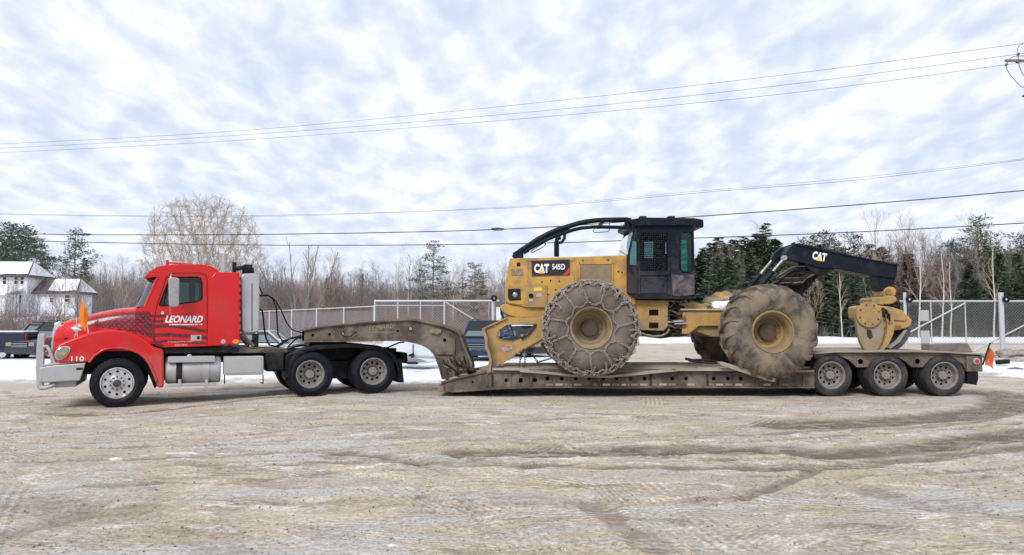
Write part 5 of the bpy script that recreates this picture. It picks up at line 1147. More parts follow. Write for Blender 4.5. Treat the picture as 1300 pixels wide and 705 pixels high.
    def cat_word(u, v, h, wd, Y, par, tilt=0, tri=True):
        q = Sp(u, v, Y); lettering('maker_word', 'CAT', (q.x, q.y, q.z), h, wd, M['print_white'], par, fat=.05, depth=.006, tilt=tilt)
        if tri:
            t_ = MB(); ct, st = math.cos(tilt), math.sin(tilt); pts = [(-wd*.20, -h*.56), (wd*.20, -h*.56), (0, h*.02)]; pts = [(q.x+a*ct-b*st, q.z+a*st+b*ct) for a, b in pts]
            t_.prism(pts, q.y-.005, q.y-.0035).build('maker_triangle', M['print_yellow'], par)
    cat_word(687.6, 340.9, .21, .34, 18.069, P)
    q = Sp(709.2, 338.9, 18.07); lettering('model_number', '545D', (q.x, q.y, q.z), .13, .30, M['print_white'], P, fat=.02)
    # ---- nose frame and lower body
    face('nose_frame', [(634.4, 388.8), (640, 385.6), (668, 389.5), (694, 391), (694, 404.5), (656.5, 404.2), (645, 400.4), (637, 395.4)], 18.14, 19.66, M['yellow'], bev=.03)
    face('tow_hook', [(634.6, 390), (637.8, 391.6), (638.4, 400), (641, 404), (638, 404.4), (635, 399)], 18.3, 18.4, M['trailer_dark'])
    face('front_frame', [(660, 402), (716, 398), (790, 398), (812, 410), (812, 424), (740, 432), (700, 424), (676, 410)], 18.35, 19.45, M['yellow_dirty'], bev=.03)
    # ---- blade and push arms with the big opening
    arm = [(611.6, 417.4), (628, 409.8), (643.6, 402.8), (668, 403.6), (694, 402.4), (694, 432.4), (668, 444), (649.4, 453), (636, 464.4), (627, 470), (618.6, 473.6), (620, 464), (620.8, 455), (618.6, 447.2), (615.4, 440.6), (616, 433)]
    hole = [(629.8, 426.4), (632.6, 419.6), (638, 415.6), (644.4, 412.4), (662, 411.2), (680, 411.2), (677.6, 417.4), (671.4, 424.2), (662, 430.2), (650, 434.8), (640, 434.8), (632.4, 432.4)]
    for y0, y1 in ((17.92, 18.02), (19.78, 19.88)):
        MB().prism(SP(arm, 17.92), y0-YC, y1-YC, [SP(hole, 17.92)]).build('blade_arm', M['yellow'], P)
    rib = SP([(643, 455), (651, 447), (694, 424), (694, 427.5), (655, 449.6), (646, 458)], 17.9); MB().prism(rib, 17.88-YC, 17.93-YC).build('arm_rib', M['yellow'], P, bevel=.01)
    rib = SP([(611.6, 417.4), (643.6, 402.8), (644.4, 404.4), (613.4, 418.8)], 17.9); MB().prism(rib, 17.86-YC, 17.93-YC).build('arm_rib', M['yellow_dirty'], P, bevel=.008)
    rib = SP([(680, 410.6), (681.4, 412.4), (671.6, 425.4), (662.6, 431.6), (661.6, 430.4), (670.4, 424)], 17.9); MB().prism(rib, 17.87-YC, 17.94-YC).build('arm_rib', M['trailer_dark'], P, bevel=.006)
    pt = SP([(634, 440), (644, 438), (652, 438.6), (650, 443), (640, 447.6)], 17.9); MB().prism(pt, 17.91-YC, 17.925-YC).build('worn_patch', mat('worn_red_primer', (.33, .17, .12), .85, dirt=(.45, .38, .3), scale=9, lo=.4, hi=.6), P)
    bl = SP([(612.4, 418), (616.4, 433), (616, 440), (619.6, 448), (621.6, 456), (620.4, 466), (618.6, 473.6), (624, 471), (625, 456), (622.6, 446), (619.6, 438), (620, 430), (616, 417)], 17.92)
    MB().prism(bl, 17.55-YC, 20.25-YC).build('blade', M['yellow_dirty'], P, bevel=.01)
    ce = SP([(620.6, 458), (626.4, 461), (636, 462), (626, 469.6), (618.2, 473.8)], 17.9); MB().prism(ce, 17.88-YC, 17.96-YC).build('cutting_edge', M['steel'] if False else mat('scraped_steel', (.30, .28, .255), .6, metal=.3, dirt=(.2, .17, .14), scale=5), P, bevel=.005)
    MB().tube([Sp(692, 398, 18.2), Sp(660, 440, 18.2)], .055, 10).tube([Sp(692, 398, 19.6), Sp(660, 440, 19.6)], .055, 10).build('blade_cylinder', M['yellow_dirty'], P, smooth=50)
    # ---- brush guard bars over the hood
    gd = [(651.8, 327.5), (660, 319), (671.9, 311.2), (683, 303.8), (695.9, 297), (709, 291.4), (723.5, 287), (734, 283.8), (745.7, 281.4), (757, 280), (767.8, 279.4), (797, 279)]
    lo_ = [(664.8, 321.6), (672, 316), (684, 309.6), (696, 303.6), (707, 299), (718, 295.4), (728, 292), (738, 289.8), (755, 288.2), (775, 288.6), (797, 289)]
    for yy in (18.15, 19.65):
        g = MB().tube([Sp(a, b, yy) for a, b in gd], .058, 8).build('brush_guard', M['cab'], P, smooth=60)
        MB().tube([Sp(a, b, yy) for a, b in lo_], .042, 8).build('lower_bar', M['cab'], g, smooth=60)
        fill = SP([(673, 311), (696, 298.5), (722, 288), (722, 293.6), (708, 298), (700, 302), (697, 304.6), (688, 308.6)], yy); MB().prism(fill, yy-YC-.02, yy-YC+.02).build('gusset', M['cab'], g)
        ft = SP([(651.2, 321.4), (657, 318), (664.6, 320.4), (664.6, 327.6), (651, 327.6)], yy); MB().prism(ft, yy-YC-.06, yy-YC+.06).build('guard_foot', M['cab'], g, bevel=.01)
        MB().tube([Sp(a, b, yy) for a, b in ((717.4, 295), (716.4, 303), (713, 308), (708.6, 308.4))], .035, 8).build('guard_hook', M['cab'], g, smooth=60)
        MB().tube([Sp(a, b, yy-.08) for a, b in ((761, 283.4), (761, 287), (754, 291), (753.6, 294), (755, 295.4), (772.4, 294.4), (773.6, 292.6), (773.4, 283))], .010, 6).build('grab_handle', M['cab'], g, smooth=60)
        MB().tube([Sp(a, b, yy-.08) for a, b in ((691, 308.4), (675.4, 318), (673.4, 320.2), (675.2, 321.4), (690.4, 313.4), (692.6, 310.6), (691.4, 306.6))], .010, 6).build('grab_handle', M['cab'], g, smooth=60)
        MB().bb(Sp(793, 280, yy).x, Sp(801, 280, yy).x, yy-YC-.07, yy-YC+.07, Sp(797, 291.5, yy).z, Sp(797, 277, yy).z).build('guard_bracket', M['cab'], g, bevel=.012)
        for f in ((797, 285), (788, 288.4)): q = Sp(*f, yy); MB().disc((q.x, q.z), .035, yy-YC-.08, yy-YC+.08, 8).build('guard_bolt', M['trailer_dark'], g)
    for (u, v) in ((671.9, 311.2), (696, 297), (723.5, 287), (767.8, 279.4)): MB().tube([Sp(u, v, 18.15), Vector((Sp(u, v, 18.15).x, 19.65-YC, Sp(u, v, 18.15).z))], .04, 8).build('cross_bar', M['cab'], P, smooth=60)
    # exhaust
    pe = [Sp(706.6, 326, 18.9), Sp(706.6, 307, 18.9), Sp(707.2, 304, 18.9), Sp(709.6, 302.2, 18.9), Sp(712, 302, 18.9)]
    MB().tube(pe[:2], .062, 14).tube(pe[1:], .05, 12).build('exhaust_pipe', M['cab'], P, smooth=50)
    # ---- cab
    Y0, Y1 = 18.0, 19.8
    side = [(806.8, 286.5), (880.8, 288.2), (881.6, 330), (882, 374.6), (872, 376.8), (808.6, 376), (796.2, 371), (796.2, 324.2), (800, 310), (803.6, 293)]
    win = [(812.8, 296), (847, 296.6), (847, 344.6), (812.8, 344.6)]
    rw = [(863.8, 298), (866.4, 294.4), (876, 294.4), (879.2, 297), (879.4, 342), (876, 345.6), (867, 345.4), (863.4, 341)]
    fw = [(805, 296), (808.4, 290), (808.4, 337), (799.6, 336), (799.6, 325)]
    pl, wl, rl, fl = SP(side, Y0), SP(win, Y0), SP(rw, Y0), SP(fw, Y0)
    for a, b in ((Y0, Y0+.05), (Y1-.05, Y1)): MB().prism(pl, a-YC, b-YC, [wl, rl, fl]).build('cab_side', M['cab'], P)
    x_b = pl[2][0]; zt_ = pl[1][1]; zb_ = pl[5][1]; zw = wl[2][1]
    # back wall and front wall frames with glass
    bw = MB(); bw.bb(x_b-.05, x_b, Y0-YC+.051, Y1-YC-.051, zb_+.03, zw+.0); bw.bb(x_b-.05, x_b, Y0-YC+.051, Y0-YC+.2, zw, zt_); bw.bb(x_b-.05, x_b, Y1-YC-.2, Y1-YC-.051, zw, zt_); bw.bb(x_b-.05, x_b, Y0-YC+.2, Y1-YC-.2, zt_-.12, zt_)
    bw.build('cab_back', M['cab'], P)
    MB().bb(x_b-.03, x_b-.02, Y0-YC+.2, Y1-YC-.2, zw, zt_-.12).build('rear_window', M['glass_dark'], P)
    x_f = pl[7][0]; zf = pl[7][1]; MB().bb(x_f, x_f+.05, Y0-YC+.051, Y1-YC-.051, pl[6][1], zf).build('cab_front', M['cab'], P)
    fa, fb = pl[9], pl[7]; MB().add([(fa[0], Y0-YC, fa[1]), (fb[0], Y0-YC, fb[1]), (fb[0], Y1-YC, fb[1]), (fa[0], Y1-YC, fa[1])], [(0, 1, 2, 3)]).build('windshield', M['glass'], P)
    for yy in (Y0-.04, Y1+.04):
        a, b, c_, d = Sp(803, 291, yy), Sp(795.8, 309, yy), Sp(796.6, 325, yy), Sp(801, 312, yy)
    dfl = SP([(798.4, 294), (803.2, 291.6), (800.4, 309), (797.4, 321.6), (795, 314)], Y0-.03); MB().prism(dfl, Y0-YC-.034, Y0-YC-.028).build('side_deflector', M['glass'], P)
    MB().bb(x_f+.1, x_b-.1, Y0-YC+.06, Y1-YC-.06, zb_, zb_+.08).build('cab_floor', M['cab'], P)
    for pts, nm in ((wl, 'door_window'), (fl, 'corner_window')):
        MB().prism(pts, Y0-YC+.025, Y0-YC+.03).build(nm, M['glass_dark'] if nm == 'door_window' and False else M['glass'], P)
        MB().prism(pts, Y1-YC-.03, Y1-YC-.025).build(nm, M['glass'], P)
    MB().prism(rl, Y0-YC+.02, Y0-YC+.026).build('rear_side_window', M['glass_cyan'], P)
    MB().tube([(x, Y0-YC-.006, z) for x, z in rl], .018, 6, closed=True).build('window_gasket', M['black'], P, smooth=60)
    # inner panels seen through the door mesh: dark lining leaving two lit openings
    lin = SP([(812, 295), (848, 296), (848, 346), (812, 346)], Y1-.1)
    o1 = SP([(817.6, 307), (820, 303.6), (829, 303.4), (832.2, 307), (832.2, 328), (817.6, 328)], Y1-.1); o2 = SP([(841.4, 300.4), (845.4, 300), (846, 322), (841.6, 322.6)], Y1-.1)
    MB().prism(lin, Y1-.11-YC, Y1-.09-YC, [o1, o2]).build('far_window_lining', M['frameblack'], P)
    # window guard: each bar is a wire of real round stock, joined (too fine to pick apart)
    gm = MB(); a, b = wl[0], wl[2]
    for i in range(15): x = a[0]+(b[0]-a[0])*i/14; gm.tube([(x, Y0-YC-.012, b[1]), (x, Y0-YC-.012, a[1])], .0065, 4)
    for i in range(19): z = b[1]+(a[1]-b[1])*i/18; gm.tube([(a[0], Y0-YC-.018, z), (b[0], Y0-YC-.018, z)], .0065, 4)
    tag(gm.build('window_guard', M['black'], P), kind='stuff')
    # door frame and panels
    for pts in ([(810.6, 291.6), (849.2, 292.2), (849.2, 296), (810.6, 295.8)], [(810.6, 344.8), (849.2, 344.8), (849.2, 350), (810.6, 349.8)]):
        face('door_rail', pts, Y0-.03, Y0, M['cab'], Y=Y0)
    for pts in ([(809.6, 291.4), (812.6, 291.4), (812.6, 374), (810, 374)], [(847.4, 292), (850.4, 292), (850.4, 374.4), (847.4, 374.4)]):
        face('door_post', pts, Y0-.035, Y0, M['cab'], Y=Y0)
    face('door_panel', [(813.4, 352), (846.4, 352), (846.4, 372.6), (813.4, 372.6)], Y0-.02, Y0, M['cab'], Y=Y0)
    q = Sp(842, 362.6, Y0-.03); MB().disc((q.x, q.z), .03, Y0-YC-.04, Y0-YC, 10).build('door_latch', M['frameblack'], P)
    for v in (304, 338): q = Sp(809.6, v, Y0-.03); MB().bb(q.x-.03, q.x+.03, Y0-YC-.05, Y0-YC, q.z-.06, q.z+.06).build('door_hinge', M['frameblack'], P)
    face('cab_lower_corner', [(852, 348), (862, 350), (881, 349), (881.4, 374), (870, 376), (854, 376)], Y0-.03, Y0, mat('mud_spattered_blue', (.02, .024, .035), .6, dirt=(.16, .125, .125), scale=3.4, lo=.42, hi=.62), Y=Y0)
    face('cab_skirt', [(797, 372), (881, 375.6), (880, 379.6), (808, 379.6)], Y0-.01, Y1, M['frameblack'], Y=Y0)
    # roof
    face('cab_roof', [(797.6, 279.6), (815, 276.6), (880, 277.4), (892, 279.6), (892.6, 288.4), (886, 289.6), (882, 287.4), (806, 287.6), (798, 284)], Y0-.08, Y1+.08, M['cab'], bev=.02, Y=Y0)
    for u in (815.6, 851.6):
        q = Sp(u, 276.6, Y0+.1); MB().bb(q.x-.08, q.x+.08, Y0-YC, Y0-YC+.2, q.z-.05, q.z+.03).build('roof_lift_eye', M['cab'], P, bevel=.015)
    for s in (Y0+.0, Y1-.12): q = Sp(889, 284, s); MB().bb(q.x-.05, q.x+.07, s-YC, s-YC+.12, q.z-.09, q.z+.02).build('work_light', M['frameblack'], P, bevel=.012)
    # seat and console silhouettes
    q = Sp(856, 345, 18.9); MB().bb(q.x-.12, q.x+.06, -.25, .25, q.z-.3, q.z+.42).build('seat_back', M['black'], P, bevel=.05)
    MB().bb(q.x-.6, q.x-.1, -.25, .25, q.z-.45, q.z-.28).build('seat', M['black'], P, bevel=.04)
    q = Sp(806, 345, 18.9); MB().bb(q.x, q.x+.25, -.5, .5, q.z-.3, q.z+.12).build('console', M['black'], P, bevel=.04)
    # ---- centre frame under the cab
    hp = [SP([(823.9, 393.2), (836, 393.2), (836, 400.8), (823.9, 400.8)], 18.2), SP([(823.9, 409.6), (836, 409.6), (836, 417.2), (823.9, 417.2)], 18.2)]
    MB().prism(SP([(796, 379.6), (810, 381), (847.8, 382.4), (847.6, 414), (843, 420), (814, 419), (800, 410)], 18.2), 18.2-YC, 18.25-YC, hp).build('frame_plate', M['yellow_dirty'], P)
    MB().prism(SP([(798, 380), (847, 382.4), (847, 418), (800, 410)], 18.3), 18.6-YC, 19.5-YC).build('frame_box', M['yellow_dirty'], P, bevel=.02)
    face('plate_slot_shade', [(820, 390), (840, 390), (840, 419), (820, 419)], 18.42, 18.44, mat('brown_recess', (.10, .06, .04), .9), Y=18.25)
    face('front_shoulder', [(793, 372), (807, 376), (807, 386), (796, 392)], 18.1, 18.3, M['yellow'], Y=18.1)
    MB().tube([Sp(a, b, 18.15) for a, b in ((812, 422), (818, 425), (830, 427.4), (840, 426.6), (847, 423), (850, 418))], .03, 6).build('belly_hose', M['mud'], P, smooth=60)
    MB().prism(SP([(812, 418), (850, 418), (852, 428), (838, 430), (818, 427)], 18.5), 18.4-YC, 19.4-YC).build('belly_guard', M['frameblack'], P, bevel=.02)
    # articulation joint: pins, knuckle plates, hoses
    for v0, v1 in ((388, 392), (405.6, 408.4), (412, 415), (422.6, 426.6)):
        MB().prism(SP([(846, v0), (872, v0), (872, v1), (846, v1)], 18.5), 18.5-YC, 19.3-YC).build('knuckle_plate', M['trailer'] if v0 > 400 else M['frameblack'], P, bevel=.01)
    q = Sp(856.5, 400, 18.9); MB().tube([(q.x, 0, Sp(856, 428, 18.9).z), (q.x, 0, Sp(856, 384, 18.9).z)], .12, 14).build('hinge_pin', M['trailer_dark'], P, smooth=50)
    rn = random.Random(8)
    for i in range(9):
        v0 = 386+i*4.4; MB().tube([Sp(843+rn.uniform(-2, 2), v0, 18.3), Sp(851, v0+rn.uniform(-5, 5), 18.22), Sp(858, v0+rn.uniform(-5, 6), 18.25), Sp(867+rn.uniform(-2, 3), v0+rn.uniform(-4, 4), 18.35)], .022, 6).build('hydraulic_hose', M['frameblack'] if i % 3 else M['trailer'], P, smooth=60)
    MB().tube([Sp(846, 409, 18.25), Sp(868, 408, 18.25)], .035, 8).tube([Sp(856, 411.6, 18.2), Sp(872, 411, 18.2)], .022, 8).build('steering_cylinder', M['steel'], P, smooth=50)
    # ---- rear frame
    face('rear_frame', [(863, 386), (874, 384), (896, 386), (900, 392.4), (945, 393), (965, 393), (965, 428), (905, 428), (885, 421), (873, 425.4), (861.6, 424.6), (862, 400)], 18.35, 19.45, M['yellow_dirty'], bev=.02, Y=18.25)
    face('frame_side_panel', [(887, 395), (945, 395.4), (945, 413.6), (887.6, 414.2), (874, 424.4), (866, 424), (866.6, 396)], 18.25, 18.36, M['yellow'], bev=.015, Y=18.25)
    face('frame_top_lip', [(864, 392), (940, 392.4), (940, 394.6), (864, 394.2)], 18.2, 18.4, mat('scraped_pale_edge', (.44, .37, .28), .7), Y=18.2)
    face('frame_seam', [(888.8, 394), (889.6, 394), (889.6, 413), (888.8, 413.4)], 18.244, 18.252, M['yellow_dirty'], bev=0, Y=18.25)
    face('frame_rung', [(866.6, 402), (871, 402), (871, 416), (866.6, 416)], 18.22, 18.26, mat('red_brown_rust', (.22, .08, .05), .9), Y=18.2)
    # bark and snow heaped on the rear frame
    for k, (u, v, r_, h_, m_, Y_) in enumerate(((906, 386, .26, .16, 'mud', 18.9), (917, 383, .3, .24, 'yellow_dirty', 19.2), (925, 380.6, .24, .08, 'wood', 18.8), (921, 388, .30, .12, 'snow', 18.5), (912, 389.5, .16, .07, 'snow', 18.45), (896, 389.6, .14, .08, 'mud', 18.6), (932, 383, .2, .14, 'trailer_dark', 18.7), (880, 388, .12, .09, 'mud', 18.7))):
        q = Sp(u, v, Y_); vv, ff = lump(r_, h_, k+3, 3); MB().add([(x+q.x, y+q.y, z+q.z) for x, y, z in vv], ff).build('debris_lump', M[m_], P, smooth=45)
    for k in range(14):
        u = rn.uniform(890, 940); q = Sp(u, rn.uniform(382, 391), 18.5+rn.random()*.6); MB().tube([q, q+Vector((rn.uniform(-.3, .3), rn.uniform(-.2, .2), rn.uniform(-.03, .14)))], rn.uniform(.01, .03), 5).build('broken_branch', M['bark'] if k % 2 else M['wood'], P)
    # deck winch tower / arch base hidden behind the wheel
    face('arch_base', [(940, 374), (962, 366), (1000, 368), (1030, 390), (1030, 430), (945, 430), (940, 392)], 18.4, 19.4, M['boom'], bev=.03, Y=18.4)
    # ---- grapple boom
    bt = [(997.4, 322.6), (1000.4, 317), (1004.6, 312.4), (1009.4, 309.8), (1015, 309.8), (1075, 323.6), (1140.2, 336.6), (1139.6, 345), (1137.6, 354.4), (1112, 350.9), (1085, 345.8), (1058.6, 340.8), (1048, 341), (1038, 339.8), (1018, 333.8), (997.8, 330)]
    boom = MB().prism(SP(bt, 18.62), 18.62-YC, 19.18-YC).build('grapple_boom', M['boom'], P, bevel=.02)
    MB().prism(SP([(1009, 309.2), (1015, 309.2), (1075, 323), (1140.4, 336), (1140.4, 337.4), (1075, 324.6), (1010, 311)], 18.6), 18.59-YC, 19.21-YC).build('boom_top_plate', M['boom'], P)
    MB().prism(SP([(1111.6, 349), (1137.6, 353), (1135, 360.4), (1131, 365), (1127, 369), (1118, 369), (1116.6, 362), (1114.6, 354)], 18.66), 18.66-YC, 19.14-YC).build('boom_head', M['boom'], P, bevel=.02)
    q = Sp(1102, 326.6, 18.7); MB().tube([q+Vector((-.06, 0, -.06)), q+Vector((-.04, 0, .03)), q+Vector((.04, 0, .03)), q+Vector((.06, 0, -.08))], .016, 6).build('lift_eye', M['boom'], P, smooth=60)
    tl = math.radians(-11.5); cat_word(1040.4, 325.6, .20, .335, 18.612, P, tl)
    MB().prism(SP([(1018, 334), (1040, 340), (1060, 341), (1052, 347), (1040, 352), (1026, 342)], 18.7), 18.66-YC, 19.14-YC).build('boom_gusset', M['black'], P)
    # arch: knuckle arms behind the boom root
    an = MB().prism(SP([(979, 329), (983, 321.6), (990, 315.4), (998, 312.4), (1003, 313.6), (998.6, 318.6), (994, 327), (990, 333), (983.6, 336)], 19.15), 19.12-YC, 19.28-YC)
    an.build('arch_arm', M['boom'], P, bevel=.02)
    def cyl(name, a, b, ra, rb, Y, m1, m2, mid):
        A, B = Sp(*a, Y), Sp(*b, Y); C_ = A.lerp(B, mid)
        o = MB().tube([A, C_], ra, 10).build(name, m1, P, smooth=50); MB().tube([C_-(B-A).normalized()*.03, C_, C_, B], [rb*1.15, rb*1.15, rb, rb], 12).build('cylinder_barrel', m2, o, smooth=50)
    cyl('lift_cylinder', (981.4, 329), (947, 370), .032, .062, 19.2, M['steel'], M['boom'], .50)
    cyl('lift_cylinder', (996, 327.6), (961, 368), .032, .062, 18.58, M['steel'], M['boom'], .46)
    q = Sp(996, 327.4, 18.56); MB().disc((q.x, q.z), .06, 18.53-YC, 18.66-YC, 12).build('cylinder_pin', M['steel'], P)
    cyl('boom_cylinder', (1003, 358.2), (983, 365.4), .036, .07, 18.75, M['steel'], M['boom'], .9)
    MB().prism(SP([(977, 362), (988, 356), (1000, 346), (1014, 338), (1030, 334), (1038, 340), (1022, 346), (1010, 353), (1002, 361), (990, 366)], 18.9), 18.78-YC, 19.05-YC).build('inner_arm', M['black'], P, bevel=.02)
    MB().prism(SP([(1020, 336), (1038, 340), (1036, 352), (1030, 362), (1020, 372), (1004, 376), (1000, 364), (1012, 356)], 19.0), 18.95-YC, 19.1-YC).build('hose_guard', M['frameblack'], P, bevel=.02)
    for i in range(16):
        a = (rn.uniform(978, 1002), rn.uniform(352, 364)); b = (rn.uniform(1008, 1040), rn.uniform(334, 350)); m_ = ((a[0]+b[0])/2+rn.uniform(-6, 6), (a[1]+b[1])/2+rn.uniform(-9, 9))
        MB().tube([Sp(*a, 18.7), Sp(*m_, 18.66), Sp(*b, 18.72)], .018, 5).build('hydraulic_hose', M['frameblack'] if i % 4 else M['trailer'], P, smooth=60)
    for i in range(8):
        a = (1030+rn.uniform(-10, 8), 345+rn.uniform(-4, 6)); b = (a[0]+rn.uniform(-14, 2), a[1]+rn.uniform(10, 24)); MB().tube([Sp(*a, 18.8), Sp(*b, 18.8)], .012, 5).build('guard_wire', M['frameblack'], P)
    # ---- grapple
    g = MB().prism(SP([(1119.4, 371), (1122, 366.4), (1127, 364), (1133, 365), (1136.2, 369), (1135.4, 375), (1131, 378.4), (1124, 378.8), (1120, 376)], 18.7), 18.62-YC, 19.18-YC).build('grapple', M['yellow'], P, bevel=.03, seg=3)
    q = Sp(1128, 371, 18.6); MB().disc((q.x, q.z), .075, 18.58-YC, 19.2-YC, 16).build('crosshead_pin', M['rust'], g, bevel=.01)
    MB().prism(SP([(1103, 380), (1106, 377.6), (1114, 377.8), (1124, 375.4), (1134, 377), (1136, 382), (1130, 386), (1116, 387.4), (1104, 386.8)], 18.7), 18.55-YC, 19.25-YC).build('crosshead', M['yellow_dirty'], g, bevel=.025)
    for u0, u1 in ((1112.6, 1116), (1132, 1136.4), (1121, 1123.6)):
        MB().tube([Sp(u0, 382, 18.6), Sp(u1, 391.6, 18.6)], .05, 8).build('swivel_post', M['frameblack'], g, smooth=50)
    body = SP([(1093, 390), (1100, 387.6), (1112, 388), (1130, 390.4), (1141, 394), (1152.6, 404.4), (1154.6, 408.4), (1152, 414), (1146, 417.4), (1134, 418.4), (1122, 419), (1108, 412), (1094, 404)], 18.6)
    MB().prism(body, 18.45-YC, 19.35-YC).build('grapple_body', M['yellow'], g, bevel=.03, seg=3)
    tp_ = SP([(1118, 391.6), (1140, 395.4), (1151, 404.6), (1148, 407.6), (1134, 406.6), (1126, 399)], 18.44); MB().prism(tp_, 18.41-YC, 18.45-YC).build('body_rib', M['yellow_dirty'], g, bevel=.01)
    for a in ([(1134, 414), (1144, 413), (1144.4, 418.4), (1135, 419.6)],): MB().prism(SP(a, 18.43), 18.42-YC, 18.46-YC).build('body_slot', M['rust'], g)
    jaw = [(1092, 389.6), (1097, 387.4), (1105, 387.6), (1112, 389.4), (1118, 394), (1120.6, 402), (1121.6, 412), (1122, 422), (1119.6, 434), (1115, 443), (1112, 446), (1103, 446.4), (1097, 444.4), (1092, 435), (1089.4, 426), (1087.4, 416), (1086, 407), (1087, 397)]
    MB().prism(SP(jaw, 18.35), 18.33-YC, 18.45-YC).build('grapple_jaw', mat('worn_tan_jaw', (.30, .215, .11), .6, metal=.15, dirt=(.27, .25, .225), scale=2.5, lo=.4, hi=.6, bump=.3), g, bevel=.015)
    q = Sp(1103, 399.6, 18.3); dsk = MB().disc((q.x, q.z), .30, 18.27-YC, 18.34-YC, 28).build('pivot_disc', M['yellow_dirty'], g, bevel=.012)
    for i in range(8): a = 2*PI*i/8+.3; MB().disc((q.x+.23*math.cos(a), q.z+.23*math.sin(a)), .018, 18.255-YC, 18.28-YC, 6).build('bolt', M['trailer_dark'], dsk)
    sh = SP([(1100, 418), (1106, 419.6), (1108, 428), (1104, 431), (1100.6, 426)], 18.33); MB().prism(sh, 18.322-YC, 18.332-YC).build('jaw_scuff', M['trailer_dark'], g)
    sh = SP([(1091, 417), (1100, 424), (1108, 432), (1116, 422), (1119, 430), (1112, 441), (1097, 436)], 18.33)
    j2 = SP([(1120.4, 396), (1126, 398), (1131, 404), (1132.6, 414), (1130.6, 425), (1125, 437), (1117, 446.2), (1113, 446.2), (1119, 436), (1122.4, 424), (1122.6, 410)], 18.5); MB().prism(j2, 18.36-YC, 18.62-YC).build('grapple_jaw', M['yellow'], g, bevel=.012)
    j3 = SP([(1117, 446.4), (1132, 446), (1143, 440), (1150, 431), (1154, 420), (1153.4, 416), (1147, 417), (1139, 428), (1130, 437), (1120, 443)], 18.6)
    MB().prism(j3, 18.5-YC, 19.3-YC).build('grapple_jaw', M['black'] if False else mat('dark_worn_steel', (.05, .048, .05), .55, metal=.3, dirt=(.13, .115, .1), scale=4, lo=.45, hi=.7), g, bevel=.015)
    j4 = SP([(1124, 441), (1136, 433), (1147, 419.4), (1151.6, 418.6), (1142, 434), (1130, 442.6)], 18.5); MB().prism(j4, 18.47-YC, 18.5-YC).build('jaw_edge', mat('bright_worn_edge', (.33, .32, .31), .4, metal=.5), g)
    for (u0, v0, u1, v1) in ((1113, 392, 1123, 403), (1116, 394, 1119, 404), (1120, 391, 1127, 404), (1124, 396, 1129, 408)):
        MB().tube([Sp(u0, v0, 18.36), Sp((u0+u1)/2+3, (v0+v1)/2-2, 18.3), Sp(u1, v1, 18.36)], .024, 6).build('grapple_hose', M['frameblack'], g, smooth=60)
    q = Sp(1129, 409, 18.4); MB().disc((q.x, q.z), .06, 18.34-YC, 18.46-YC, 12).build('jaw_pin', M['rust'], g, bevel=.01)
build_skidder()

# ---- things lying on or tied to the trailer
o = thing('ramp_plank', 'long weathered board leaning down off the deck under the big rear tyre', 'plank', (4.0, YC, 0))
pp = LP([(912.4, 460.0), (917, 459.4), (984, 480.2), (983, 485.0), (976, 484), (914, 463.8)], 17.35); MB().prism(pp, 17.3-YC, 17.52-YC).build('board', M['wood'], o, bevel=.008)
o = thing('ratchet_binder', 'dark chain binder lying across the deck just left of the leaning board', 'binder', (4.0, YC, 0))
MB().tube([Lp(a, b, 18.3) for a, b in ((870, 455.6), (880, 457.6), (892, 457), (905, 459), (918, 460.6))], .035, 6).build('binder_bar', M['frameblack'], o, smooth=60)
MB().tube([Lp(a, b, 18.25) for a, b in ((874, 458.4), (886, 459.6), (900, 460.6), (924, 462.6))], .022, 6).build('handle', M['trailer_dark'], o, smooth=60)
def tie(lb, segs_):
    o = thing('tie_down_chain', lb, 'chain', (4.0, YC, 0)); mb = MB(); rn = random.Random(3)
    for pts in segs_:
        for a, b in zip(pts[:-1], pts[1:]): chain_along(mb, [Lp(*a), Lp(*b)], .05, rn)
    tag(mb.build('chain_links', M['trailer_dark'], o, fix=False), kind='stuff')
tie('pair of dark chains running from the blade arm down to the trailer deck', [[(664.5, 445, 17.85), (661, 455, 17.8), (658.5, 466.5, 17.75)], [(669, 444, 17.85), (667, 455, 17.8), (665, 466.5, 17.75)]])
tie('dark tie-down rod from behind the blade to the chained front wheel', [[(671, 443, 17.9), (682, 459.4, 17.85), (683, 464, 17.85)], [(682.6, 460, 17.85), (699, 455.4, 17.3)]])
# flag at the tail
o = thing('tail_flag', 'faded red-orange flag on a slanted stick at the rear corner of the trailer', 'flag', (4.0, YC, 0))
MB().tube([Lp(1247.6, 463.4, 17.7), Lp(1257, 435.6, 17.7)], .018, 6).build('flag_stick', M['frameblack'], o)
fl = [(1255.6, 441.4), (1258.6, 442.4), (1261, 447), (1260.8, 455), (1261.6, 463), (1260.6, 468.6), (1256, 465), (1251.6, 464), (1251.8, 456), (1252.8, 448)]
pp = LP(fl, 17.72); n_ = len(pp); cx_ = sum(p[0] for p in pp)/n_; cz_ = sum(p[1] for p in pp)/n_
vv = [(x, 17.72-YC+.035*math.sin(i*1.9), z) for i, (x, z) in enumerate(pp)]+[(cx_, 17.78-YC, cz_)]; vv += [(a, b+.006, c_) for a, b, c_ in vv]
ff = [(i, (i+1) % n_, n_) for i in range(n_)]+[((i+1) % n_+n_+1, i+n_+1, 2*n_+1) for i in range(n_)]+[(i, i+n_+1, (i+1) % n_+n_+1, (i+1) % n_) for i in range(n_)]
MB().add(vv, ff).build('flag_cloth', M['orange_red'], o, smooth=50)

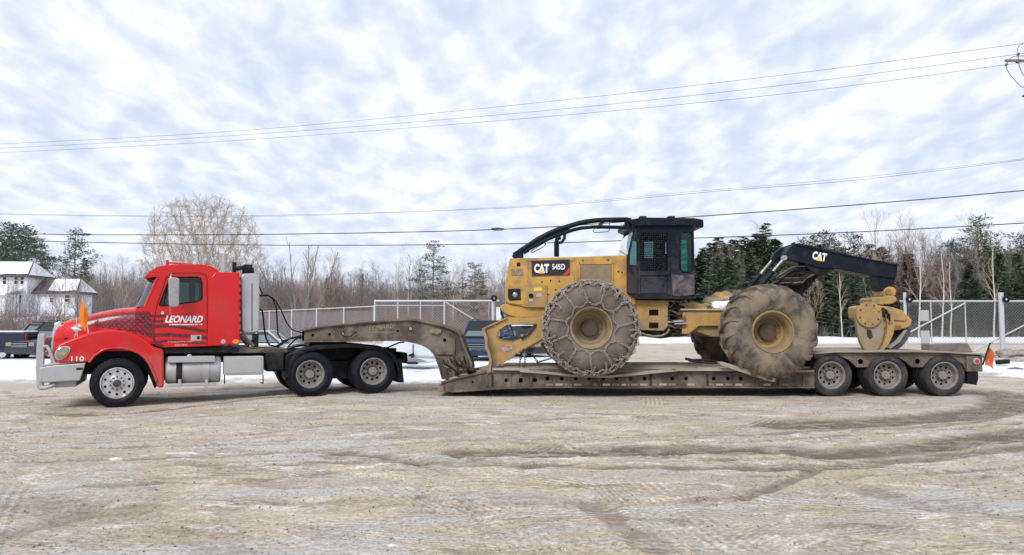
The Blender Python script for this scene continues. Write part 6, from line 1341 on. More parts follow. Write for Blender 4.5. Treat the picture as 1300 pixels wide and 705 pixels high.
# ============================================================ TREES
def pvec(rn, s=1): return Vector((rn.uniform(-s, s), rn.uniform(-s, s), rn.uniform(-s, s)))
def bare_tree(seed, H=12, clear=.3, nb=9, kids=(5, 5, 4), spread=.62, r0=.16, stems=1, fan=.34, up=.25, lens=(.42, .5, .45, .4), wig=.12, shape='round', bole=0):
    rn = random.Random(seed); trunk, crown = MB(), MB(); spread0 = spread
    def grow(p, d, L_, r, lv, mb, seg):
        pts, rad = [p.copy()], [r]; d = d.normalized()
        for i in range(seg):
            d = (d+pvec(rn, wig*(1+.25*lv))+Vector((0, 0, up*.22))).normalized(); p = p+d*(L_/seg); pts.append(p.copy()); rad.append(r*(1-(i+1)/seg*.72))
        mb.tube(pts, rad, 6 if lv == 0 else 4 if lv == 1 else 3, cap=False); return pts, rad, d
    def rec(pts, rad, L_, lv):
        if lv > len(kids): return
        n = kids[lv-1] if lv >= 1 else nb
        for j in range(n):
            f = (.25 if lv else clear)+(1-(.25 if lv else clear))*((j+rn.random()*.8)/n); q = f*(len(pts)-1); i = min(int(q), len(pts)-2); p = pts[i].lerp(pts[i+1], q-i)
            ax = (pts[i+1]-pts[i]).normalized(); side = ax.cross(pvec(rn)).normalized()
            sp = spread0*(1.1-.45*f if lv == 0 else 1)
            d = ax*(1-sp)+side*sp+Vector((0, 0, .15*up)); l2 = L_*lens[min(lv, len(lens)-1)]*rn.uniform(.7, 1.15)*((1.15-.75*f if shape == 'round' else 1.0-.35*f) if lv == 0 else 1.1-.5*f)
            r2 = max(.006, (rad[i]*.55 if lv < 2 else rad[i]*.6)); p2, rd2, _ = grow(p, d, l2, r2, lv+1, crown, 5 if lv == 0 else 3 if lv == 1 else 2); rec(p2, rd2, l2, lv+1)
    if bole: trunk.tube([(0, 0, -.2), (.03, 0, bole*.5), (0, .03, bole+.1)], [r0*1.35, r0*1.1, r0*.95], 8, cap=False)
    for s in range(stems):
        q_ = fan*math.sqrt((s+.4)/stems); d = Vector((0, 0, 1)) if stems == 1 else Vector((math.cos(2.4*s)*q_, math.sin(2.4*s)*q_, 1))
        base_ = Vector((0, 0, -.2)) if stems == 1 or not bole else Vector((math.cos(2.4*s)*.08, math.sin(2.4*s)*.08, bole*(.75+.25*rn.random())))
        pts, rad, _ = grow(base_, d, (H if stems == 1 else (H-(bole or 0))*rn.uniform(.86, 1.0)*(1-.22*q_)), r0*(1 if stems == 1 else .6), 0, trunk, 9); rec(pts, rad, H*(1 if stems == 1 else .75), 0)
    return trunk, crown
def segs_mesh(A, B, ra, rb, sides=3):
    """many tapered twigs as one mesh, built array-wise"""
    A, B = np.asarray(A, float), np.asarray(B, float); n = len(A); d = B-A; d /= np.linalg.norm(d, axis=1, keepdims=True)+1e-9; ref = np.where(np.abs(d[:, 2:3]) < .9, np.array([[0, 0, 1.]]), np.array([[1., 0, 0]]))
    u = np.cross(d, ref); u /= np.linalg.norm(u, axis=1, keepdims=True)+1e-9; w_ = np.cross(d, u); V = []
    for P_, R_ in ((A, ra), (B, rb)):
        for j in range(sides):
            q = 2*PI*j/sides; V.append(P_+(u*math.cos(q)+w_*math.sin(q))*np.asarray(R_)[:, None])
    V = np.stack(V, 1).reshape(-1, 3); fs = np.array([(j, (j+1) % sides, sides+(j+1) % sides, sides+j) for j in range(sides)]); Fa = (fs[None]+np.arange(n)[:, None, None]*2*sides).reshape(-1, 4)
    mb = MB(); mb.v = V.tolist(); mb.f = Fa.tolist(); mb.m = [0]*len(mb.f); return mb
def grown_tree(seed, H, zc, rx, rz_, bole, natt=1500, step=.28, infl=2.4, kill=.55, twigs=4, tl=(.35, .8), r0=.2, tipr=.012, upb=.12, shell=.35):
    """limbs grow towards points strewn through the crown, so the outline fills out as a real crown does"""
    r = np.random.default_rng(seed); d = r.normal(size=(natt, 3)); d /= np.linalg.norm(d, axis=1, keepdims=True); rad = (shell+(1-shell)*r.random(natt))**.5 if shell > .3 else r.random(natt)**.4
    at_ = d*rad[:, None]*np.array([rx, rx, rz_])*(1+.10*np.sin(d[:, 0:1]*5+seed)*np.cos(d[:, 1:2]*4))+np.array([0, 0, zc]); at_ = at_[at_[:, 2] > bole*.7]
    nodes = [np.array([0, 0, -.2])]; par = [-1]; z = -.2
    while z < bole: z += step; nodes.append(np.array([r.normal()*.02, r.normal()*.02, z])); par.append(len(nodes)-2)
    N_ = np.array(nodes); par = list(par); alive = np.ones(len(at_), bool)
    for it in range(90):
        if not alive.any(): break
        P_ = at_[alive]; D = np.linalg.norm(P_[:, None]-N_[None], axis=2); j = D.argmin(1); dm = D[np.arange(len(P_)), j]; ok = dm < (infl if it > 6 else 99)
        if not ok.any(): break
        v = (P_-N_[j])/(dm[:, None]+1e-9); acc = np.zeros_like(N_); np.add.at(acc, j[ok], v[ok]); src = np.unique(j[ok]); g = acc[src]; g /= np.linalg.norm(g, axis=1, keepdims=True)+1e-9
        g += r.normal(size=g.shape)*.16+np.array([0, 0, upb]); g /= np.linalg.norm(g, axis=1, keepdims=True); nw = N_[src]+g*step; N_ = np.vstack([N_, nw]); par += list(src)
        D2 = np.linalg.norm(at_[:, None]-nw[None], axis=2).min(1); alive &= D2 > kill
        if len(N_) > 5200: break
    n = len(N_); par = np.array(par); ch = np.zeros(n, int); rr = np.zeros(n)
    for k in range(n-1, 0, -1):
        if ch[k] == 0: rr[k] = tipr**2.3
        rr[par[k]] += rr[k]; ch[par[k]] += 1
    R = rr**(1/2.3); R = np.minimum(R*r0/R[0] if R[0] > r0 else R, r0); R = np.maximum(R, tipr*.7); idx = np.arange(1, n); thick = R[idx] > .05
    tr = segs_mesh(N_[par[idx[thick]]], N_[idx[thick]], R[par[idx[thick]]], R[idx[thick]], 6)
    fi = idx[~thick]; A, B, ra, rb = [N_[par[fi]]], [N_[fi]], [np.minimum(R[par[fi]], .06)], [R[fi]]
    tips = fi[R[fi] < tipr*2.2]; base = np.repeat(tips, twigs); dirs = (N_[base]-N_[par[base]]); dirs /= np.linalg.norm(dirs, axis=1, keepdims=True)+1e-9
    dirs = dirs+r.normal(size=dirs.shape)*.55+np.array([0, 0, upb]); dirs /= np.linalg.norm(dirs, axis=1, keepdims=True); L_ = r.uniform(*tl, len(base))[:, None]; e1 = N_[base]+dirs*L_
    A.append(N_[base]); B.append(e1); ra.append(np.full(len(base), tipr*.75)); rb.append(np.full(len(base), tipr*.35))
    b2 = np.repeat(np.arange(len(base)), 2); d2 = dirs[b2]+r.normal(size=(len(b2), 3))*.5; d2 /= np.linalg.norm(d2, axis=1, keepdims=True); st_ = N_[base][b2]+dirs[b2]*L_[b2]*.5
    A.append(st_); B.append(st_+d2*L_[b2]*.55); ra.append(np.full(len(b2), tipr*.5)); rb.append(np.full(len(b2), tipr*.3))
    return tr, segs_mesh(np.vstack(A), np.vstack(B), np.concatenate(ra), np.concatenate(rb), 3)
def spruce(seed, H=10, W_=2.2, n=46, dens=9, clear=.06, droop=.25, irregular=.15, size=.34, ragged=0.0):
    rn = random.Random(seed); trunk, crown = MB(), MB()
    trunk.tube([(0, 0, -.2), (rn.uniform(-.1, .1), 0, H*.5), (0, 0, H*.99)], [H*.014+.03, H*.009+.02, .012], 6, cap=False)
    for i in range(n):
        f = clear+(1-clear)*((i+rn.random())/n)**.85; z = H*f; az = i*2.4+rn.uniform(-.5, .5)
        if rn.random() < ragged: continue
        l = W_*(1-f)**.8*rn.uniform(1-irregular*2, 1+irregular)+.12
        d = Vector((math.cos(az), math.sin(az), .12+.35*f)); tip = Vector((0, 0, z))+d*l-Vector((0, 0, droop*l)); b0 = Vector((0, 0, z))
        crown.add([b0, b0+Vector((0, 0, .03)), tip], [(0, 1, 2)])
        m = max(3, int(dens*(.35+l/W_)))
        for k in range(m):
            g = (k+rn.random())/m; p = b0.lerp(tip, .12+.88*g)+Vector((0, 0, -droop*.25*l*math.sin(PI*g)*.5)); s = size*(1.1-.55*g)*rn.uniform(.7, 1.3)
            for q in (-1, 1):
                o = Vector((-d.y, d.x, 0))*q*s*rn.uniform(.5, 1.15)+Vector((d.x, d.y, 0))*s*rn.uniform(.2, .9)+Vector((0, 0, rn.uniform(-.5, .12)*s)); wv = Vector((d.x, d.y, 0))*s*.26+Vector((0, 0, rn.uniform(-.1, .2)*s))
                crown.add([p-wv, p+wv, p+o], [(0, 1, 2)])
            o = Vector((rn.uniform(-.3, .3), rn.uniform(-.3, .3), rn.uniform(-.7, .4)))*s; crown.add([p, p+Vector((.2*s, .12*s, 0)), p+o], [(0, 1, 2)])
    return trunk, crown
def pine(seed, H=11, W_=3.0, n=26, clear=.35, tuft=.55, per=26, flat=.42, up=.25):
    rn = random.Random(seed); trunk, crown = MB(), MB()
    trunk.tube([(0, 0, -.2), (rn.uniform(-.2, .2), 0, H*.5), (rn.uniform(-.1, .1), 0, H*.97)], [.2, .13, .03], 6, cap=False)
    for i in range(n):
        f = clear+(1-clear)*((i+.5*rn.random())/n); z = H*f; az = i*2.4+rn.uniform(-.6, .6)
        l = W_*(math.sin(PI*min(1, (1-f)*.9+.12))**.7)*rn.uniform(.55, 1.1)*(.35+.65*min(1, (1-f)*2.2))+.15
        d = Vector((math.cos(az), math.sin(az), up)); b0 = Vector((0, 0, z)); tip = b0+d*l; crown_pts = [b0, b0.lerp(tip, .5)-Vector((0, 0, .06*l)), tip]
        trunk.tube(crown_pts, [.05, .035, .012], 3, cap=False)
        for k in range(max(2, int(l*2.2))):
            g = .30+.7*(k+rn.random())/max(2, int(l*2.2)); c_ = b0.lerp(tip, g)+Vector((rn.uniform(-.35, .35)*l*.35, rn.uniform(-.35, .35)*l*.35, rn.uniform(-.02, .12)*l)); s = tuft*rn.uniform(.6, 1.2)
            for q in range(per):
                o = Vector((rn.gauss(0, 1), rn.gauss(0, 1), rn.gauss(.15, 1)*flat))*s*.42; p = c_+o; e_ = o.normalized()*s*.32+Vector((0, 0, .10*s)); sd_ = pvec(rn, .09*s)
                crown.add([p-sd_, p+sd_, p+e_], [(0, 1, 2)])
    return trunk, crown
class Kind:
    def __init__(s, name, gen, mt, mc, H): s.name, s.H, s.first = name, H, None; s.t, s.c = gen; s.mt, s.mc = mt, mc
    def place(s, u, vtop, Y, label, group=None, cat='tree', rz=None, wide=1.0, H=None):
        X = at(u, vtop, Y).x; g = gh(X, Y); h = H if H else at(u, vtop, Y).z-g; k = h/s.H
        o = thing(s.name, label, cat, (X, Y, g-.1), rz if rz is not None else rng.uniform(0, 6.28), group); o.scale = (k*wide, k*wide, k)
        if s.first is None:
            a = s.t.build('trunk', s.mt, o, fix=False, smooth=60); b = s.c.build('crown', s.mc, o, fix=False); s.first = (a, b)
        else: share(s.first[0], 'trunk', o); share(s.first[1], 'crown', o)
        return o
HW = [Kind('bare_tree', grown_tree(20+i, 12, 8.1-.3*(i % 3), 1.9+.35*(i % 3), 4.2, 3.2+.5*(i % 2), natt=520, infl=2.6, kill=.7, twigs=4, r0=.15, tipr=.013, upb=.3), M[('bark', 'bark_grey', 'bark')[i % 3]], M[('bark_grey', 'bark_brown', 'bark_pale', 'bark_grey', 'bark_brown')[i % 5]], 12) for i in range(6)]
HWF = [Kind('bare_tree', bare_tree(60+i, 9, clear=.12, nb=18, kids=(8, 6), spread=.50, r0=.08, up=.4, lens=(.42, .5, .5), wig=.1, shape='tall'), M['bark_grey'], M[('bark_brown', 'bark_grey', 'bark_brown', 'bark_pale')[i % 4]], 9) for i in range(5)]
BI = [Kind('birch_tree', bare_tree(80+i, 12, clear=.35, nb=9, kids=(5, 4), spread=.42, r0=.12, up=.3, lens=(.3, .5, .5), wig=.09, shape='tall'), M['birch'], M['bark_pale'], 12) for i in range(3)]
SPK = [Kind('spruce_tree', spruce(30+i, 10, 2.4+.3*i, 80, 13, irregular=.25, size=.46, ragged=.04), M['bark'], M[('needle_dark', 'needle_mid', 'needle_blue', 'needle_dark')[i]], 10) for i in range(4)]
CED = [Kind('cedar_tree', spruce(40+i, 10, 3.5, 120, 15, clear=.02, droop=.02, irregular=.32, size=.50, ragged=.06), M['bark'], M[('needle_mid', 'needle_dark', 'needle_blue')[i]], 10) for i in range(3)]
PIN = [Kind('pine_tree', pine(50+i, 11, 3.1, 34, .30, .75, 30), M['bark'], M[('needle_mid', 'needle_blue', 'needle_dark')[i]], 11) for i in range(3)]

LPN = Kind('pine_tree', pine(77, 11, 3.5, 36, .22, .95, 40, flat=.26), M['bark'], M['needle_dark'], 11)
# the lone trees
big = Kind('broad_bare_tree', grown_tree(5, 10, 5.9, 4.9, 4.3, 1.9, natt=2600, step=.26, infl=2.2, kill=.42, twigs=4, tl=(.3, .7), r0=.34, tipr=.0095, upb=.04, shell=.25), M['bark'], M['bark_pale'], 10)
big.place(260, 249, 60, 'big round-crowned bare tree with pale twigs rising behind the red cab', rz=.7, wide=.82)
vt = Kind('multi_stem_tree', bare_tree(11, 9, clear=.2, nb=6, kids=(4, 4), spread=.34, r0=.15, stems=8, fan=.62, up=.1, lens=(.28, .5, .5), wig=.05), M['bark_grey'], M['bark_grey'], 8)
vt.place(384, 305, 64, 'many-stemmed bare tree fanning up above the hoses behind the red truck', rz=.3)
wp = Kind('white_pine', pine(70, 11, 2.9, 30, .34, .62, 34, flat=.30, up=.12), M['bark'], M['needle_blue'], 11)
wp.place(551, 306, 74, 'tall open-branched pine standing alone above the gooseneck of the trailer')
wp.place(603, 333, 78, 'shorter brownish pine between the lone tall pine and the yellow machine', rz=2.)
LPN.place(16, 285, 92, 'dark green pine at the far left edge above the white house', rz=1., wide=1.15)
LPN.place(36, 292, 96, 'green pine just right of the darkest pine above the white house', rz=2.)
LPN.place(-10, 294, 94, 'dark pine cut by the left picture edge', rz=3., wide=1.2)
PIN[1].place(52, 312, 90, 'slanting pine with flat boughs beside the white house roof', rz=4.)
PIN[1].place(96, 292, 88, 'thin grey-green spruce with a bare tip right of the white houses', wide=.85)
SPK[2].place(108, 326, 86, 'small grey-green spruce behind the right-hand white house', wide=.9)
for u, v, lb in ((415, 352, 'small dark spruce in the treeline right of the fanning bare tree'), (460, 347, 'pointed dark spruce in the treeline left of the tall gate'), (428, 362, 'tiny dark spruce between two pointed spruces in the treeline')):
    SPK[0].place(u, v, 100, lb, wide=.75)
rn = random.Random(77)
# wood behind the right-hand fence
EV = 'evergreens in the wood behind the right-hand fence'; HG = 'bare hardwoods in the wood behind the right-hand fence'; LG = 'bare hardwoods in the far treeline on the left'
ev = [(884, 336, 'c0'), (893, 322, 's0'), (904, 316, 'c1'), (913, 309, 's2'), (922, 318, 'c0'), (932, 312, 'c1'), (944, 308, 's1'), (957, 312, 'c0'), (963, 304, 'c2'), (972, 291, 's1'), (984, 312, 'c0'), (996, 322, 'c1'), (1008, 316, 's3'), (1021, 306, 'p0'), (1034, 301, 'p0'), (1046, 297, 'p1'), (1060, 305, 'p0'),
      (1050, 332, 'c1'), (1064, 345, 'c1'), (1078, 338, 's0'), (1092, 330, 'c1'), (1098, 352, 's3'), (1036, 350, 'c0'), (1016, 345, 'c1'), (1112, 362, 'c0'), (1126, 338, 's2'), (1084, 300, 'p1'), (1206, 310, 'p1'), (1240, 277, 'p0'), (1250, 300, 'p2'), (1226, 318, 'p1'),
      (1262, 356, 'c1'), (1276, 346, 's0'), (1288, 362, 'c1'), (1300, 340, 's0'), (1248, 372, 'c1'), (1236, 380, 's3'), (1314, 320, 'c1'), (1334, 300, 'p0'), (1360, 320, 's0'), (1296, 300, 'p1'), (1190, 372, 's3'), (1210, 378, 'c1'), (1160, 380, 'c0'), (900, 350, 'c1'), (938, 348, 's0'), (974, 345, 'c1'), (1005, 362, 'c1'), (1390, 315, 'c1'), (1420, 300, 's1'), (870, 330, 's0'), (850, 338, 'c1'), (828, 344, 's1'), (1012, 330, 'c0'), (1028, 322, 'c1'), (1042, 318, 'c2'), (1056, 325, 'c0'), (1070, 322, 'c1'), (1086, 350, 'c0'), (1106, 376, 'c1'), (950, 330, 'c1'), (925, 335, 'c0'), (968, 325, 'c1'), (990, 340, 'c0'), (898, 338, 'c0'), (1268, 330, 'c0'), (1290, 330, 'c1'), (1230, 345, 'c0'), (1236, 360, 'c1'), (1118, 322, 'c0'), (1152, 330, 'c2'), (1202, 338, 's2'), (1256, 322, 'c0'), (1272, 318, 'p0'), (1306, 322, 'c0'), (1324, 330, 'c2'), (890, 330, 'c2'), (910, 335, 'c1'), (948, 322, 'c2'), (1104, 318, 'c2')]
km = {'c': CED, 's': SPK, 'p': PIN}; words_ = {'c': 'bushy dark green cedar', 's': 'dark spruce', 'p': 'tall green pine'}
for i, (u, v, k) in enumerate(ev):
    Y = (84 if v > 325 else 92)+rn.uniform(-3, 4); km[k[0]][int(k[1])].place(u, v-(9 if u < 1010 or k[0] == 'c' else 2), Y, f'{words_[k[0]]} in the mixed wood behind the right-hand chain-link fence', EV, wide=rn.uniform(1.0, 1.35) if k[0] != 'p' else rn.uniform(.95, 1.15))
for i in range(134):
    u = 1000+rn.random()**.9*440 if i < 118 else rn.uniform(880, 1000); vt_ = rn.uniform(286, 318)+(12 if u < 1100 else 0)+(rn.random()**2)*36; Y = rn.uniform(82, 106)
    K = HW[rn.randrange(6)] if rn.random() < .78 else HWF[rn.randrange(5)]
    K.place(u, vt_, Y, 'leafless grey hardwood in the mixed wood behind the right-hand chain-link fence', HG, wide=rn.uniform(.75, 1.05))
for u, v, lb in ((1068, 338, 'leaning white birch trunk against dark evergreens under the grapple boom'), (1163, 300, 'crooked white birch just right of the grapple'), (1193, 318, 'straight white birch behind the panel on the fence'), (1258, 312, 'forked white birch behind the tall fence post on the right'), (1204, 330, 'white birch between two crooked birches behind the fence brace')):
    b = BI[int(u) % 3].place(u, v, 78, lb, rz=u % 6); b.rotation_euler[1] = (-.07 if u < 1100 else .04)
# far treeline left of the machine
for i in range(152):
    u = rn.uniform(100, 660) if i < 130 else rn.uniform(640, 900); Y = rn.uniform(84, 128)
    vt_ = (346 if u < 200 else 338 if u < 330 else 340 if u < 560 else 344)+rn.uniform(-8, 26)
    K = (HWF+HWF+HW)[rn.randrange(16)]; K.place(u, vt_, Y, 'leafless grey-brown tree in the far treeline behind the truck and gooseneck', LG, wide=rn.uniform(.85, 1.25))
for i in range(14):
    K = HWF[i % 5]; K.place(rn.uniform(-120, 5) if i < 4 else rn.uniform(55, 190), rn.uniform(330, 360), rn.uniform(84, 100), 'leafless scrubby tree around the white houses on the left', 'bare trees around the white houses', wide=1.2)
for i in range(22):
    HWF[i % 5].place(rn.uniform(-15, 135), rn.uniform(348, 384), rn.uniform(58, 72), 'leafless sapling standing between the parked pickup and the white houses', 'saplings below the white houses', wide=.9)
for u, v in ((192, 338), (330, 345), (505, 335), (520, 340), (620, 338), (640, 330), (575, 345)):
    BI[u % 3].place(u, v, 84, 'slender pale-barked tree in the far treeline behind the truck and gooseneck', 'pale-barked trees in the far treeline', wide=.9)
# shrubs with snow on them in front of the houses
SH = [Kind('bare_shrub', bare_tree(90+i, 3, clear=.05, nb=12, kids=(6, 5), spread=.6, r0=.04, stems=4, up=.25, lens=(.5, .5, .5), wig=.16), M['bark_brown'], M[('bark_brown', 'bark_grey')[i % 2]], 3) for i in range(2)]
for i in range(60):
    u = rn.uniform(-60, 190); SH[i % 2].place(u, rn.uniform(384, 404), rn.uniform(50, 72), 'leafless shrub in the hedge below the white houses', 'leafless shrubs below the white houses', cat='shrub', wide=1.2)
# ---- undergrowth: thin dry stems, uncountable
def brush(name, n, xr, yr, hr, m_, seed, wd=.035, lean=.3):
    r = np.random.default_rng(seed); x = r.uniform(*xr, n); y = yr[0]+(yr[1]-yr[0])*r.random(n)**.8; z = base_h(x, y)-.05
    cl = .35+.9*fbm(x*.18+seed, y*.18, 3); h = r.uniform(*hr, n)*cl; a = r.uniform(0, PI, n); ca, sa = np.cos(a)*wd/2, np.sin(a)*wd/2; lx, ly = r.normal(0, lean, n)*h, r.normal(0, lean, n)*h
    co = np.stack([np.stack([x-ca, y-sa, z], 1), np.stack([x+ca, y+sa, z], 1), np.stack([x+lx, y+ly, z+h], 1)], 1).reshape(-1, 3).astype(np.float32)
    me = bpy.data.meshes.new(name); me.vertices.add(3*n); me.vertices.foreach_set('co', co.ravel()); me.loops.add(3*n); me.loops.foreach_set('vertex_index', np.arange(3*n, dtype=np.int32)); me.polygons.add(n); me.polygons.foreach_set('loop_start', np.arange(0, 3*n, 3, dtype=np.int32)); me.update(calc_edges=True); me.materials.append(m_)
    o = bpy.data.objects.new(name, me); COL.objects.link(o); return tag(o, kind='stuff')
brush('undergrowth', 60000, (-36, 10), (66, 118), (.7, 3.2), M['brush'], 1, .07)
brush('undergrowth', 42000, (-75, 30), (108, 165), (3, 8.5), M['bark_grey'], 2, .09, .14)
brush('undergrowth', 30000, (18, 85), (80, 104), (.5, 2.8), M['bark_grey'], 3, .06)
brush('undergrowth', 26000, (14, 100), (98, 160), (3, 11), M['bark_brown'], 4, .14, .12)
brush('dry_grass', 3000, (-55, -30), (46, 66), (.3, 1.1), M['brush'], 5, .03)
brush('young_thicket', 42000, (18, 95), (94, 125), (4, 12), M['bark_brown'], 6, .09, .12)

# ============================================================ HOUSES
def house(name, label, u0, u1, vr, ve, vb, Y, depth, hip, wins, s0=0.0, snow_hip=False):
    a, b = at(u0, ve, Y), at(u1, ve, Y); zr = at((u0+u1)/2, vr, Y+depth/2).z; ze = a.z; zb = gh((a.x+b.x)/2, Y)-.6
    o = thing(name, label, 'house', ((a.x+b.x)/2, Y+depth/2, 0)); cx_ = (a.x+b.x)/2; hw = (b.x-a.x)/2; hd = depth/2
    wl = MB().bb(-hw, hw, -hd, hd, zb, ze); wl.add([(hw, -hd, ze), (hw, hd, ze), (hw, 0, zr-.1)], [(0, 1, 2)]) if not hip else None
    W_ = wl.build('wall', M['siding'], o)
    for k in range(int((ze-zb)/.28)): pass
    ov = .35; hx = hd*.45 if hip else 0
    vv = [(-hw-ov, -hd-ov, ze-.05), (hw+ov, -hd-ov, ze-.05), (hw+ov-hx, 0, zr), (-hw-ov, 0, zr), (-hw-ov, hd+ov, ze-.05), (hw+ov, hd+ov, ze-.05)]
    ff = [(0, 1, 2, 3), (3, 2, 5, 4)]+([(1, 5, 2)] if hip else [])
    rf = MB().add(vv+[(x, y, z-.16) for x, y, z in vv], ff+[tuple(i+6 for i in reversed(f)) for f in ff]+[(0, 6, 7, 1), (1, 7, 11, 5) if hip else (1, 7, 8, 2)]).build('roof', M['roof_dark'], o)
    n = 16; sx = np.linspace(s0, 1, n); sn = MB(); vs_ = []
    for j, s in enumerate(sx):
        for t in np.linspace(0, 1, 7):
            xx = (-hw-ov)+(2*(hw+ov)-hx*t-.15)*s; edge = .01+.06*float(vnoise(xx*1.3, 3.3)) if t == 0 else 0; tt = max(t, edge*1.1)
            vs_.append((xx, (-hd-ov)*(1-tt), (ze-.05)+(zr-ze+.05)*tt+.10+.05*float(vnoise(xx*1.9, t*5))))
    sn.add(vs_, [(j*7+k, j*7+k+1, (j+1)*7+k+1, (j+1)*7+k) for j in range(n-1) for k in range(6)]); sn.build('roof_snow', M['snow'], o, fix=False, smooth=80)
    if hip and snow_hip: MB().add([(hw+ov+.02, -hd-ov, ze+.05), (hw+ov+.02, hd+ov, ze+.05), (hw+ov-hx-.02, 0, zr+.12)], [(0, 1, 2)]).build('hip_snow', M['snow'], o)
    for (wu, wv, ww, wh) in wins:
        q = at(wu, wv, Y); k = 1000/Y; w_, h_ = ww/k*1.15, wh/k*1.1; x, z = q.x-cx_, q.z; f = MB()
        f.bb(x-w_/2-.07, x+w_/2+.07, -hd-.05, -hd-.002, z-h_/2-.07, z-h_/2); f.bb(x-w_/2-.07, x+w_/2+.07, -hd-.05, -hd-.002, z+h_/2, z+h_/2+.08); f.bb(x-w_/2-.07, x-w_/2, -hd-.05, -hd-.002, z-h_/2, z+h_/2); f.bb(x+w_/2, x+w_/2+.07, -hd-.05, -hd-.002, z-h_/2, z+h_/2); f.bb(x-w_/2, x+w_/2, -hd-.04, -hd-.002, z-.03, z+.03)
        fo = f.build('window', M['white'], o); MB().bb(x-w_/2, x+w_/2, -hd-.02, -hd-.004, z-h_/2, z+h_/2).build('pane', M['black'], fo)
    return o
house('house', 'white two-storey house with snowy roof cut by the left picture edge', -60, 35, 334, 350, 400, 78, 3.8, True, [(20.6, 356, 3.6, 9), (28.4, 356, 3.6, 9), (24.4, 380, 4.6, 9.5), (4, 384, 5, 9), (6, 356, 3.6, 9)], 0, True)
house('house', 'low white house wing with snow patch on its dark roof, right of the taller house', 40, 97, 356, 371, 400, 79, 3.0, True, [(86, 379, 5, 7.5), (66, 381, 4, 5)], .42, True)
q0, q1 = at(-40, 368, 76), at(10, 371, 76)
o = thing('porch', 'white porch with a snowy lean-to roof on the front of the left house', 'porch', ((q0.x+q1.x)/2, 76.6, 0)); hw = (q1.x-q0.x)/2
MB().bb(-hw, hw, -1, 1.2, gh(q0.x, 77)-.5, q1.z-.2).build('wall', M['siding'], o)
MB().add([(-hw-.2, -1.3, q1.z-.15), (hw+.2, -1.3, q1.z-.15), (hw+.2, 1.38, q1.z+.45), (-hw-.2, 1.38, q1.z+.45), (-hw-.2, -1.3, q1.z-.3), (hw+.2, -1.3, q1.z-.3), (hw+.2, 1.38, q1.z+.3), (-hw-.2, 1.38, q1.z+.3)], [(0, 1, 2, 3), (7, 6, 5, 4), (0, 4, 5, 1), (1, 5, 6, 2)]).build('roof', M['snow'], o)

# ============================================================ FENCES
def chainlink(par, p0, p1, z0, z1, sp=.13, r=.0045):
    """woven diagonals between two plan points"""
    d = Vector((p1[0]-p0[0], p1[1]-p0[1], 0)); Ln = d.length; d.normalize(); H = z1-z0; mb = MB(); nrm = Vector((-d.y, d.x, 0))*.012
    k = int((Ln+H)/sp)
    for s in (1, -1):
        for i in range(k):
            a = -H+i*sp; b = a+H; fa, fb = max(0, a), min(Ln, b)
            if fb-fa < .02: continue
            za, zb_ = (fa-a), (fb-a)
            if s < 0: za, zb_ = H-za, H-zb_
            A = Vector((p0[0], p0[1], z0))+d*fa+Vector((0, 0, za))+nrm*s; B = Vector((p0[0], p0[1], z0))+d*fb+Vector((0, 0, zb_))+nrm*s
            sd_ = Vector((0, 0, r)); n2_ = nrm.normalized()*r
            mb.add([A-sd_-n2_, A+sd_-n2_, A+n2_, B-sd_-n2_, B+sd_-n2_, B+n2_], [(0, 3, 4, 1), (1, 4, 5, 2), (2, 5, 3, 0)])
    return tag(mb.build('chain_link_mesh', M['galv_dark'], par, fix=False), kind='stuff')
def post(par, u, vt_, Y, r, name='post', vb=None):
    t = at(u, vt_, Y); z0 = gh(t.x, Y)-.2 if vb is None else at(u, vb, Y).z; o = par.location
    ob = MB().tube([(t.x-o.x, Y-o.y, z0), (t.x-o.x, Y-o.y, t.z)], r, 10).build(name, M['galv'], par, smooth=50); return ob
# right-hand rolling gate
YG = 40.0
g = thing('rolling_gate', 'galvanised chain-link rolling gate with diagonal braces behind the trailer tail', 'gate', (at(1220, 436, YG).x, YG, 0)); gx = g.location.x
zt, zb = at(1220, 382.6, YG).z, at(1220, 436.5, YG).z; xl, xr = at(1143, 400, YG).x-gx, at(1420, 400, YG).x-gx
MB().tube([(xl, 0, zt), (xr, 0, zt)], .05, 8).build('top_rail', M['galv'], g, smooth=50); MB().tube([(xl, 0, zb), (xr, 0, zb)], .035, 8).build('bottom_rail', M['galv'], g, smooth=50)
for u in (1182, 1225.6, 1312, 1400): x = at(u, 400, YG).x-gx; MB().tube([(x, 0, zb), (x, 0, zt)], .032, 8).build('upright', M['galv'], g, smooth=50)
for a, b in (((1150, 424.6), (1225, 385)), ((1236, 446), (1316, 405))):
    A, B = at(*a, YG-.06), at(*b, YG-.06); MB().tube([(A.x-gx, -.06, A.z), (B.x-gx, -.06, B.z)], .04, 8).build('brace', M['galv'], g, smooth=50)
m_ = chainlink(g, (xl, 0), (xr, 0), zb, zt, .16, .0085)
for u0, v0, u1, v1, lb in ((1168, 394, 1179.6, 408, 'small pale blank panel wired high on the rolling gate'), (1168.6, 420, 1180.6, 436, 'pale blank panel wired low on the rolling gate')):
    a, b = at(u0, v0, YG-.1), at(u1, v1, YG-.1); o = tag(MB().bb(a.x, b.x, YG-.1, YG-.08, b.z, a.z).build('fence_panel', mat('pale_panel', (.38, .39, .40), .7), bevel=.004), lb, 'panel')
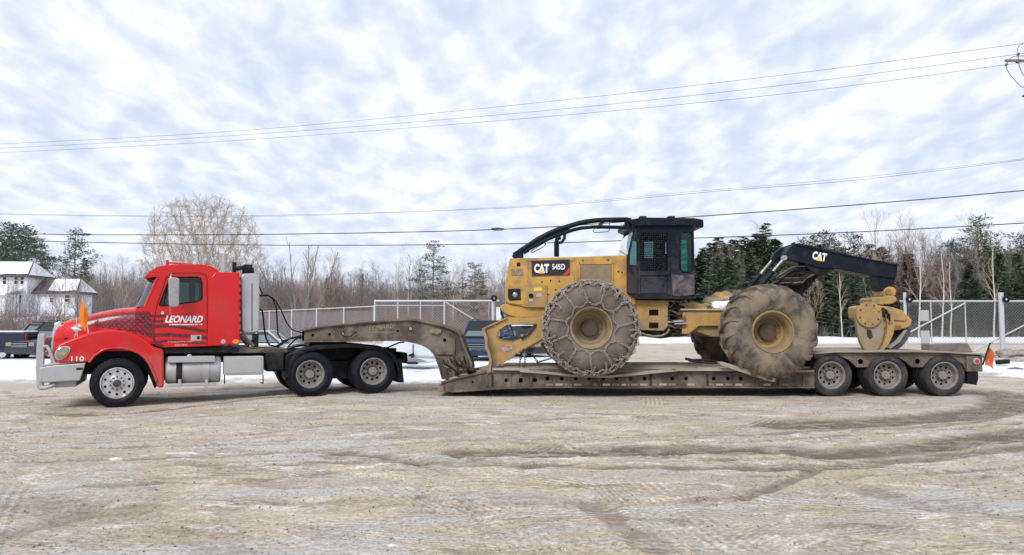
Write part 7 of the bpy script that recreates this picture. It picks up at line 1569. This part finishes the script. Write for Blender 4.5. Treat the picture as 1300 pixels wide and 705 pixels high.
for u, r, lb in ((1148.4, .075, 'thinner gate post with a black roller, beside the grapple'), (1270.4, .13, 'thick grey gate post with a black roller, behind the tail flag')):
    o = thing('gate_post', lb, 'post', (at(u, 400, YG-.3).x, YG-.3, 0)); p = post(o, u, 371.5, YG-.3, r); q = at(u+3, 380.4, YG-.3)
    MB().lathe([(.06, 0), (.17, .0), (.17, .08), (.06, .08)], 20, (q.x-o.location.x, -.28, q.z), loop=True).build('roller', M['rubber'], o, smooth=40); MB().disc((q.x-o.location.x, q.z), .05, -.28, 0, 10).build('roller_axle', M['galv'], o)
# left-hand gate leaf behind the gooseneck
g = thing('swing_gate', 'galvanised chain-link gate leaf behind the gooseneck, its top rail level', 'gate', (at(555, 436, YG).x, YG, 0)); gx = g.location.x
xl, xr = at(475, 400, YG).x-gx, at(634, 400, YG).x-gx; zt, zb = at(550, 382.2, YG).z, at(550, 439, YG).z
MB().tube([(xl, 0, zt), (xr, 0, zt)], .05, 8).build('top_rail', M['galv'], g, smooth=50); MB().tube([(xl, 0, zb), (xr, 0, zb)], .035, 8).build('bottom_rail', M['galv'], g, smooth=50)
for u in (475.6, 505, 533.6, 564): x = at(u, 400, YG).x-gx; MB().tube([(x, 0, zb), (x, 0, zt)], .042 if u < 480 or u > 560 else .028, 8).build('upright', M['galv'], g, smooth=50)
x0, x1 = at(475, 400, YG).x-gx, at(564, 400, YG).x-gx; z = at(520, 388, YG).z; MB().tube([(x0, 0, z), (x1, 0, z)], .02, 6).build('mid_rail', M['galv'], g)
A, B = at(566, 384, YG-.06), at(625, 420, YG-.06); MB().tube([(A.x-gx, -.06, A.z), (B.x-gx, -.06, B.z)], .03, 8).build('brace', M['galv'], g, smooth=50)
chainlink(g, (xl, 0), (xr, 0), zb, zt, .16, .008)
o = thing('gate_post', 'gate post with a black roller just left of the yellow machine', 'post', (at(626, 400, YG-.3).x, YG-.3, 0)); post(o, 626, 376, YG-.3, .08); q = at(627.4, 379, YG-.3)
MB().lathe([(.06, 0), (.16, .0), (.16, .08), (.06, .08)], 20, (q.x-o.location.x, -.24, q.z), loop=True).build('roller', M['rubber'], o, smooth=40)
a, b = at(629.6, 390, YG-.2), at(636.4, 410, YG-.2); tag(MB().bb(a.x, b.x, YG-.2, YG-.17, b.z, a.z).build('fence_panel', M['white'], bevel=.004), 'narrow white panel fixed beside the gate post left of the yellow machine', 'panel')
# long fence running back to the left
f = thing('chain_link_fence', 'long chain-link fence running back to the left behind the red truck', 'fence', (-12, 48, 0)); fo = f.location
P0 = at(475, 389, 41.5); P1 = at(250, 399.4, 60); zt0, zt1 = P0.z, P1.z
nP = 9
for i in range(nP):
    t = i/(nP-1); q = P0.lerp(P1, t); MB().tube([(q.x-fo.x, q.y-fo.y, gh(q.x, q.y)-.2), (q.x-fo.x, q.y-fo.y, q.z+.05)], .04, 8).build('post', M['galv'], f, smooth=50)
MB().tube([P0-fo, P1-fo], .03, 6).build('top_rail', M['galv'], f, smooth=50)
chainlink(f, (P0.x-fo.x, P0.y-fo.y), (P1.x-fo.x, P1.y-fo.y), .35, P1.z-.0, .17, .008)

# ============================================================ PARKED CARS
def car(name, label, cat, X, Y, rz, L_, W_, H, paint, kind='suv', snow=False):
    o = thing(name, label, cat, (X, Y, gh(X, Y)-.02), rz); hl, hw = L_/2, W_/2; r = .36 if kind != 'sedan' else .32; bz = .30; bt = H*(.71 if kind == 'pickup' else .60)
    xs = {'suv': [(-hl, bz+.1), (-hl-.0, bt*.95), (-hl+.08, bt), (hl*.28, bt), (hl*.92, bt*.86), (hl, bt*.72), (hl, bz+.08), (hl-.1, bz), (-hl+.1, bz)],
          'sedan': [(-hl, bz+.12), (-hl, bt*.92), (-hl+.12, bt), (hl*.30, bt), (hl*.90, bt*.80), (hl, bt*.62), (hl, bz+.05), (hl-.1, bz-.05), (-hl+.1, bz-.05)],
          'pickup': [(-hl, bz+.2), (-hl, bt), (-hl+.1, bt+.01), (hl*.35, bt+.01), (hl*.93, bt*.92), (hl, bt*.80), (hl, bz+.15), (hl-.1, bz+.05), (-hl+.1, bz+.1)]}[kind]
    MB().prism(xs, -hw, hw).build('body', paint, o, bevel=.09, seg=3)
    cab_ = {'suv': (-hl+.05, -hl+.35, hl*.05, hl*.40), 'sedan': (-hl*.72, -hl*.34, hl*.10, hl*.42), 'pickup': (-hl*.14, -hl*.10, hl*.22, hl*.42)}[kind]
    x0, x1, x2, x3 = cab_; tw = hw*.78; z0, z1 = bt-.02, H; q = hw*.95
    V = [(x0, -q, z0), (x3, -q, z0), (x2, -tw, z1), (x1, -tw, z1), (x0, q, z0), (x3, q, z0), (x2, tw, z1), (x1, tw, z1)]
    MB().add(V, [(0, 1, 2, 3), (7, 6, 5, 4), (1, 5, 6, 2), (0, 3, 7, 4), (3, 2, 6, 7)]).build('cabin', M['blackgloss'], o)
    rf = MB().bb(x1-.03, x2+.03, -tw-.02, tw+.02, z1-.05, z1+.03).build('roof', paint, o, bevel=.04)
    if kind == 'suv':
        for s in (1, -1): MB().tube([(x1+.1, s*(tw-.08), z1+.07), (x2-.1, s*(tw-.08), z1+.07)], .02, 6).build('roof_rail', M['black'], o)
    for s in (-1, 1):
        for (a, b) in ((V[1], V[2]), (V[0], V[3])): MB().tube([(a[0], s*abs(a[1]), a[2]), (b[0], s*abs(b[1]), b[2])], .045, 6).build('pillar', paint, o, smooth=60)
        xm = (x1+x2)/2; MB().tube([(xm, s*q, z0), (xm, s*tw, z1)], .04, 6).build('pillar', paint, o)
        for (xa, xb, xc, xd) in ((x0+.18, xm-.08, xm-.08, x1+.1), (xm+.08, x3-.22, x2-.08, xm+.08)):
            i_ = .08; MB().add([(xa, s*(q+.004), z0+.06), (xb, s*(q+.004), z0+.06), (xc, s*(tw+.02), z1-.1), (xd, s*(tw+.02), z1-.1)], [(0, 1, 2, 3)]).build('side_window', mat('teal_car_glass', (.10, .15, .16), .1, spec=.8) if 'teal_car_glass' not in bpy.data.materials else bpy.data.materials['teal_car_glass'], o)
        MB().bb(x3-.1, x3+.05, s*(hw+.02), s*(hw+.2), z0+.02, z0+.2).build('side_mirror', paint, o, bevel=.03)
        MB().bb(hl-.06, hl+.012, s*(hw-.42), s*(hw-.10), bt*.62, bt*.78).build('headlight', M['lens'], o, bevel=.02)
        MB().bb(-hl-.012, -hl+.08, s*(hw-.22), s*(hw-.04), bt*.62, bt*.95).build('tail_light', M['redlens'], o, bevel=.02)
        for xx in (-hl*.62, hl*.62):
            w_ = node('wheel', o, (xx, s*(hw-.0), r), PI if s > 0 else 0)
            if 'car_tyre' not in M: M['car_tyre'] = (MB().lathe([(.22, .06), (.30, -.005), (.345, .0), (.36, .03), (.36, .19), (.34, .22), (.22, .2)], 28).build('tyre', M['rubber'], w_, smooth=50), MB().lathe([(.225, .05), (.21, .02), (.19, .06), (.08, .05), (.0, .045)], 20).build('rim', M['alu'], w_, smooth=40))
            else: share(M['car_tyre'][0], 'tyre', w_); share(M['car_tyre'][1], 'rim', w_)
    MB().add([(x3-.03, -q*.88, z0+.06), (x3-.03, q*.88, z0+.06), (x2+.03, tw*.86, z1-.08), (x2+.03, -tw*.86, z1-.08)], [(0, 1, 2, 3)]).build('windshield', bpy.data.materials['teal_car_glass'], o)
    gr = MB().bb(hl-.05, hl+.015, -hw*.5, hw*.5, bt*.55, bt*.78).build('grille', M['frameblack'], o, bevel=.015)
    for k in range(3): MB().bb(hl+.01, hl+.03, -hw*.5, hw*.5, bt*(.58+.07*k), bt*(.60+.07*k)).build('grille_bar', M['chrome'], gr)
    MB().bb(hl-.08, hl+.06, -hw*.96, hw*.96, bz+.06, bz+.28).build('front_bumper', M['chrome'] if kind == 'pickup' else paint, o, bevel=.04)
    MB().bb(-hl-.08, -hl+.06, -hw*.96, hw*.96, bz+.12, bz+.32).build('rear_bumper', M['chrome'] if kind == 'pickup' else M['black'], o, bevel=.04)
    if kind == 'pickup': MB().bb(-hl+.12, x0-.1, -hw+.1, hw-.1, bt-.06, bt+.05).build('bed_snow', M['snow'], o, bevel=.04)
    if snow:
        for (xa, xb, zz_) in ((x1, x2, H+.03), (hl*.42, hl*.85, bt*.92)):
            vv, ff = lump((xb-xa)*.5, .05, xa, 3); MB().add([(x+(xa+xb)/2, y*W_*.4/((xb-xa)*.4), z+zz_) for x, y, z in vv], ff).build('snow_cover', M['snow'], o, smooth=60)
    return o
X = at(43, 430, 40).x; car('pickup_truck', 'dark navy pickup seen from the side at the left picture edge', 'pickup', X-2.85, 40, PI+.06, 5.7, 2.0, 1.98, M['carnavy'], 'pickup')
X = at(56, 430, 44).x; car('parked_suv', 'dark green-glassed vehicle behind the navy pickup', 'car', X, 44, 2.6, 4.6, 1.85, 1.80, M['carblack'], 'suv')
X = at(66, 430, 40.5).x; car('parked_suv', 'black vehicle facing the camera behind the red truck grille', 'car', X, 41, -PI/2-.25, 4.6, 1.9, 1.88, M['carblack'], 'suv')
X = at(338, 430, 38).x; car('parked_car', 'silver sedan behind the hoses of the red truck', 'car', X, 38, .05, 4.6, 1.78, 1.43, M['carsilver'], 'sedan')
X = at(616, 430, 33.5).x; car('parked_suv', 'blue sport utility vehicle behind the yellow blade', 'car', X, 35, -PI/2-.16, 4.5, 1.85, 1.76, M['carblue'], 'suv')
X = at(652, 430, 36).x; car('parked_car', 'dark car with snow on its hood seen through the opening of the yellow blade', 'car', X+.6, 38.5, -PI/2+.5, 4.5, 1.8, 1.5, M['carblack'], 'sedan', True)
# covered utility trailer with a ploughed-in drawbar
Yt = 27.0; o = thing('covered_trailer', 'pale covered trailer half sunk in snow, framed by the curve of the gooseneck', 'trailer', (at(525, 445, Yt).x, Yt, 0)); ox = o.location.x
def tx(pts, Y): return [(at(a, b, Y).x-ox, at(a, b, Y).z) for a, b in pts]
MB().prism(tx([(486, 462), (486, 433), (500, 430.6), (526, 432.6), (540, 436.6), (549, 442), (553.6, 449), (555.4, 459), (540, 462)], Yt), 0, 1.9).build('cover', M['carcover'], o, bevel=.08, seg=4)
MB().prism(tx([(516, 450.4), (554.6, 452.2), (555.2, 454.6), (516, 453.2)], Yt), -.04, .0).build('cover_band', M['silver'], o, bevel=.01)
MB().prism(tx([(523.8, 437), (525.2, 437), (525.2, 453), (523.8, 453)], Yt), -.02, .0).build('cover_seam', M['wire_grey'], o)
MB().prism(tx([(518, 451), (526, 447.6), (525.4, 455), (522.6, 455.6), (522.4, 452.4)], Yt), -.14, -.05).build('latch', M['frameblack'], o)
o = thing('drawbar', 'grey metal drawbar lying on the snow behind the rear drive wheels', 'drawbar', (at(528, 460, 25.6).x, 25.6, 0)); ox = o.location.x
MB().prism(tx([(515, 456.4), (519, 454.2), (530, 455.4), (543, 459.2), (530, 460.6), (520, 462), (515.6, 461)], 25.6), -.1, .15).build('bar', mat('grey_primer', (.22, .215, .25), .5), o, bevel=.02)
MB().prism(tx([(517, 459.4), (530, 459.4), (530, 462.6), (518, 462.6)], 25.6), -.15, .2).build('foot', M['trailer_dark'], o)
# ---- rubble along the edge on the right
for k, (u, v, Yp, r, h, m_, nm, lb, ct) in enumerate(((1276, 441, 38, .45, .26, 'rock', 'boulder', 'largest pale rock right of the thick gate post', 'rock'), (1290, 443, 39, .5, .22, 'rock', 'boulder', 'broad flat rock near the right picture edge', 'rock'),
                                       (1286, 452, 33, .4, .12, 'rock', 'boulder', 'low rock half in snow near the right picture edge', 'rock'), (1256, 441, 38, .3, .16, 'rock', 'boulder', 'small rock just left of the thick gate post', 'rock'), (1289, 466, 27, .30, .07, 'carblack', 'rubber_scrap', 'black scrap lying on the snow near the right picture edge', 'scrap'),
                                       (1300, 437, 41, .4, .2, 'rock', 'boulder', 'rock cut by the right picture edge', 'rock'), (1241, 443, 38, .3, .1, 'rock', 'boulder', 'flat rock above the trailer tail', 'rock'))):
    X = at(u, v, Yp).x; vv, ff = lump(r, h, k+1, 2); o = MB().add(vv, ff).build(nm, M[m_], smooth=30); o.location = (X, Yp, gh(X, Yp)+h*.35+.04); tag(o, lb, ct)
X = at(1273, 456, 29.5).x; o = tag(MB().lathe([(.16, .02), (.2, -.01), (.22, 0), (.24, .04), (.24, .12), (.22, .15), (.16, .14)], 24, loop=True).build('old_tyre', M['rubber'], smooth=50), 'old black tyre lying in snow under the thick gate post', 'tyre'); o.location = (X, 29.5, gh(X, 29.5)+.12); o.rotation_euler = (1.45, 0, .4)

# ============================================================ POLE AND WIRES
Yp = 42; px = at(1322, 300, Yp).x
o = thing('utility_pole', 'wooden utility pole just past the right picture edge, its jumper wires looping into view', 'pole', (px, Yp, 0)); zt = at(1300, 40, Yp).z
MB().tube([(0, 0, -.3), (0, 0, zt)], [.17, .11], 12).build('pole', M['polewood'], o, smooth=50)
MB().box((-.35, -.1, at(1300, 78, Yp).z), (2.6, .1, .12)).build('crossarm', M['polewood'], o)
for u, v in ((1292.6, 69), (1291.6, 79), (1277.6, 82.4), (1299.6, 122)):
    q = at(u, v, Yp-.1); MB().lathe([(0, -.09), (.05, -.08), (.075, -.03), (.045, .0), (.075, .04), (.04, .09), (0, .1)], 10, (q.x-px, -.1, q.z)).build('insulator', M['wire_grey'], o, smooth=50)
for pts in ([(1299, 56), (1294, 58), (1292, 62), (1292.6, 69), (1292.8, 76), (1294, 84), (1297, 92), (1300, 97)], [(1300, 71), (1288, 71.6), (1283, 74), (1280, 78), (1277.6, 83), (1278, 88), (1283, 96), (1290, 104), (1296, 110), (1301, 111.6)], [(1290, 80), (1296, 78.6), (1303, 77.6)]):
    MB().tube([(at(a, b, Yp-.1).x-px, -.1, at(a, b, Yp-.1).z) for a, b in pts], .02, 5).build('jumper_wire', M['wire_grey'], o)
def cable(label, px_, Y0, Y1, r, m_, name='overhead_cable'):
    """a sagging cable through the sighted points, running from distance Y0 to Y1"""
    P = [Vector(at(u, v, Y0+(Y1-Y0)*((u+120)/1520)**1.0)) for u, v in px_]; out = []
    for i in range(len(P)-1):
        p0, p1, p2, p3 = P[max(i-1, 0)], P[i], P[i+1], P[min(i+2, len(P)-1)]
        for k in range(8):
            t = k/8; out.append(.5*((2*p1)+(p2-p0)*t+(2*p0-5*p1+4*p2-p3)*t*t+(3*p1-p0-3*p2+p3)*t**3))
    out.append(P[-1]); o = MB().tube(out, r, 5, cap=False).build(name, M[m_], fix=False, smooth=80); tag(o, label, 'cable', 'overhead cables crossing the sky'); return o
cable('uppermost thin power line, rising to the pole top at the right edge', [(-120, 186), (0, 183), (300, 166.5), (650, 134), (980, 97), (1297, 55.6), (1400, 41)], 80, 42, .014, 'wire_grey')
cable('middle of the three thin upper power lines', [(-120, 192), (0, 188.5), (300, 172), (650, 144.5), (980, 110), (1292, 69), (1400, 55)], 80, 42, .014, 'wire_grey')
cable('lowest of the three thin upper power lines', [(-120, 197), (0, 194), (300, 178.5), (650, 152), (980, 121), (1277, 82.5), (1400, 67)], 80, 42, .014, 'wire_grey')
cable('thin slack line above the two thick cables', [(-120, 269), (0, 271.5), (160, 274), (320, 274), (580, 267), (740, 258), (910, 243), (1090, 228.6), (1300, 203), (1400, 190)], 60, 40, .011, 'wire_grey')
cable('thin taut line that nearly touches the slack line above the thick cables', [(-120, 270), (0, 272.6), (320, 275.4), (650, 262.5), (880, 243.4), (1090, 225.4), (1300, 201.6), (1400, 188)], 60, 41, .008, 'wire_grey')
cable('upper thick black cable passing just above the cab of the yellow machine', [(-120, 295), (0, 296), (108, 298.2), (350, 297.6), (640, 291.2), (885, 275), (1090, 260), (1300, 242), (1400, 232)], 52, 36, .026, 'wire')
cable('lower thick black cable passing behind the yellow machine cab', [(-120, 300), (60, 306.6), (350, 311.4), (640, 309.8), (885, 302.4), (1090, 294.6), (1300, 283.4), (1400, 277)], 52, 36, .024, 'wire')
for u, v, lb in ((108, 298, 'black splice coil on the upper thick cable at the left'), (632, 291.2, 'black splice coil on the upper thick cable, left of the machine cab')):
    Y = 52-16*((u+120)/1520); q = at(u, v, Y); o = MB().tube([q+Vector((.32*math.cos(a), 0, .075*math.sin(a))) for a in [2*PI*i/18 for i in range(18)]], .018, 6, closed=True).tube([q+Vector((-.36, 0, .03)), q+Vector((.36, 0, .02))], .05, 6).build('cable_splice', M['wire'], smooth=60); tag(o, lb, 'splice')
